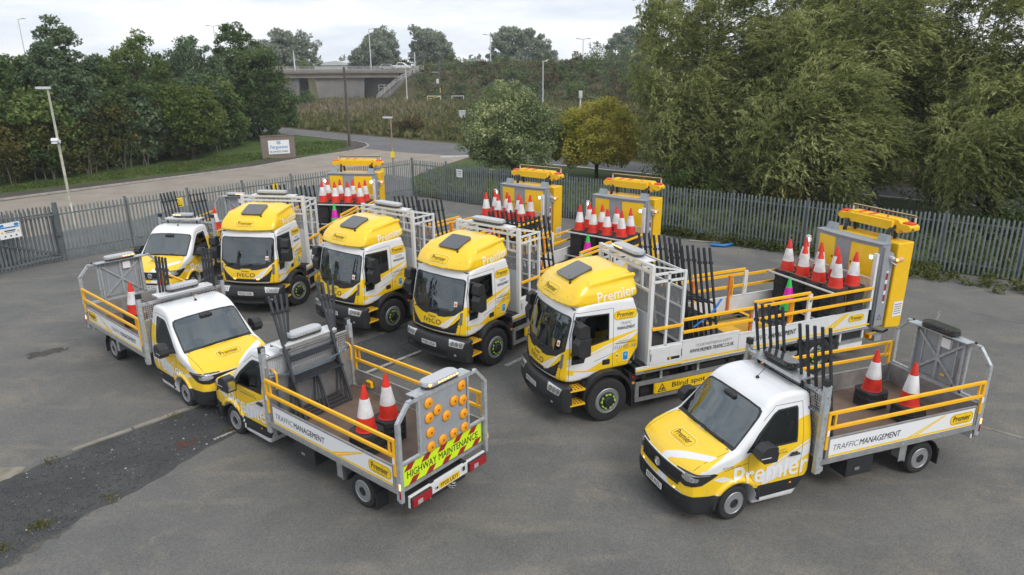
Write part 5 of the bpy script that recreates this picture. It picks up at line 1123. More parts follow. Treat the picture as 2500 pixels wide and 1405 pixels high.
        def handle(mb, s=s): mb.box((-1.18, s * 1.0, 1.12), (.22, .035, .035), 0); mb.box((-1.18, s * .985, 1.13), (.14, .02, .07), 0)
        P('door_handle', 'hand%d' % s, handle, [M_black], bevel=.008)
        d3 = Decal(); d3.poly(rrect(.05, .035, .01), M_amber, 0)
        d3.flat('side_marker', (-1.15, s * .986, .55), (-s, 0, 0), (0, 0, 1), root, 'van_sm%d' % s)
        d4 = Decal(); d4.text('Premier', 0, 0, 1.62, .40, M_vinyl_w, 0, bold=.02, rot=s * 0.0)
        d4.drape('lettering', bvh, (-.72, s * .98, .885), (-s, 0, 0), (0, 0, 1), cab, 'van_prem%d' % s)
        d5 = Decal(); d5.text('WWW.PREMIER-TRAFFIC.CO.UK', 0, 0, .62, .034, M_ink, 0); d5.text('YOUR PARTNER IN SAFETY', .05, .055, .46, .03, M_grey, 0)
        d5.drape('lettering', bvh, (-.72, s * .98, 1.19), (-s, 0, 0), (0, 0, 1), cab, 'van_web%d' % s)
        d6 = Decal(); d6.text('0333 005 1681', 0, 0, .36, .04, M_grey, 0)
        d6.drape('lettering', bvh, (.14, s * .99, 1.115), (-s, 0, 0), (0, 0, 1), cab, 'van_ph%d' % s)
    d = Decal(); d.pill(0, 0, .62, .26, pale=mat('pale_yellow_vinyl', (.85, .66, .16), .4))
    d.drape('logo', bvh, (.56, .0, 1.40), (0, 1, 0), (-.94, 0, .34), cab, 'van_hoodlogo')
    d = Decal(); d.poly(rrect(.54, .125, .012), M_plate_w, 0); d.text(plate, 0, 0, .46, .082, M_ink, 1, bold=.02)
    d.flat('number_plate', (1.075, 0, .50), (0, 1, 0), (-.05, 0, 1), root)
    def ant(mb): mb.lathe([(.035, 0), (.028, .03), (.008, .045)], 10, 0, Matrix.Translation((-.98, .04, 2.238))); mb.tube([(-.98, .04, 2.27), (-1.18, .02, 2.42)], .006, 5)
    P('aerial', 'aerial', ant, [M_trim])
    # ---- wheels and chassis
    for s in (1, -1):
        add_wheel(root, 'van', 0, s * .945, .345, .345, .215, .22, steer); add_wheel(root, 'van', -4.35, s * .95, .345, .345, .215, .22)
    def chassis(mb):
        for s in (1, -1): mb.box((-3.2, s * .42, .70), (4.9, .08, .20))
        for q in (-1.7, -2.6, -3.5, -4.35, -5.2): mb.box((q, 0, .72), (.08, .9, .12))
        mb.box((-4.35, 0, .36), (.12, 1.5, .12)); mb.box((0, 0, .36), (.12, 1.4, .12)); mb.box((-.2, 0, .45), (1.7, 1.15, .3))
    P('chassis', 'chassis', chassis, [M_chas])
    def tool(mb):
        for s in (1,): mb.box((-2.72, s * .82, .56), (.62, .40, .36), 0); mb.box((-2.66, s * 1.025, .53), (.12, .01, .07), 1)
    P('tool_box', 'tool', tool, [M_black, M_grey], bevel=.015)
    for s in (1, -1):
        def guard(mb, s=s):
            R0, R1 = .40, .415; pts = [(-4.35 + R0 * math.cos(rad(t)), .36 + R0 * math.sin(rad(t))) for t in range(10, 176, 11)]; q = [(-4.35 + R1 * math.cos(rad(t)), .36 + R1 * math.sin(rad(t))) for t in range(10, 176, 11)][::-1]
            mb.prism(pts + q, s * .70, s * .99, 'y', 0); mb.box((-4.78, s * .85, .32), (.02, .28, .34), 0); mb.box((-3.86, s * .86, .62), (.02, .30, .42), 1); mb.box((-3.78, s * 1.0, .62), (.16, .012, .36), 1)
        P('mudguard', 'guard%d' % s, guard, [M_black, M_alu])
    # ---- bed
    def floor(mb): mb.b2((-5.5, -1.05, .90), (-1.66, 1.05, .96), 0)
    P('bed_floor', 'floor', floor, [M_floor])
    def edge(mb):
        for s in (1, -1):
            mb.b2((-5.50, s * 1.05, .85), (-1.66, s * 1.115, .945), 0)
            for i in range(9): mb.box((-1.9 - .43 * i, s * 1.118, .90), (.03, .012, .02), 1)
            mb.b2((-5.46, s * 1.03, .96), (-1.70, s * 1.05, .985), 0)
        mb.b2((-5.56, -1.05, .85), (-5.50, 1.05, .92), 0)
    P('bed_edge', 'edge', edge, [M_alu, M_galv])
    for s in (1, -1):
        def panel(mb, s=s):
            mb.b2((-5.46, s * 1.062, .948), (-1.79, s * 1.092, 1.345), 0)
            mb.b2((-5.47, s * 1.058, 1.345), (-1.78, s * 1.096, 1.362), 0)
            for q in (-1.80, -5.45): mb.b2((q - .03, s * 1.06, .95), (q + .03, s * 1.10, 1.35), 0)
            for q in (-2.8, -3.8, -4.8): mb.box((q, s * 1.058, 1.15), (.05, .01, .12), 0)
        pn = P('side_panel', 'panel%d' % s, panel, [M_alud])
        d = Decal(); X = lambda v: s * (v + 3.625) * -1
        d.poly(rrect(3.56, .375, .004, 1), M_vinyl_w, 0)
        d.poly([(-1.78, -.175), (1.78, -.175), (1.78, -.135), (-1.78, -.135)], M_vinyl_y, 1)
        if s > 0:
            tx, mx, lx, sx = -1.42, -.585, 1.45, .16; sk = 1
        else:
            tx, mx, lx, sx = -.585 + .55, .30 + .85, -1.45, -.16; sk = -1
        d.text('TRAFFIC', -1.40 if s > 0 else .18, .005, .58, .115, M_ink, 1, bold=-.008, shear=.2)
        d.text('MANAGEMENT', -.59 if s > 0 else .98, .005, .99, .125, M_ink, 1, bold=.014, shear=.2)
        for o, w in ((0, .10), (.16, .09)):
            Q = [(sk * (.10 + o), -.135), (sk * (.10 + o + w), -.135), (sk * (.99 + o * .3), .17), (sk * (.95 + o * .3), .17)]
            d.poly(Q if sk > 0 else Q[::-1], M_vinyl_y, 1)
        d.pill(lx, .02, .60, .24)
        d.flat('lettering', (-3.625, s * 1.093, 1.145), (-s, 0, 0), (0, 0, 1), pn, 'van_pl%d' % s)
        def rail(mb, s=s):
            for z in (1.875, 1.585): mb.b2((-5.50, s * 1.085, z - .028), (-1.72, s * 1.135, z + .028), 0)
            for q, zb in ((-1.735, 1.16), (-5.50, 1.20)): mb.b2((q - .03, s * 1.09, zb), (q + .03, s * 1.13, 1.90), 0); mb.box((q, s * 1.137, 1.50), (.062, .004, .12), 1)
            mb.b2((-1.90, s * 1.095, 1.60), (-1.86, s * 1.125, 1.86), 0); mb.b2((-5.40, s * 1.095, 1.60), (-5.36, s * 1.125, 1.86), 0)
        P('guard_rail', 'rail%d' % s, rail, [M_rail, M_vinyl_w], bevel=.006)
        def hpost(mb, s=s):
            mb.b2((-1.70, s * 1.02, .68), (-1.58, s * 1.11, 2.42), 0); mb.box((-1.70, s * 1.06, .76), (.10, .09, .10), 0)
            for z in (1.0, 1.4, 1.8, 2.2): mb.box((-1.64, s * 1.112, z), (.03, .008, .03), 1)
            mb.box((-1.72, s * 1.05, 2.02), (.06, .06, .18), 1)
        P('headboard_post', 'hpost%d' % s, hpost, [M_galv, M_alud])
        def grab(mb, s=s): mb.tube([(-1.76, s * .92, 1.62), (-1.84, s * .92, 1.66), (-1.84, s * .92, 1.98), (-1.76, s * .92, 2.02), (-1.68, s * .92, 2.02)], .022, 7, 0)
        P('grab_handle', 'grab%d' % s, grab, [M_rail])
        def work(mb, s=s): mb.box((-1.62, s * 1.05, 2.47), (.09, .12, .12), 0); mb.box((-1.668, s * 1.05, 2.47), (.006, .10, .10), 1); mb.tube([(-1.60, s * 1.05, 2.41), (-1.60, s * .9, 2.30), (-1.60, s * .85, 2.22)], .008, 5, 0)
        P('work_light', 'work%d' % s, work, [M_trim, M_lens], bevel=.01)
    def head(mb):
        for i in range(17):                                  # corrugated lower board
            z = .97 + i * .05; mb.prism([(-1.625, z), (-1.60, z + .0125), (-1.60, z + .0375), (-1.625, z + .05), (-1.655, z + .05), (-1.655, z)], -1.02, 1.02, 'y', 0)
        mesh_panel(mb, -1.0, 1.0, 1.82, 2.20, -1.63, .05, .008, 1)
        for z in (1.815, 2.215): mb.box((-1.63, 0, z), (.05, 2.04, .04), 2)
        for q in (-.99, .99): mb.box((-1.635, q, 2.0), (.03, .03, .38), 3)
        mb.box((-1.655, 0, 2.235), (.012, 2.0, .012), 4)
    P('headboard', 'head', head, [M_alu, M_galv, M_alu, M_strap, M_trim])
    def beam(mb):
        mb.b2((-1.70, -.70, 2.40), (-1.36, .70, 2.425), 0); mb.b2((-1.70, -.70, 2.34), (-1.685, .70, 2.40), 1); mb.b2((-1.375, -.70, 2.35), (-1.36, .70, 2.40), 1)
        for q in (-.6, .6): mb.b2((-1.67, q - .03, 2.22), (-1.61, q + .03, 2.40), 1)
        mb.b2((-1.66, -1.03, 2.225), (-1.60, 1.03, 2.27), 1)
    P('light_beam', 'beam' + ('a' if bars[0] == 'smoke' else ''), beam, [M_alu if bars[0] == 'smoke' else M_wht, M_alu])
    lb = lightbar(root, 0, 0, 0, .82, .30, bars[0], bars[1]); lb.location = (-1.53, 0, 2.515)
    # ---- rear
    def gate(mb):
        mb.b2((-5.545, -1.03, .93), (-5.51, 1.03, 1.37), 0); mb.b2((-5.55, -1.03, 1.37), (-5.505, 1.03, 1.395), 1)
    tg = P('tailgate', 'gate', gate, [M_alud, M_galv])
    d = Decal(); d.poly(rrect(2.0, .40, .003, 1), M_hiviz, 0)
    for row, (z0, z1) in enumerate(((.085, .2), (-.2, -.085))):
        for i in range(5):
            xx = -1.0 + .40 * i + (.03 if row == 0 else .13); sl = .10
            Q = [(xx, z0), (xx + .17, z0), (xx + .17 + sl, z1), (xx + sl, z1)]; Q = [(min(.998, max(-.998, p)), q) for p, q in Q]
            d.poly(Q, M_cherry, 1)
    d.text('HIGHWAY MAINTENANCE', 0, 0, 1.80, .135, M_ink, 2, bold=.006)
    d.flat('lettering', (-5.546, 0, 1.13), (0, -1, 0), (0, 0, 1), tg, 'van_highway')
    d = Decal()
    for q in (-.62, .62): d.poly([(q - .13, -.012), (q + .13, -.012), (q + .13, .012), (q - .13, .012)], M_ink, 0)
    def rframe(mb):
        for s in (1, -1):
            mb.b2((-5.62, s * 1.04, .70), (-5.55, s * 1.115, 2.20), 0)
            mb.bar((-5.585, s * 1.078, 2.19), (-5.585, s * .83, 2.475), .07, .06, 0); mb.b2((-5.55, s * 1.05, .72), (-5.50, s * 1.11, 1.40), 0)
            mb.box((-5.585, s * .60, 1.93), (.06, .05, 1.10), 0)
        mb.b2((-5.62, -.85, 2.45), (-5.55, .85, 2.51), 0); mb.b2((-5.61, -1.04, 1.395), (-5.555, 1.04, 1.435), 0)
        for q in (-.72, .72): mb.lathe([(.02, 0), (.028, .03), (.0001, .055)], 8, 1, Matrix.Translation((-5.585, q, 2.51)))
    P('rear_frame', 'rframe', rframe, [M_galv, M_trim])
    def top(mb): mb.b2((-5.62, -.68, 2.512), (-5.38, .68, 2.528), 0)
    P('light_shelf', 'rtop', top, [M_galv])
    lb = lightbar(root, 0, 0, 0, .82, .30, bars[2], bars[3]); lb.location = (-5.50, .0, 2.60)
    def board(mb):
        mb.b2((-5.60, -.56, 1.43), (-5.575, .56, 2.45), 0)
        for s in (1, -1): mb.b2((-5.575, s * .53, 1.43), (-5.50, s * .57, 2.45), 1); mb.b2((-5.575, s * .37, 1.45), (-5.555, s * .40, 2.44), 1)
        mb.bar((-5.555, -.50, 1.50), (-5.555, .50, 2.38), .05, .03, 1, up=(1, 0, 0)); mb.bar((-5.545, .50, 1.50), (-5.545, -.50, 2.38), .05, .03, 1, up=(1, 0, 0))
        mb.b2((-5.575, -.03, 1.45), (-5.535, .03, 2.45), 1); mb.b2((-5.57, .06, 2.22), (-5.50, .26, 2.42), 2)
        mb.tube([(-5.54, -.5, 1.47), (-5.53, -.1, 1.50), (-5.53, .3, 1.46), (-5.53, .45, 1.5), (-5.54, .47, 2.1)], .007, 5, 3)
        mb.box((-5.54, .18, 1.62), (.02, .10, .04), 4)
    bd = P('arrow_board', 'board', board, [M_bgrey, M_galv, M_vinyl_w, M_strap, M_rail])
    def lamp(mb):
        M = Matrix.Rotation(rad(-90), 4, 'Y'); mb.lathe([(.085, 0), (.101, .010), (.102, .022), (.088, .036), (.045, .044), (.0001, .046)], 22, 0, M); mb.lathe([(.020, .043), (.024, .049), (.0001, .052)], 8, 1, M)
    for yy, zz in ((.385, 2.31), (.385, 2.03), (.37, 1.745), (.37, 1.465), (.18, 2.10), (-.03, 1.90), (.085, 1.475), (-.20, 1.48), (-.44, 2.335), (-.235, 2.11), (-.46, 2.04), (-.47, 1.76), (-.48, 1.48)):
        P('lamp', 'blamp', lamp, [M_amber, mat('dark_amber', (.35, .10, .004), .4)], bd, smooth=50).location = (-5.60, yy, zz)
    def bumper(mb):
        mb.b2((-5.66, -.97, .55), (-5.61, .97, .78), 0); mb.b2((-5.61, -.40, .60), (-5.45, .40, .75), 1)
        mb.tube([(-5.55, 0, .52), (-5.70, 0, .50), (-5.76, 0, .54)], .035, 8, 1); mb.lathe([(.03, 0), (.05, .04), (.03, .08), (.0001, .09)], 10, 1, Matrix.Translation((-5.76, 0, .54)))
        mb.b2((-5.62, -.45, .44), (-5.50, .45, .54), 1); mb.lathe([(.035, 0), (.035, .03)], 10, 1, Matrix.Translation((-5.66, .34, .66)) @ Matrix.Rotation(rad(-90), 4, 'Y')); mb.box((-5.67, -.36, .70), (.02, .08, .10), 1)
    bp = P('rear_bumper', 'rbump', bumper, [M_wht, M_trim], bevel=.006)
    def tail(mb): mb.box((0, 0, 0), (.06, .45, .165), 0); mb.box((-.031, .06, -.02), (.004, .12, .09), 1); mb.box((.01, 0, 0), (.06, .48, .19), 2)
    for s in (1, -1): P('tail_light', 'tail', tail, [M_red, M_lens, M_trim], bp, bevel=.008).location = (-5.69, s * .72, .655)
    d = Decal(); d.poly(rrect(.54, .125, .012), M_plate_y, 0); d.text(rplate, 0, 0, .46, .082, M_ink, 1, bold=.02)
    d.flat('number_plate', (-5.662, 0, .64), (0, -1, 0), (0, 0, 1), bp)
    for s in (1, -1): P('marker_lamp', 'mark%d' % s, lambda mb: mb.box((-5.60, s * 1.12, 1.02), (.03, .014, .11)), [M_amb2]); P('reflector', 'refl%d' % s, lambda mb: mb.box((-5.60, s * 1.12, .86), (.03, .014, .14)), [M_red])
    return root

VANS = {}
VANS['V1'] = build_van((3.606, 11.565, -160.639), 'yellow and white dropside van nearest the camera, black roof beacon bar, two cone stacks aboard', 'FE20 RZU', 'FE20 RZU', ('smoke', '', 'smoke', ''), 6)
VANS['V2'] = build_van((-5.542, 14.61, 140.784), 'dropside van showing its HIGHWAY MAINTENANCE tailgate and round amber arrow lamps', 'FP20 UDY', 'FP20 UDY', ('silver', '', 'silver', 'r'))
VANS['V3'] = build_van((-7.217, 15.936, -41.212), 'dropside van nose to nose with the van that shows its chevron tailgate', 'FP20 UDX', 'FP20 UDX', ('silver', '', 'silver', 'f'), 0)
VANS['V4'] = build_van((-12.471, 24.34, -97.103), 'dropside van parked by the palisade gate, its roof beacon glowing amber', 'FE20 RZV', 'FE20 RZV', ('silver', 'fb', 'silver', 'f'), 0)
# ================================================================== lorries with crash cushions
def bowx(x, a, k=.15): return x + k * np.clip((x - .15) / .6, 0, 1) * np.minimum(a / .9, 1.15) ** 2
def cab_sdf(x, y, z):
    a = np.abs(y); xb = bowx(x, a)
    prof = chaikin([(-.86, 1.24), (-.86, 2.80), (-.3, 2.86), (.80, 2.80), (.93, 2.62), (1.135, 1.80), (1.20, 1.50), (1.235, 1.25), (1.23, 1.10), (1.10, 1.06), (.60, 1.06), (.2, 1.20)], 1)
    P = poly_sdf(prof, xb, z)
    plan = poly_sdf([(1.45, -.3), (1.32, .3), (1.25, .6), (1.13, .86), (.98, .99), (.82, 1.03), (-.9, 1.035), (-.9, -.3)], x, a)
    tum = poly_sdf([(-.5, .9), (1.02, .9), (1.04, 1.3), (1.04, 1.8), (.975, 2.78), (.96, 3.0), (-.5, 3.0)], a, z)
    s = smax(smax(P, plan, .08), tum, .07)
    return smax(s, -(np.hypot(x, z - .52) - .69), .02)
def dome_sdf(x, y, z):
    a = np.abs(y); xb = bowx(x, a, .17)
    prof = chaikin([(-.85, 2.735), (-.85, 3.30), (-.70, 3.43), (-.25, 3.46), (.28, 3.37), (.66, 3.20), (.90, 2.98), (1.03, 2.735)], 1)
    P = poly_sdf(prof, xb, z)
    plan = poly_sdf([(1.25, -.3), (1.08, .3), (1.02, .6), (.93, .84), (.80, .955), (.66, .99), (-.87, 1.0), (-.87, -.3)], x, a)
    tum = poly_sdf([(-.5, 2.6), (1.0, 2.6), (.995, 2.80), (.95, 3.02), (.84, 3.22), (.66, 3.40), (.5, 3.6), (-.5, 3.6)], a, z)
    s = smax(smax(P, plan, .12), tum, .12)
    rib = np.hypot(a - .80, (z - 3.24 - .10 * (x < 9) * np.clip(-x + .2, -.6, .8)) * 1.2) - .05     # soft shoulder rib
    rib = np.maximum(rib, x - .35); rib = np.maximum(rib, -.80 - x)
    return smin(s, rib, .10)
def tb_sdf(x, y, z):
    a = np.abs(y); xb = bowx(x, a, .13)
    prof = chaikin([(.94, .40), (.94, 1.02), (1.12, 1.04), (1.27, 1.0), (1.33, .84), (1.36, .70), (1.31, .44), (1.2, .37)], 1)
    P = poly_sdf(prof, xb, z)
    plan = poly_sdf([(1.5, -.3), (1.41, .35), (1.36, .66), (1.26, .92), (1.12, 1.10), (1.0, 1.165), (.9, 1.17), (.9, -.3)], x, a)
    s = smax(P, plan, .05)
    mid = np.maximum(np.maximum(a - .52 - .4 * (z - .45), np.abs(z - .56) - .09), 1.24 - xb)            # lower air intake
    return smax(s, -mid, .02)

TRK = {}
def truck_body():
    if TRK: return TRK
    def mk(fn, lo, hi, h):
        V, F = sdf_mesh(fn, lo, hi, h); bm = bmesh.new(); vs = [bm.verts.new(p) for p in V]
        for q in F: bm.faces.new([vs[i] for i in q]).smooth = True
        bmesh.ops.recalc_face_normals(bm, faces=bm.faces); bm.normal_update(); return bm
    W, Y, T, G, WS, SG = range(6)
    bm = mk(cab_sdf, (-.95, -1.12, 1.0), (1.40, 1.12, 2.95), .03)
    TRK['bvh'] = BVHTree.FromBMesh(bm)
    fr = lambda c, n: c.x > .62 and n.x > .25
    paint(bm, [(-1.2, 1.0), (1.2, 1.0), (1.2, 1.86), (.93, 1.80), (.7, 1.62), (.4, 1.545), (0, 1.53), (-.4, 1.545), (-.7, 1.62), (-.93, 1.80), (-1.2, 1.86)], (1, 2), Y, lambda c, n: c.x > .80 and (n.x > .12 or abs(c.y) > .9))
    for s in (1, -1):
        side = lambda c, n: c.y * s > .6 and n.y * s > .3
        paint(bm, [(-.95, 2.10), (.40, 1.87), (1.00, 1.86), (1.00, 1.34), (.50, 1.25), (.10, 1.22), (-.95, 1.22)], (0, 2), Y, side)
        paint(bm, [(-.95, 2.095), (-.42, 1.93), (.07, 1.80), (.47, 1.66), (.952, 1.62), (.952, 1.37), (.47, 1.285), (.07, 1.45), (-.42, 1.72), (-.95, 2.08)], (0, 2), W, side)
        paint(bm, strip((-.60, 1.93), (.95, 1.46), .022), (0, 2), Y, side)
        paint(bm, [(-.95, 1.2), (-.95, 1.0), (1.1, 1.0), (1.1, 1.20), (.95, 1.24), (.45, 1.20)], (0, 2), W, side)
        paint(bm, [(.955, 1.05), (1.2, 1.05), (1.2, 1.9), (.955, 1.9)], (0, 2), Y, side)
        paint(bm, [(.745, 2.585), (-.085, 2.56), (-.085, 1.93), (.44, 1.845), (.545, 1.485), (.86, 1.485), (.84, 2.2)], (0, 2), T, side)
        paint(bm, [(.705, 2.55), (-.055, 2.53), (-.055, 1.965), (.465, 1.875), (.60, 1.60), (.82, 1.60), (.80, 2.2)], (0, 2), SG, side)
        for p, q in (((-.19, 1.26), (-.19, 2.66)), ((-.19, 2.66), (.75, 2.66)), ((.75, 2.66), (.885, 2.1)), ((.885, 2.1), (.925, 1.08)), ((-.19, 1.60), (.30, 1.47))):
            paint(bm, strip(p, q, .010), (0, 2), G, side, only=(W, Y))
        paint(bm, rrect2(-.02, 1.41, .20, .13), (0, 2), T, side)
        Q = [(-.30, 1.34), (-.76, 1.34), (-.80, 1.42), (-.76, 1.70), (-.34, 1.62)]
        for i in range(5): paint(bm, strip(Q[i], Q[(i + 1) % 5], .007), (0, 2), mat('yellow_shutline', (.45, .28, .01), .6) and 6, side, only=(Y,))
    O = [(-.925, 1.80), (-.7, 1.62), (-.4, 1.545), (0, 1.53), (.4, 1.545), (.7, 1.62), (.925, 1.80), (.905, 2.48), (.875, 2.535), (.8, 2.56), (0, 2.585), (-.8, 2.56), (-.875, 2.535), (-.905, 2.48)]
    paint(bm, O, (1, 2), T, fr)
    paint(bm, [(-.88, 1.84), (-.6, 1.735), (0, 1.70), (.6, 1.735), (.88, 1.84), (.865, 2.47), (.84, 2.515), (.77, 2.53), (0, 2.555), (-.77, 2.53), (-.84, 2.515), (-.865, 2.47)], (1, 2), WS, fr)
    paint(bm, [(.86, 1.58), (.76, 1.145), (-.76, 1.145), (-.86, 1.58), (-.70, 1.41), (-.48, 1.255), (.48, 1.255), (.70, 1.41)], (1, 2), T, fr)
    paint(bm, [(.74, 1.115), (.74, 1.155), (-.74, 1.155), (-.74, 1.115)], (1, 2), W, fr)
    paint(bm, [(.22, 1.262), (.52, 1.275), (.86, 1.74), (.76, 1.66)], (1, 2), W, fr)
    paint(bm, [(.36, 1.262), (.385, 1.262), (.82, 1.73), (.80, 1.71)], (1, 2), Y, fr)
    for s in (1, -1): paint(bm, strip((s * .90, 1.60), (s * .86, 1.08), .009), (1, 2), G, fr, only=(Y,))
    g = pull(bm, {WS}); sd = pull(bm, {SG})
    TRK['cab'] = to_mesh(bm, 'cab', [M_white, M_yel, M_trim, M_gap, M_gap, M_gap, mat('yellow_shutline', (.45, .28, .01), .6)])
    TRK['screen'] = to_mesh(g, 'windscreen', [M_glasst])
    for nm, sg in (('wl', 1), ('wr', -1)):
        b = sd.copy(); bmesh.ops.delete(b, geom=[f for f in b.faces if f.calc_center_median().y * sg < 0], context='FACES'); TRK[nm] = to_mesh(b, 'side_window', [M_glasss])
    for k in ('screen', 'wl', 'wr'): TRK[k].polygons.foreach_set('material_index', [0] * len(TRK[k].polygons))
    bm = mk(dome_sdf, (-.95, -1.1, 2.66), (1.3, 1.1, 3.6), .03); TRK['dbvh'] = BVHTree.FromBMesh(bm)
    allf = lambda c, n: True
    paint(bm, [(-2, 2.6), (2, 2.6), (2, 2.775), (-2, 2.775)], (0, 2), 1, allf)
    TRK['dome'] = to_mesh(bm, 'roof_fairing', [M_yel, M_lgrey])
    bm = mk(tb_sdf, (.85, -1.25, .28), (1.5, 1.25, 1.12), .025); TRK['bbvh'] = BVHTree.FromBMesh(bm); TRK['bumper'] = to_mesh(bm, 'bumper', [M_black])
    return TRK

def build_truck(pose, label, plate, lit, bar_lit, steer=0.0):
    x, y, a = pose
    B = truck_body(); bvh, dbvh, bbvh = B['bvh'], B['dbvh'], B['bbvh']
    root = thing('safety_lorry', label, 'lorry', (x, y, 0), rad(a), 'yellow lorries with folded crash cushions')
    P = lambda nm, key, fn, mats, par=root, **k: part(nm, 'trk_' + key, fn, mats, par, **k)
    cab = link('cab', B['cab'], root); link('windscreen', B['screen'], root); link('side_window', B['wl'], root); link('side_window', B['wr'], root)
    dome = link('roof_fairing', B['dome'], root); bump = link('bumper', B['bumper'], root)
    # ---- interior
    def dash(mb):
        mb.prism([(.55, 1.35), (.55, 1.78), (.80, 1.82), (1.02, 1.72), (1.08, 1.4)], -.92, .92, 'y', 0); mb.box((.62, -.42, 1.80), (.2, .5, .12), 1); mb.box((.62, .05, 1.86), (.03, .26, .16), 1)
    P('dashboard', 'dash', dash, [M_dash, M_trim], bevel=.02)
    def sw(mb):
        c = Vector((.40, -.45, 1.86)); u = Vector((0, 1, 0)); v = Vector((.62, 0, .78)); mb.tube([c + u * .22 * math.cos(t) + v * .22 * math.sin(t) for t in [2 * PI * i / 20 for i in range(20)]], .018, 6, 0, closed=True)
        for t in (0.4, 2.7, 4.7): mb.bar(c, c + u * .2 * math.cos(t) + v * .2 * math.sin(t), .04, .015)
    P('steering_wheel', 'sw', sw, [M_trim])
    def seat(yc):
        def fn(mb): mb.box((-.10, yc, 1.62), (.5, .5, .16)); mb.prism([(-.30, 1.6), (-.42, 2.25), (-.54, 2.25), (-.46, 1.6)], yc - .25, yc + .25, 'y'); mb.box((-.48, yc, 2.36), (.1, .28, .2))
        return fn
    for i, yc in enumerate((-.48, .5)): P('seat', 'seat%d' % i, seat(yc), [M_seat], bevel=.03)
    def rear(mb): mb.box((-.80, 0, 2.0), (.03, 1.9, 1.4)); mb.box((.1, 0, 1.25), (1.7, 1.9, .04)); mb.box((.0, 0, 2.72), (1.5, 1.8, .03), 1)
    P('cab_lining', 'rear', rear, [M_dash, mat('headlining', (.12, .12, .12), .9)])
    # ---- face
    def wip(mb, y0, y1):
        if 1:
            pts = []
            for i in range(7):
                yy = y0 + (y1 - y0) * i / 6; h = bvh.ray_cast(Vector((3, yy, 1.73 + .03 * i / 6)), Vector((-1, 0, 0)), 4)[0]; pts.append(h + Vector((.022, 0, 0)))
            mb.tube(pts, .011, 5, 0); mb.bar(pts[3] + Vector((0.01, 0, 0)), pts[0] + Vector((.02, -.06, -.10)), .025, .02, 0)
        for yy in ((y0 + y1) / 2 - .13, (y0 + y1) / 2 + .22):
            h = bvh.ray_cast(Vector((3, yy, 1.66)), Vector((-1, 0, 0)), 4)[0]; mb.box(h + Vector((.0, 0, 0)), (.02, .22, .012), 0)
    for y0, y1 in ((-.70, -.12), (-.05, .52)): P('wiper', 'wip%.1f' % y0, lambda mb: wip(mb, y0, y1), [M_trim])
    def gr(mb):
        for z in (1.165, 1.195, 1.225): front_strip(mb, bvh, -.70, .70, z - .006, z + .006, .010, 0)
        for s in (1, -1):
            for i in range(4): front_strip(mb, bvh, s * (.73 + .02 * i), s * (.80 + .02 * i), 1.24 + .08 * i, 1.26 + .08 * i, .010, 0, n=3)
    grl = P('grille', 'gr', gr, [M_trim])
    if lit:
        pass
    for s in (1, -1): P('strobe_lamp', 'gl%d%d' % (lit, s), lambda mb: front_strip(mb, bvh, s * .36, s * .44, 1.235, 1.26, .016, 0, n=3), [M_amblit if lit else M_lens], grl)
    d = Decal(); d.text('IVECO', 0, 0, .62, .13, M_ink, 0, bold=.02); d.drape('lettering', bvh, (1.25, 0, 1.385), (0, 1, 0), (0, 0, 1), cab, 'trk_make')
    d = Decal(); d.pill(0, 0, .36, .135, sub=False, pale=mat('pale_yellow_vinyl', (.85, .66, .16), .4)); d.drape('logo', bvh, (1.25, 0, 1.50), (0, 1, 0), (0, 0, 1), cab, 'trk_pill')
    d = Decal(); d.poly(rrect(.09, .13, .01), M_vinyl_w, 0); d.poly([(.035 * math.cos(t), -.01 + .04 * math.sin(t)) for t in [2 * PI * i / 14 for i in range(14)]], M_orange, 1); d.drape('sticker', bvh, (1.2, .70, 1.92), (0, 1, 0), (0, 0, 1), root, 'trk_stk', lift=.006)
    d = Decal(); d.poly(rrect(.54, .125, .012), M_plate_w, 0); d.text(plate, 0, 0, .46, .082, M_ink, 1, bold=.02)
    d.flat('number_plate', (1.362, 0, .80), (0, 1, 0), (0, 0, 1), root)
    for s in (1, -1):
        d = Decal(); HL = [(-.22, -.075), (.17, -.095), (.235, .065), (-.23, .095)]; d.poly(HL if s > 0 else [(-p, q) for p, q in HL][::-1], M_lens, 0)
        for cx, cy, r in ((-.12, .0, .055), (.0, -.01, .05), (.12, -.01, .05)):
            d.ring([(s * cx + r * math.cos(2 * PI * i / 14), cy + r * math.sin(2 * PI * i / 14)) for i in range(14)], [(s * cx + r * .75 * math.cos(2 * PI * i / 14), cy + r * .75 * math.sin(2 * PI * i / 14)) for i in range(14)], M_lensd, 1)
            d.poly([(s * cx + r * .5 * math.cos(2 * PI * i / 12), cy + r * .5 * math.sin(2 * PI * i / 12)) for i in range(12)], M_chrome, 1)
        d.drape('headlight', bbvh, (1.26, s * .88, .90), Vector((-.45, s * .9, 0)) * s, (0, 0, 1), root, 'trk_hl%d' % s, cell=.05, lift=.004)
        d = Decal(); d.poly(rrect(.10, .10, .03), M_trim, 0); d.poly([(.035 * math.cos(t), .035 * math.sin(t)) for t in [2 * PI * i / 14 for i in range(14)]], M_lens, 1)
        d.drape('fog_lamp', bbvh, (1.26, s * .84, .60), Vector((-.45, s * .9, 0)) * s, (0, 0, 1), root, 'trk_fog%d' % s, lift=.002)
        def steps(mb, s=s):
            for z in (.92, .57):
                mb.b2((.57, s * .86, z - .02), (.95, s * 1.17, z + .015), 0)
                for i in range(4):
                    for j in range(3): mb.box((.64 + .08 * i, s * (.93 + .09 * j), z + .017), (.035, .05, .004), 1)
            mb.b2((.60, s * .72, .45), (.95, s * .85, 1.05), 1)
            mb.b2((.54, s * .86, .52), (.58, s * 1.10, 1.05), 1)
        P('cab_step', 'step%d' % s, steps, [mat('step_yellow', (.80, .45, .015), .5), M_trim])
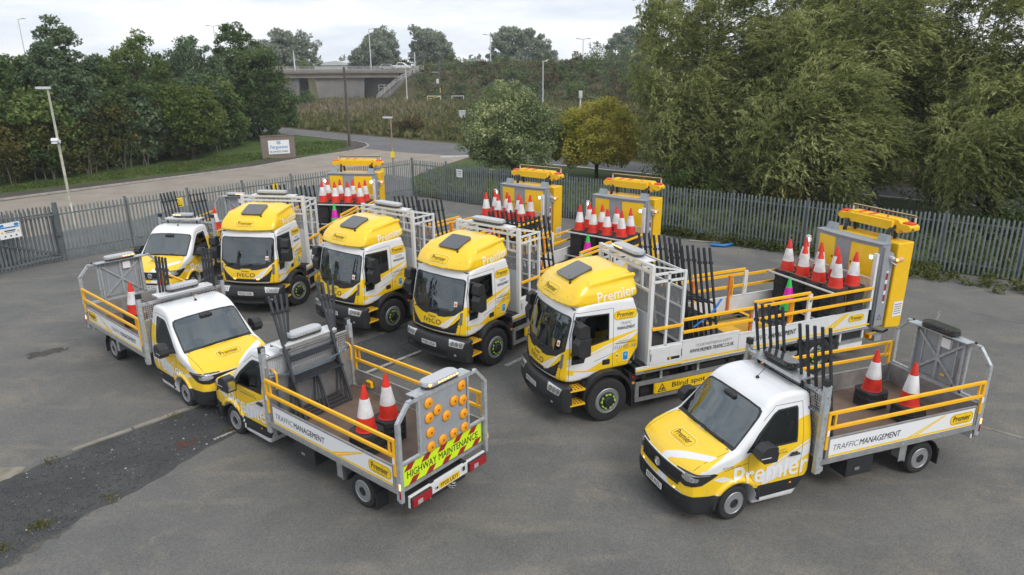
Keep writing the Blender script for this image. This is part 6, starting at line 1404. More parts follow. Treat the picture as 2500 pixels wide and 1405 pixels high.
        def fend(mb, s=s):
            R0, R1 = .63, .67; A = [22, 40, 60, 80, 100, 120, 140, 158, 172]
            p = [(R0 * math.cos(rad(t)), .54 + R0 * math.sin(rad(t))) for t in A]; q = [(R1 * math.cos(rad(t)), .56 + R1 * 1.04 * math.sin(rad(t))) for t in A][::-1]
            mb.prism(p + q, s * .84, s * 1.175, 'y', 0); mb.b2((-.68, s * .86, .22), (-.64, s * 1.17, .70), 0); mb.prism([(-.62, .62), (-.74, .62), (-.74, 1.0), (-.55, 1.1)], s * .9, s * 1.16, 'y', 0)
            mb.box((-.66, s * 1.18, .84), (.06, .02, .05), 1); mb.box((-.66, s * 1.18, .98), (.06, .02, .04), 2)
        P('wheel_arch', 'fend%d' % s, fend, [M_black, M_amber, M_red], smooth=40)
        def mir(mb, s=s):
            mb.prism([(.60, 2.23), (.62, 2.46), (.72, 2.52), (.86, 2.48), (.89, 2.26), (.80, 2.21)], s * 1.14, s * 1.37, 'y', 0); mb.prism([(.58, 1.80), (.58, 2.20), (.82, 2.20), (.90, 2.08), (.88, 1.84), (.78, 1.76)], s * 1.13, s * 1.38, 'y', 0)
            mb.tube([(.78, s * 1.0, 2.50), (.78, s * 1.12, 2.52), (.78, s * 1.2, 2.44)], .035, 7, 0); mb.tube([(.86, s * 1.0, 1.74), (.82, s * 1.13, 1.76), (.80, s * 1.2, 1.84)], .035, 7, 0)
            mb.box((.575, s * 1.255, 2.0), (.012, .18, .30), 1); mb.box((.60, s * 1.255, 2.36), (.012, .17, .16), 1)
        P('wing_mirror', 'mir%d' % s, mir, [M_black, M_chrome], bevel=.03)
        d = Decal(); d.pill(0, 0, .60, .22); d.text('TRAFFIC', .02, -.20, .28, .072, M_grey, 1, bold=-.008); d.text('MANAGEMENT', .02, -.305, .46, .075, M_ink, 1, bold=.015)
        d.text('YOUR PARTNER IN SAFETY', .05, -.62, .42, .03, M_grey, 1); d.text('WWW.PREMIER-TRAFFIC.CO.UK', .02, -.665, .54, .034, M_ink, 1, bold=.01); d.text('0333 005 1681', .02, -.755, .60, .085, M_grey, 1, bold=-.005)
        d.poly(rrect2(.02, -.995, .15, .23), M_vinyl_w, 1); d.poly(rrect2(.02, -.99, .125, .20), M_blue, 2); d.poly([(.02 + .04 * math.cos(t), -.955 + .04 * math.sin(t)) for t in [2 * PI * i / 12 for i in range(12)]], mat('pale_blue', (.15, .4, .7), .5), 3)
        d.poly(rrect2(-.20, -.955, .075, .13), mat('pale_yellow_vinyl'), 1); d.poly([(-.23, -.975), (-.17, -.975), (-.20, -.92)], M_ink, 2)
        d.text('180-250', -.98 if s > 0 else -.98, -1.37, .27, .045, M_ink, 1, bold=.01) if s > 0 else None
        d.drape('lettering', bvh, (-.50 if s > 0 else -.50, s * 1.03, 2.475), (-s, 0, 0), (0, 0, 1), cab, 'trk_side%d' % s)
        d = Decal(); d.text('Premier', 0, 0, .98, .235, mat('pale_vinyl', (.84, .80, .66), .4), 0, bold=.03, rot=.0)
        d.drape('lettering', dbvh, (-.27, s * .95, 2.975), (-s, 0, .10 * 1), (s * .10, 0, 1), dome, 'trk_prem%d' % s, cell=.05)
    d = Decal(); d.pill(0, 0, .66, .25, pale=mat('pale_yellow_vinyl')); d.drape('logo', dbvh, (.92, .0, 3.04), (0, 1, 0), (-.7, 0, .75), dome, 'trk_domelogo', cell=.05)
    def hatch(mb):
        mb.prism(rrect(.62, .70, .07, 4), -.02, .035, 'z', 0)
        for q in (-.2, .2): mb.lathe([(.018, .035), (.016, .041), (.0001, .042)], 8, 1, Matrix.Translation((.24, q, 0)))
    h = P('roof_hatch', 'hatch', hatch, [mat('tinted_hatch', (.055, .058, .062), .12, coat=.6), M_trim], dome, bevel=.012, smooth=30); h.location = (.33, .08, 3.345); h.rotation_euler = (0, rad(20), 0)
    def ant(mb):
        p = dbvh.ray_cast(Vector((.62, .44, 4)), Vector((0, 0, -1)), 3)[0]; mb.lathe([(.03, -.01), (.025, .03), (.006, .06)], 8, 0, Matrix.Translation(p)); mb.tube([p + Vector((0, 0, .05)), p + Vector((-.42, -.06, .22))], .006, 5, 0)
        for q in ((.80, -.62), (.80, .68), (.55, -.7), (.93, .62)):
            p = dbvh.ray_cast(Vector((q[0], q[1], 4)), Vector((0, 0, -1)), 3)[0]
            if p: mb.lathe([(.014, -.004), (.0001, .008)], 6, 0, Matrix.Translation(p))
    P('aerial', 'ant', ant, [M_trim], dome)
    # ---- wheels, chassis
    for s in (1, -1):
        add_wheel(root, 'trk', 0, s * 1.175, .52, .52, .30, .30, steer, True)
        add_wheel(root, 'trk2', -6.25, s * 1.19, .52, .52, .30, .58, 0, True)
    def ch(mb):
        for s in (1, -1): mb.box((-4.0, s * .42, .82), (8.1, .09, .26))
        for q in (-1.0, -2.2, -3.4, -4.6, -5.6, -7.0): mb.box((q, 0, .92), (.1, 2.2, .14))
        mb.box((-6.25, 0, .52), (.2, 1.8, .2)); mb.box((0, 0, .50), (.2, 1.8, .16)); mb.box((-.2, 0, .72), (1.3, 1.1, .7)); mb.box((-1.05, 0, .98), (.5, 2.1, .26)); mb.box((-1.35, .8, .64), (.8, .5, .5)); mb.box((-3.0, .85, .68), (1.3, .5, .5)); mb.box((-3.0, -.85, .68), (2.3, .5, .5))
    P('chassis', 'ch', ch, [M_chas])
    for s in (1, -1):
        def gd(mb, s=s):
            mb.b2((-5.3, s * 1.16, .735), (-.72, s * 1.205, .83), 0); mb.b2((-5.3, s * 1.16, .345), (-.72, s * 1.205, .43), 0)
            for q in (-.765, -2.5, -3.9, -5.25): mb.b2((q - .05, s * 1.155, .44), (q + .05, s * 1.20, .73), 0)
            for q in (-1.45, -2.5, -3.9, -5.0): mb.b2((q - .03, s * 1.10, .82), (q + .03, s * 1.15, 1.1), 0)
            mb.b2((-3.9, s * 1.166, .46), (-1.24, s * 1.20, .71), 1)
        g = P('side_guard', 'gd%d' % s, gd, [M_alu, M_vinyl_y])
        d = Decal(); d.poly(rrect(2.6, .26, .003, 1), M_vinyl_y, 0); d.text('Blind spot', -.36, 0, .96, .17, M_ink, 1, bold=.022)
        tx = -1.12; d.poly([(tx - .125, -.10), (tx + .125, -.10), (tx, .115)], M_ink, 1); d.poly([(tx - .085, -.077), (tx + .085, -.077), (tx, .07)], M_vinyl_y, 2)
        d.poly([(tx - .012, -.06), (tx + .045, -.06), (tx + .045, .0), (tx - .012, .0)], M_ink, 3); d.poly([(tx - .045, -.06), (tx - .03, -.06), (tx - .025, -.01), (tx - .045, -.01)], M_ink, 3)
        d.flat('lettering', (-2.57, s * 1.206, .585), (-s, 0, 0), (0, 0, 1), g, 'trk_bl%d' % s)
        def mg(mb, s=s):
            R0, R1 = .58, .61; A = [8, 30, 50, 70, 90, 110, 130, 150, 172]; p = [(-6.25 + R0 * math.cos(rad(t)), .54 + R0 * math.sin(rad(t)) * .93) for t in A]; q = [(-6.25 + R1 * math.cos(rad(t)), .54 + R1 * math.sin(rad(t)) * .93) for t in A][::-1]
            mb.prism(p + q, s * .62, s * 1.16, 'y', 0); mb.b2((-6.86, s * .64, .2), (-6.83, s * 1.15, .75), 0)
        P('mudguard', 'mg%d' % s, mg, [M_black])
        def sk(mb, s=s):
            mb.b2((-7.92, s * 1.10, .46), (-7.07, s * 1.14, .66), 0); mb.b2((-7.92, s * 1.10, .66), (-7.07, s * 1.145, .76), 1); mb.b2((-7.92, s * 1.08, .76), (-7.07, s * 1.10, 1.0), 2); mb.b2((-7.92, s * 1.10, .76), (-7.86, s * 1.14, 1.02), 0); mb.b2((-7.12, s * 1.10, .76), (-7.06, s * 1.14, 1.02), 0)
        def sk2(mb, s=s):
            mb.b2((-5.55, s * 1.10, .44), (-5.3, s * 1.14, .66), 0); mb.b2((-5.62, s * 1.10, .66), (-4.95, s * 1.145, .76), 1); mb.b2((-5.62, s * 1.10, .36), (-4.95, s * 1.145, .44), 1)
        P('side_skirt', 'sk%d' % s, sk, [M_wht, M_alu, M_trim]); P('side_skirt', 'sk2%d' % s, sk2, [M_wht, M_alu]); P('marker_lamp', 'sml%d' % s, lambda mb: mb.box((-6.98, s * 1.13, 1.0), (.08, .02, .04)), [M_amber])
    # ---- load bed
    def fl(mb):
        mb.b2((-8.0, -1.19, 1.07), (-5.55, 1.19, 1.15), 0); mb.b2((-4.10, -1.19, 1.07), (-.95, 1.19, 1.15), 0)
        mb.b2((-5.55, -.55, 1.07), (-4.10, .55, 1.15), 1)
        for s in (1, -1):
            mb.b2((-5.55, s * 1.12, 1.07), (-4.10, s * 1.19, 1.15), 1); mb.b2((-5.55, s * .55, .93), (-4.10, s * 1.12, .97), 2)
            mb.b2((-5.62, s * .50, 1.15), (-4.02, s * .56, 1.165), 3); mb.b2((-4.16, s * .56, 1.15), (-4.04, s * 1.18, 1.163), 1); mb.b2((-5.60, s * .56, 1.15), (-5.48, s * 1.18, 1.163), 1)
            for i in range(16): mb.box((-5.45 + .085 * i, s * .835, .985), (.03, .55, .02), 4)
        mb.b2((-5.52, -.48, 1.15), (-4.14, .48, 1.156), 1)
        for i in range(24): mb.box((-5.0 + .02, -.45 + .04 * i, 1.158), (.75, .012, .004), 4)
    P('bed_floor', 'fl', fl, [mat('dark_bed_floor', (.055, .05, .048), .7, noise=.2, nscale=5), mat('walkway_yellow', (.72, .40, .02), .55, noise=.1), M_trim, mat('hazard_edge', (.25, .2, .05), .6), mat('grating_brown', (.30, .19, .05), .7)])
    for s in (1, -1):
        def pn(mb, s=s):
            mb.b2((-3.60, s * 1.165, 1.09), (-1.955, s * 1.205, 1.635), 0); mb.b2((-3.615, s * 1.155, 1.635), (-1.95, s * 1.215, 1.665), 0)
            mb.b2((-8.0, s * 1.165, 1.085), (-3.615, s * 1.20, 1.56), 0); mb.b2((-8.0, s * 1.155, 1.56), (-3.615, s * 1.21, 1.585), 0)
            mb.b2((-1.95, s * 1.165, 1.20), (-1.07, s * 1.205, 1.60), 0); mb.b2((-1.955, s * 1.16, 1.10), (-.71, s * 1.205, 1.195), 0)
            mb.b2((-1.10, s * 1.206, 1.30), (-1.08, s * 1.212, 1.48), 1); mb.b2((-1.945, s * 1.206, 1.30), (-1.93, s * 1.212, 1.48), 1)
            mb.b2((-8.0, s * 1.14, 1.02), (-.72, s * 1.19, 1.085), 2)
        p = P('side_panel', 'pn%d' % s, pn, [M_wht, M_trim, M_alu])
        d = Decal(); o = lambda v: (v + 4.6) * -s
        def yl(x0, x1): A, Bq = sorted((o(x0), o(x1))); d.poly([(A, -.205), (Bq, -.205), (Bq, -.155), (A, -.155)], M_vinyl_y, 0)
        yl(-8.0, -3.63); yl(-3.60, -1.97); A, Bq = sorted((o(-1.95), o(-.72))); d.poly([(A, -.235), (Bq, -.235), (Bq, -.185), (A, -.185)], M_vinyl_y, 0)
        d.text('YOUR PARTNER IN SAFETY', o(-2.88), .155, 1.05, .075, M_grey, 1, bold=-.008, shear=.15); d.text('WWW.PREMIER-TRAFFIC.CO.UK', o(-2.82), .03, 1.28, .095, M_ink, 1, bold=.012, shear=.15)
        a1, a2 = (-4.22, -4.98) if s > 0 else (-5.18, -4.42)
        d.text('TRAFFIC', o(a1), .03, .54, .125, M_ink, 1, bold=-.008, shear=.2); d.text('MANAGEMENT', o(a2), .03, .90, .13, M_ink, 1, bold=.014, shear=.2)
        for q, w in ((0, .16), (.24, .14)):
            Q = [(o(-6.28 - q), -.155), (o(-6.28 - q - w), -.155), (o(-7.20 - q * .4), .255), (o(-7.10 - q * .4), .255)]; d.poly(Q if s > 0 else Q[::-1], M_vinyl_y, 0)
        d.pill(o(-7.49), .07, .54, .19); d.poly(rrect2(o(-1.72), -.04, .34, .07), M_ink, 0); d.poly(rrect2(o(-1.62), -.04, .05, .06), M_vinyl_y, 1)
        d.flat('lettering', (-4.6, s * 1.206, 1.335), (-s, 0, 0), (0, 0, 1), p, 'trk_pl%d' % s)
        def rl(mb, s=s):
            Y0, Y1 = s * 1.165, s * 1.215
            def r(x0, x1, z): mb.b2((x0, Y0, z - .035), (x1, Y1, z + .035), 0)
            r(-4.0, -1.95, 2.185); r(-4.0, -1.95, 1.875); r(-5.78, -3.97, 2.32); r(-5.78, -4.1, 2.19); r(-5.78, -4.1, 1.86); r(-7.97, -5.82, 2.16); r(-7.97, -5.82, 1.85); r(-1.92, -1.10, 2.075)
            if s < 0:
                for i in range(30):
                    for z in (2.16, 1.85): mb.box((-7.9 + .07 * i, Y1 - .0 if s > 0 else Y0 + .001, z), (.022, .004, .022), 1)
        P('guard_rail', 'rl%d' % s, rl, [M_rail, M_trim], bevel=.006)
        def ps(mb, q, s=s): mb.b2((q - .06, s * 1.14, 1.58), (q + .06, s * 1.20, 2.28), 0); mb.box((q, s * 1.137, 1.8), (.05, .01, .1), 1); mb.lathe([(.03, 0), (.03, .01)], 8, 2, Matrix.Translation((q, s * 1.205, 2.1)) @ Matrix.Rotation(rad(90), 4, 'X'))
        for q in (-4.06, -5.80): P('rail_post', 'ps%d%.1f' % (s, q), lambda mb: ps(mb, q), [M_wht, M_vinyl_y, M_trim])
        def hd(mb, q, s=s):
                mb.b2((q - .03, s * 1.10, 1.20), (q + .03, s * 1.15, 2.20), 0); mb.tube([(q, s * 1.12, 2.05), (q - .10, s * 1.12, 2.12), (q - .10, s * 1.12, 1.62), (q, s * 1.12, 1.55)], .025, 6, 1)
        for q in (-3.99, -5.22): P('grab_handle', 'hd%d%.1f' % (s, q), lambda mb: hd(mb, q), [M_orange, M_rail])
    # ---- headboard cage
    def cg(mb):
        for s in (1, -1):
            mb.b2((-1.11, s * 1.06, 1.20), (-1.03, s * 1.17, 3.58), 0); mb.b2((-1.96, s * 1.13, 1.58), (-1.89, s * 1.19, 3.38), 0)
            for z in (1.62, 3.18, 3.36): mb.b2((-1.90, s * 1.14, z - .025), (-1.10, s * 1.18, z + .025), 0)
            mb.b2((-1.52, s * 1.135, 1.62), (-1.46, s * 1.18, 3.36), 0); mb.bar((-1.05, s * 1.12, 3.55), (-1.92, s * 1.16, 3.36), .035, .035, 0)
        for z in (1.62, 2.05, 2.48, 2.92, 3.34): mb.b2((-1.94, -1.13, z - .022), (-1.90, 1.13, z + .022), 0)
        for q in (-.55, 0, .55): mb.b2((-1.94, q - .02, 1.62), (-1.90, q + .02, 2.92), 0)
        for z in (3.54, 3.40, 2.95): mb.b2((-1.10, -1.12, z - .028), (-1.045, 1.12, z + .028), 0)
        mb.b2((-1.36, -.75, 3.42), (-1.31, .75, 3.46), 0)
        for q in (-.72, .72): mb.b2((-1.36, q - .03, 3.40), (-1.06, q + .03, 3.44), 0); mb.b2((-1.10, q - .025, 2.95), (-1.06, q + .025, 3.54), 0)
        mb.b2((-1.09, -1.1, 1.20), (-1.06, 1.1, 2.40), 1)
    P('headboard_cage', 'cg', cg, [M_wht, M_lgrey])
    def cm(mb):
        mesh_panel(mb, -1.06, 1.06, 2.42, 2.94, -1.075, .045, .012, 0)
        mesh_panel(mb, -1.12, 1.12, 1.62, 2.90, -1.92, .045, .012, 0)
    P('cage_mesh', 'cm', cm, [mat('mesh_grey', (.34, .35, .36), .5, metal=.2)])
    def shelf(mb): mb.b2((-1.36, -.80, 3.555), (-1.06, .80, 3.575), 0)
    P('light_shelf', 'shelf', shelf, [M_wht])
    lb = lightbar(root, 0, 0, 0, 1.12, .32, 'silver', bar_lit); lb.location = (-1.19, -.05, 3.655)
    # ---- rear wall and posts
    def rw(mb):
        mesh_panel(mb, -1.10, 1.10, 1.2, 2.36, -7.96, .06, .012, 0)
        mb.b2((-7.99, -1.12, 2.36), (-7.95, 1.12, 2.40), 0)
        for s in (1, -1): mb.b2((-8.0, s * 1.10, 1.08), (-7.92, s * 1.20, 3.08), 0)
        mb.b2((-6.62, -1.16, 2.165), (-6.58, 1.16, 2.205), 0); mb.b2((-6.62, -1.16, 1.32), (-6.58, 1.16, 1.35), 0)
    P('rear_wall', 'rw', rw, [M_wht])
    def wl(mb, s): mb.box((-7.90, s * 1.06, 2.98), (.07, .11, .11), 0); mb.box((-7.862, s * 1.06, 2.98), (.006, .09, .09), 1)
    for s in (1, -1): P('work_light', 'wl%d' % s, lambda mb: wl(mb, s), [M_wht, M_whtlit], bevel=.012)
    # ---- crash cushion
    def fr(mb):
        n = 10
        pts = [(-8.24 + .10 * math.cos(PI * (i / n - .5) * .95) - .0, -1.08 + 2.16 * i / n) for i in range(n + 1)]
        mb.prism(pts + [(-8.52, 1.08), (-8.52, -1.08)], 1.02, 3.26, 'z', 0)
        pt2 = [(x + .05, y * 1.02) for x, y in pts]
        mb.prism(pt2 + [(-8.52, 1.10), (-8.52, -1.10)], 3.26, 3.29, 'z', 0)
        for s in (1, -1): mb.prism([(-8.26, 1.02), (-8.58, 1.02), (-8.62, 3.0), (-8.26, 3.2)], s * 1.08, s * 1.14, 'y', 0); mb.prism([(-8.40, 3.26), (-8.62, 3.26), (-8.60, 3.46), (-8.48, 3.48)], s * .72, s * .98, 'y', 0)
        mb.box((-8.18, 0, 2.2), (.012, .012, 2.0), 1)
        mb.box((-8.35, 0, .94), (.5, 1.6, .18), 2); mb.bar((-8.3, .6, .9), (-8.9, .75, .62), .1, .16, 0); mb.bar((-8.3, -.6, .9), (-8.9, -.75, .62), .1, .16, 0); mb.box((-8.55, 0, .62), (.25, 2.2, .16), 0); mb.box((-8.45, .9, .66), (.5, .05, .10), 3)
    cf = P('cushion_cabinet', 'fr', fr, [M_bgrey, M_trim, M_black, M_vinyl_y])
    def dr(y0, y1):
        def fn(mb):
            n = 6; A = []
            for i in range(n + 1):
                yy = y0 + (y1 - y0) * i / n; A.append((-8.24 + .10 * math.cos(PI * ((yy + 1.08) / 2.16 - .5) * .95) + .012, yy))
            mb.prism(A + [(x - .02, yy) for x, yy in A[::-1]], 1.55, 3.17, 'z', 0)
            mb.box((A[-1][0] + .004 if y0 < 0 else A[0][0] + .004, (y1 - .05) if y0 < 0 else (y0 + .05), 2.62), (.02, .03, .05), 1)
        return fn
    P('cabinet_door', 'dr0', dr(-.98, -.36), [M_yel, M_trim], cf); P('cabinet_door', 'dr1', dr(.18, .98), [M_yel, M_trim], cf)
    def ys(mb):
        mb.prism([(-8.68, .92), (-8.72, 3.26), (-9.30, 3.26), (-9.26, .86)], -1.16, 1.16, 'y', 0)
        for s in (1, -1): mb.b2((-9.29, s * 1.05, .86), (-9.22, s * 1.163, .90), 0)
    cu = P('crash_cushion', 'ys', ys, [mat('cushion_yellow', (.84, .50, .01), .45, noise=.04)], bevel=.06)
    d = Decal(); d.poly(rrect(.34, .42, .01, 1), M_vinyl_w, 0)
    for i in range(5): d.poly(rrect2(0, .13 - .065 * i, .26, .025), M_grey, 1)
    d.flat('label', (-9.05, 1.163, 1.42), (-1, 0, 0), (0, 0, 1), cu, 'trk_lab')
    d = Decal(); d.poly(rrect(.07, .9, .003, 1), M_vinyl_w, 0)
    for z in (-.3, 0, .3): d.poly(rrect2(0, z, .07, .19), M_red, 1)
    d.flat('reflector', (-8.47, 1.143, 2.1), (-1, 0, 0), (0, 0, 1), cf, 'trk_refl')
    d = Decal(); d.poly([(-.08, -.06), (.08, -.06), (0, .09)], M_ink, 0); d.poly([(-.055, -.046), (.055, -.046), (0, .06)], M_bgrey, 1); d.flat('label', (-8.42, 1.143, 1.25), (-1, 0, 0), (0, 0, 1), cf, 'trk_tri')
    def arm(mb, q):
            mb.tube([(-8.80, q, 3.1), (-8.80, q * .99, 3.35), (-8.88, q, 3.52), (-9.05, q * 1.05, 3.62)], .055, 8, 0); mb.tube([(-9.18, q * .95, 3.2), (-9.15, q * .97, 3.42), (-9.20, q, 3.60)], .045, 8, 0)
    for q in (-.68, .68): P('folding_arm', 'arm%.1f' % q, lambda mb: arm(mb, q), [M_trim], cu)
    def hb(mb):
        S = [(-1.17, .0, .0), (-1.10, .05, .05), (-.88, .05, .05), (-.78, .14, .16), (.78, .14, .16), (.88, .05, .05), (1.10, .05, .05), (1.17, .0, .0)]
        top = [(y, 3.66 + t) for y, t, _ in S]; bot = [(1.17, 3.57), (1.05, 3.50), (.88, 3.56), (.82, 3.44), (.70, 3.54), (-.70, 3.54), (-.82, 3.44), (-.88, 3.56), (-1.05, 3.50), (-1.17, 3.57)]
        mb.prism(top + bot, -9.38, -9.02, 'x', 0)
        mb.prism([(-.72, 3.52), (-.70, 3.76), (.70, 3.76), (.72, 3.52)], -9.02, -8.90, 'x', 0)
        for q in (-.45, -.1): mb.box((-9.18, q, 3.803), (.34, .16, .006), 1)
        mb.bar((-9.03, .45, 3.804), (-9.36, .20, 3.804), .05, .006, 1); mb.bar((-9.03, .76, 3.77), (-9.36, .76, 3.79), .03, .02, 1)
        for s in (1, -1): mb.box((-9.20, s * 1.0, 3.73), (.22, .24, .05), 1); mb.lathe([(.02, 0), (.03, .05), (.0001, .06)], 8, 2, Matrix.Translation((-9.1, s * 1.2, 3.58)))
        mb.b2((-9.43, -1.02, 3.87), (-9.39, 1.02, 3.91), 2); mb.b2((-9.425, -1.02, 3.91), (-9.395, 1.02, 3.918), 3)
        for s in (1, -1): mb.b2((-9.42, s * .98, 3.70), (-9.39, s * 1.02, 3.90), 3)
    P('light_header', 'hb', hb, [mat('cushion_yellow'), mat('signal_red', (.75, .03, .02), .4), M_trim, M_wht], cu, bevel=.01)
    def bc(mb, s):
            mb.bar((-8.45, s * 1.10, 2.86), (-8.62, s * 1.22, 2.86), .05, .06, 0)
            mb.lathe([(.075, -.07), (.075, .03), (.07, .06)], 14, 1, Matrix.Translation((-8.72, s * 1.25, 2.86)) @ Matrix.Rotation(rad(-90), 4, 'Y')); mb.lathe([(.035, 0), (.03, .03), (.0001, .04)], 10, 2 if s > 0 else 1, Matrix.Translation((-8.64, s * 1.25, 2.86)) @ Matrix.Rotation(rad(90), 4, 'Y'))
            mb.box((-8.5, s * 1.18, 2.92), (.10, .12, .05), 3); mb.tube([(-8.5, s * 1.16, 2.8), (-8.6, s * 1.25, 2.72), (-8.7, s * 1.2, 2.76)], .02, 5, 0)
    for s in (1, -1): P('beacon', 'bc%d' % s, lambda mb: bc(mb, s), [M_galv, mat('beacon_lens', (.62, .38, .22), .3, coat=.4), M_amblit, M_wht], cf)
    def tail(mb):
        mb.box((-8.28, 1.0, .70), (.10, .18, .10), 0)
    def hitch(mb): mb.tube([(-8.7, .8, .70), (-9.0, .9, .66), (-9.1, .95, .74)], .03, 6, 0)
    P('marker_lamp', 'tl', tail, [M_amber]); P('tow_hitch', 'hitch', hitch, [M_trim], cf)
    return root

TRUCKS = {}
TRUCKS['T1'] = build_truck((-8.413, 22.886, -99.161), 'crash cushion lorry parked square on beside the white roofed van, front wheels turned', 'FN20 XGK', True, '', -24)
TRUCKS['T2'] = build_truck((-4.562, 20.809, -127.528), 'crash cushion lorry with its nose behind the dark sign frames, between two other lorries', 'FN20 XGJ', False, '', 0)
TRUCKS['T3'] = build_truck((-1.353, 18.292, -129.153), 'crash cushion lorry with plate FN20 XGH and yellow tagged black frames behind the cab', 'FN20 XGH', False, '', 0)
TRUCKS['T4'] = build_truck((1.684, 15.414, -156.824), 'crash cushion lorry nearest the camera, its Blind spot panel showing along the side', 'FN20 XGG', False, 'fb', 0)
# ================================================================== cones and sign frames carried on the beds
REST = []
RL = random.Random(12)
def oct_(a, c): return [(a, c), (c, a), (-c, a), (-a, c), (-a, -c), (-c, -a), (c, -a), (a, -c)]
CONE = [(.195, .05), (.185, .075), (.168, .30)]
def cone_base(mb, m=0):
    P = oct_(.27, .17); Q = [(x * .96, y * .96) for x, y in P]; n = 8
    vs = [(x, y, .0) for x, y in P] + [(x, y, .034) for x, y in P] + [(x, y, .048) for x, y in Q]; fs = [tuple(range(7, -1, -1)), tuple(range(16, 24))]
    for r in (0, 8): fs += [(r + i, r + (i + 1) % n, r + 8 + (i + 1) % n, r + 8 + i) for i in range(n)]
    mb.add(vs, fs, m)
def cone_body(mb, m=0): mb.lathe([(.20, .048), (.196, .062), (.186, .068), (.158, .26), (.155, .29), (.036, .90), (.030, .925), (.020, .925), (.018, .90)], 20, m)
def cone_sleeve(mb, m=0): mb.lathe([(.1525, .322), (.148, .345), (.0895, .655), (.0835, .672)], 20, m)
def fake(mb):
    cone_base(mb, 0); mb.lathe([(.19, .045), (.155, .26), (.10, .5)], 12, 1)
def world(root, x, y, z):
    m = Matrix.Translation(root.location) @ Matrix.Rotation(root.rotation_euler.z, 4, 'Z'); return m @ Vector((x, y, z)), root.rotation_euler.z
def top_cone(root, x, y, z, label, group, kind='red', spin=0.0):
    p, a = world(root, x, y, z); o = thing('traffic_cone', label, 'traffic cone', p, a + spin, group); tilt = Matrix.Rotation(RL.uniform(-.022, .022), 4, 'X') @ Matrix.Rotation(RL.uniform(-.022, .022), 4, 'Y')
    part('base', 'cone_base', cone_base, [M_cbase], o); part('body', 'cone_body' + kind, cone_body, [M_cred if kind == 'red' else M_cgreen], o, smooth=40)
    part('sleeve', 'cone_sleeve' + kind, cone_sleeve, [M_cwhite if kind == 'red' else M_cmag], o, smooth=40)
    for c in o.children:
        if c.name.split('.')[0] != 'base': c.matrix_local = tilt
    return o
def cone_stack(root, x, y, z0, ztop, label, where, group, individual=True, pitch=.058):
    n = int(round((ztop - .048 - z0) / pitch)); p = (ztop - .048 - z0) / max(1, n)
    for i in range(n):
        w, a = world(root, x + RL.uniform(-.012, .012), y + RL.uniform(-.012, .012), z0 + p * i); a += RL.uniform(-.04, .04)
        if individual:
            q = part('nested_cone', 'nested', fake, [M_cbase, M_cred], None); q.location = w; q.rotation_euler = (0, 0, a); tag(q, 'black based cone, ' + where, 'traffic cone', 'nested cones, ' + where)
        else: REST.append(Matrix.Translation(w) @ Matrix.Rotation(a, 4, 'Z'))
    return top_cone(root, x, y, ztop - .048, label, group, spin=RL.uniform(-.06, .06))
ORD = ('first', 'second', 'third', 'fourth')
VN = {'V1': 'van nearest the camera', 'V2': 'van with chevron tailgate', 'V3': 'van facing the chevron van', 'V4': 'gate van'}
for v, spots in {'V1': ((-4.22, -.30, 1.31, 'inner stack'), (-4.38, .47, 1.31, 'stack beside the lettered panel')), 'V2': ((-4.12, .58, 1.39, 'stack beside the lettered panel'), (-4.08, .0, 1.40, 'middle stack')), 'V3': ((-4.0, -.36, 1.32, 'stack beside the lettered panel'), (-4.0, .42, 1.32, 'stack behind the dark frames')), 'V4': ((-4.2, -.33, 1.41, 'stack nearer the fence'), (-4.2, .49, 1.41, 'stack half hidden by the lorry roof'))}.items():
    for x, y, zt, w in spots: cone_stack(VANS[v], x, y, .962, zt, 'red white cone topping the %s, %s' % (w, VN[v]), 'nested in the %s, %s' % (w, VN[v]), 'cones on the vans', pitch=.056)
TN = {'T1': 'XGK plated lorry', 'T2': 'XGJ plated lorry', 'T3': 'XGH plated lorry', 'T4': 'Blind spot lorry'}
for t in ('T1', 'T2', 'T3', 'T4'):
    for r, x in enumerate((-6.93, -7.52)):
        for i, y in enumerate((-.80, -.235, .33, .89)):
            ind = r == 0 and (t in ('T3', 'T4') or (t == 'T1' and i < 2)); w = '%s row, %s stack from the left, %s' % (('front', 'back')[r], ORD[i], TN[t])
            cone_stack(TRUCKS[t], x, y, 1.152, 2.245 + RL.uniform(-.012, .012), 'red white cone topping the ' + w, 'nested in the ' + w, 'cones on the lorries', ind)
    for i in range(4):
        w_, a_ = world(TRUCKS[t], -6.36, -.08, 1.152 + .05 * i); q = part('nested_cone', 'nested', fake, [M_cbase, M_cred], None); q.location = w_; q.rotation_euler = (0, 0, a_); tag(q, 'black based cone under the green cone on the ' + TN[t], 'traffic cone', 'nested cones under the green cone on the ' + TN[t])
    top_cone(TRUCKS[t], -6.36, -.08, 1.352, 'green cone with a magenta band on the ' + TN[t], 'green and magenta cones', 'green')
mb = MB(); src = MB(); fake(src)
for M in REST: mb.add([M @ Vector(p) for p in src.v], src.f, 0)
tag(link('nested_cones', mb.mesh('nested_cones', [M_cbase], recalc=False)), kind='stuff')

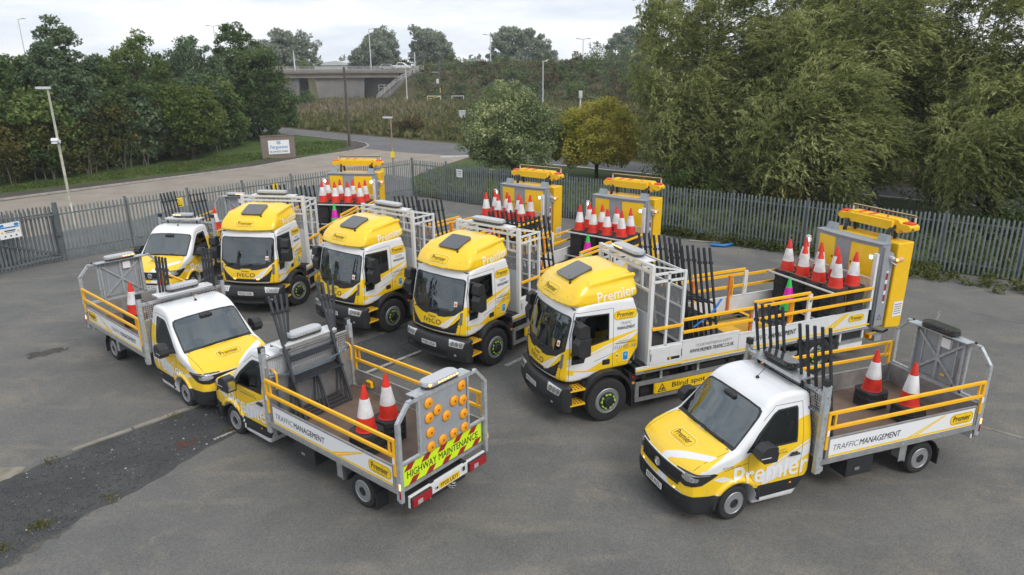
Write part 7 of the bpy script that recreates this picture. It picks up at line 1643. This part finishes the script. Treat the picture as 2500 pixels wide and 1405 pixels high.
def frame(root, ybot, ytop, xb, z0, xt, zt, width, label, group, tags=False, lw=.046):
    """one folded sign frame: two long square legs joined by cross bars, leaning on the headboard"""
    p, a = world(root, 0, 0, 0); o = thing('sign_frame', label, 'sign frame', p, a, group)
    def at(s, y0, y1): return Vector((xb + (xt - xb) * s, y0 + (y1 - y0) * s, z0 + (zt - z0) * s))
    for off in (0, width):
        mb = MB(); mb.bar(at(0, ybot + off, ytop + off), at(1, ybot + off, ytop + off), lw, lw, 0)
        q = at(.86, ybot + off, ytop + off); mb.box(q + Vector((0, 0, 0)), (.075, .075, .06), 0); mb.box(at(.30, ybot + off, ytop + off), (.07, .07, .07), 0)
        if tags: mb.box(at(.74, ybot + off, ytop + off) + Vector((.03, 0, 0)), (.012, .035, .07), 1); mb.box(at(.55, ybot + off, ytop + off) + Vector((.03, 0, 0)), (.012, .03, .06), 1)
        link('leg', mb.mesh('leg', [M_frame, M_vinyl_y]), o)
    for s in (.012, .30, .47): link('crossbar', MB().bar(at(s, ybot, ytop), at(s, ybot + width, ytop + width), lw * .85, lw * .85).mesh('crossbar', [M_frame]), o)
    link('strut', MB().bar(at(.012, ybot + width * .5, ytop + width * .5), at(.30, ybot + width * .5, ytop + width * .5), lw * .8, lw * .8).mesh('strut', [M_frame]), o)
    return o
CNT = ('outermost', 'second', 'third', 'fourth', 'innermost')
for k in range(4): frame(VANS['V2'], -.52 + .01 * k, -.58 - .15 * k, -2.27 + .15 * k, .975, -1.30 + .012 * k, 3.40 - .02 * k, 1.16, 'dark sign frame on the van with chevron tailgate, %s from the tailgate' % ('first', 'second', 'third', 'last')[k], 'sign frames in the chevron tailgate van')
for k in range(5): frame(VANS['V1'], -.68 + .115 * k, -.68 + .115 * k, -1.80 - .06 * k, .975, -1.36 - .06 * k, 3.42 + .012 * k, 1.2, 'dark sign frame on the van nearest the camera, %s from the windscreen' % ('first', 'second', 'third', 'fourth', 'fifth')[k], 'sign frames on the van nearest the camera', lw=.042)
for k in range(5): frame(VANS['V4'], -.74 + .10 * k, -.74 + .10 * k, -1.82 - .06 * k, .975, -1.40 - .06 * k, 3.34 + .012 * k, 1.16, 'dark sign frame on the van by the palisade gate, %s from the windscreen' % ('first', 'second', 'third', 'fourth', 'fifth')[k], 'sign frames on the van by the gate', lw=.038)
for k in range(4): frame(VANS['V3'], -.50 + .075 * k, -.50 + .075 * k, -1.80 - .005 * k, .975, -1.60 - .005 * k, 3.38 - .03 * k, 1.16, 'dark sign frame on the van facing the chevron van, %s from the windscreen' % ('first', 'second', 'third', 'fourth')[k], 'sign frames on the van facing the chevrons')
NUM = ('first', 'second', 'third', 'fourth', 'fifth', 'sixth', 'seventh', 'eighth', 'ninth')
for t, n, y0, dy, w, z, x0 in (('T4', 9, -1.04, .115, 1.14, 3.74, -2.10), ('T3', 7, -.80, .11, 1.20, 3.68, -2.06), ('T2', 6, -.70, .13, 1.12, 3.70, -2.06), ('T1', 5, -.70, .13, 1.12, 3.72, -2.06)):
    for k in range(n): frame(TRUCKS[t], y0 + dy * k + .03, y0 + dy * k, x0 - .45 - .075 * k, 1.165, x0 - .07 * k, z + .02 * (k % 3), w, 'dark sign frame on the %s, %s from its cab' % (TN[t], NUM[k]), 'sign frames on the ' + TN[t], t == 'T3')
def strap(name, label, root, pts, m, w=.045):
    p, a = world(root, 0, 0, 0); mb = MB()
    for q, r in zip(pts[:-1], pts[1:]): mb.bar(q, r, w, .006)
    o = link(name, mb.mesh(name, [m])); o.location = p; o.rotation_euler = (0, 0, a); return tag(o, label, 'strap')
strap('ratchet_strap', 'brown strap across the front row of cones on the nearest lorry', TRUCKS['T4'], [(-6.66, -1.16, 2.10), (-6.70, -.98, 2.28), (-6.72, -.4, 2.30), (-6.74, .2, 2.29), (-6.80, .75, 2.28), (-6.95, 1.14, 2.24), (-7.05, 1.17, 1.95), (-7.0, 1.12, 1.60)], M_strap)
strap('ratchet_strap', 'blue grey strap round the frames on the chevron tailgate van', VANS['V2'], [(-1.70, 1.0, 1.93), (-1.78, .80, 1.90), (-1.92, .52, 1.88), (-1.98, .0, 1.92), (-1.95, -.62, 1.98), (-1.72, -1.0, 2.02)], M_bstrap, .05)
strap('ratchet_strap', 'loose blue grey strap end hanging down the headboard of the chevron tailgate van', VANS['V2'], [(-1.72, .86, 1.92), (-1.73, .84, 1.5), (-1.74, .82, 1.05)], M_bstrap, .05)
strap('ratchet_strap', 'bright blue strap round the frames on the nearest lorry', TRUCKS['T4'], [(-2.25, 1.18, 1.95), (-2.8, 1.12, 2.20), (-3.2, .95, 2.45)], M_hose, .06)
p_, a_ = world(VANS['V2'], -2.285, -1.015, 1.165); o = thing('wheel_chock', 'yellow wheel chock in a holder on the inside of the chevron tailgate van', 'wheel chock', p_, a_)
mb = MB(); mb.prism([(-.11, -.07), (.11, -.07), (.08, .075), (-.08, .075)], -.03, .04, 'y'); link('block', mb.mesh('block', [M_rail], bevel=.01), o)
mb = MB()
for q in (-.05, 0, .05): mb.box((q, .042, .0), (.022, .006, .09))
link('slots', mb.mesh('slots', [M_trim]), o)
# ------------------------------------------------------------------ damp air: far trees pale slightly
def haze():
    m = bpy.data.materials.new('haze'); m.use_nodes = True; nt = m.node_tree; nt.nodes.remove(nt.nodes['Principled BSDF']); v = nt.nodes.new('ShaderNodeVolumePrincipled')
    v.inputs['Color'].default_value = (.86, .90, .95, 1); v.inputs['Density'].default_value = .0004; v.inputs['Anisotropy'].default_value = .0
    nt.links.new(v.outputs['Volume'], nt.nodes['Material Output'].inputs['Volume'])
    tag(link('haze', MB().b2((-330, -90, -1), (330, 460, 24)).mesh('haze', [m])), kind='stuff')
haze()
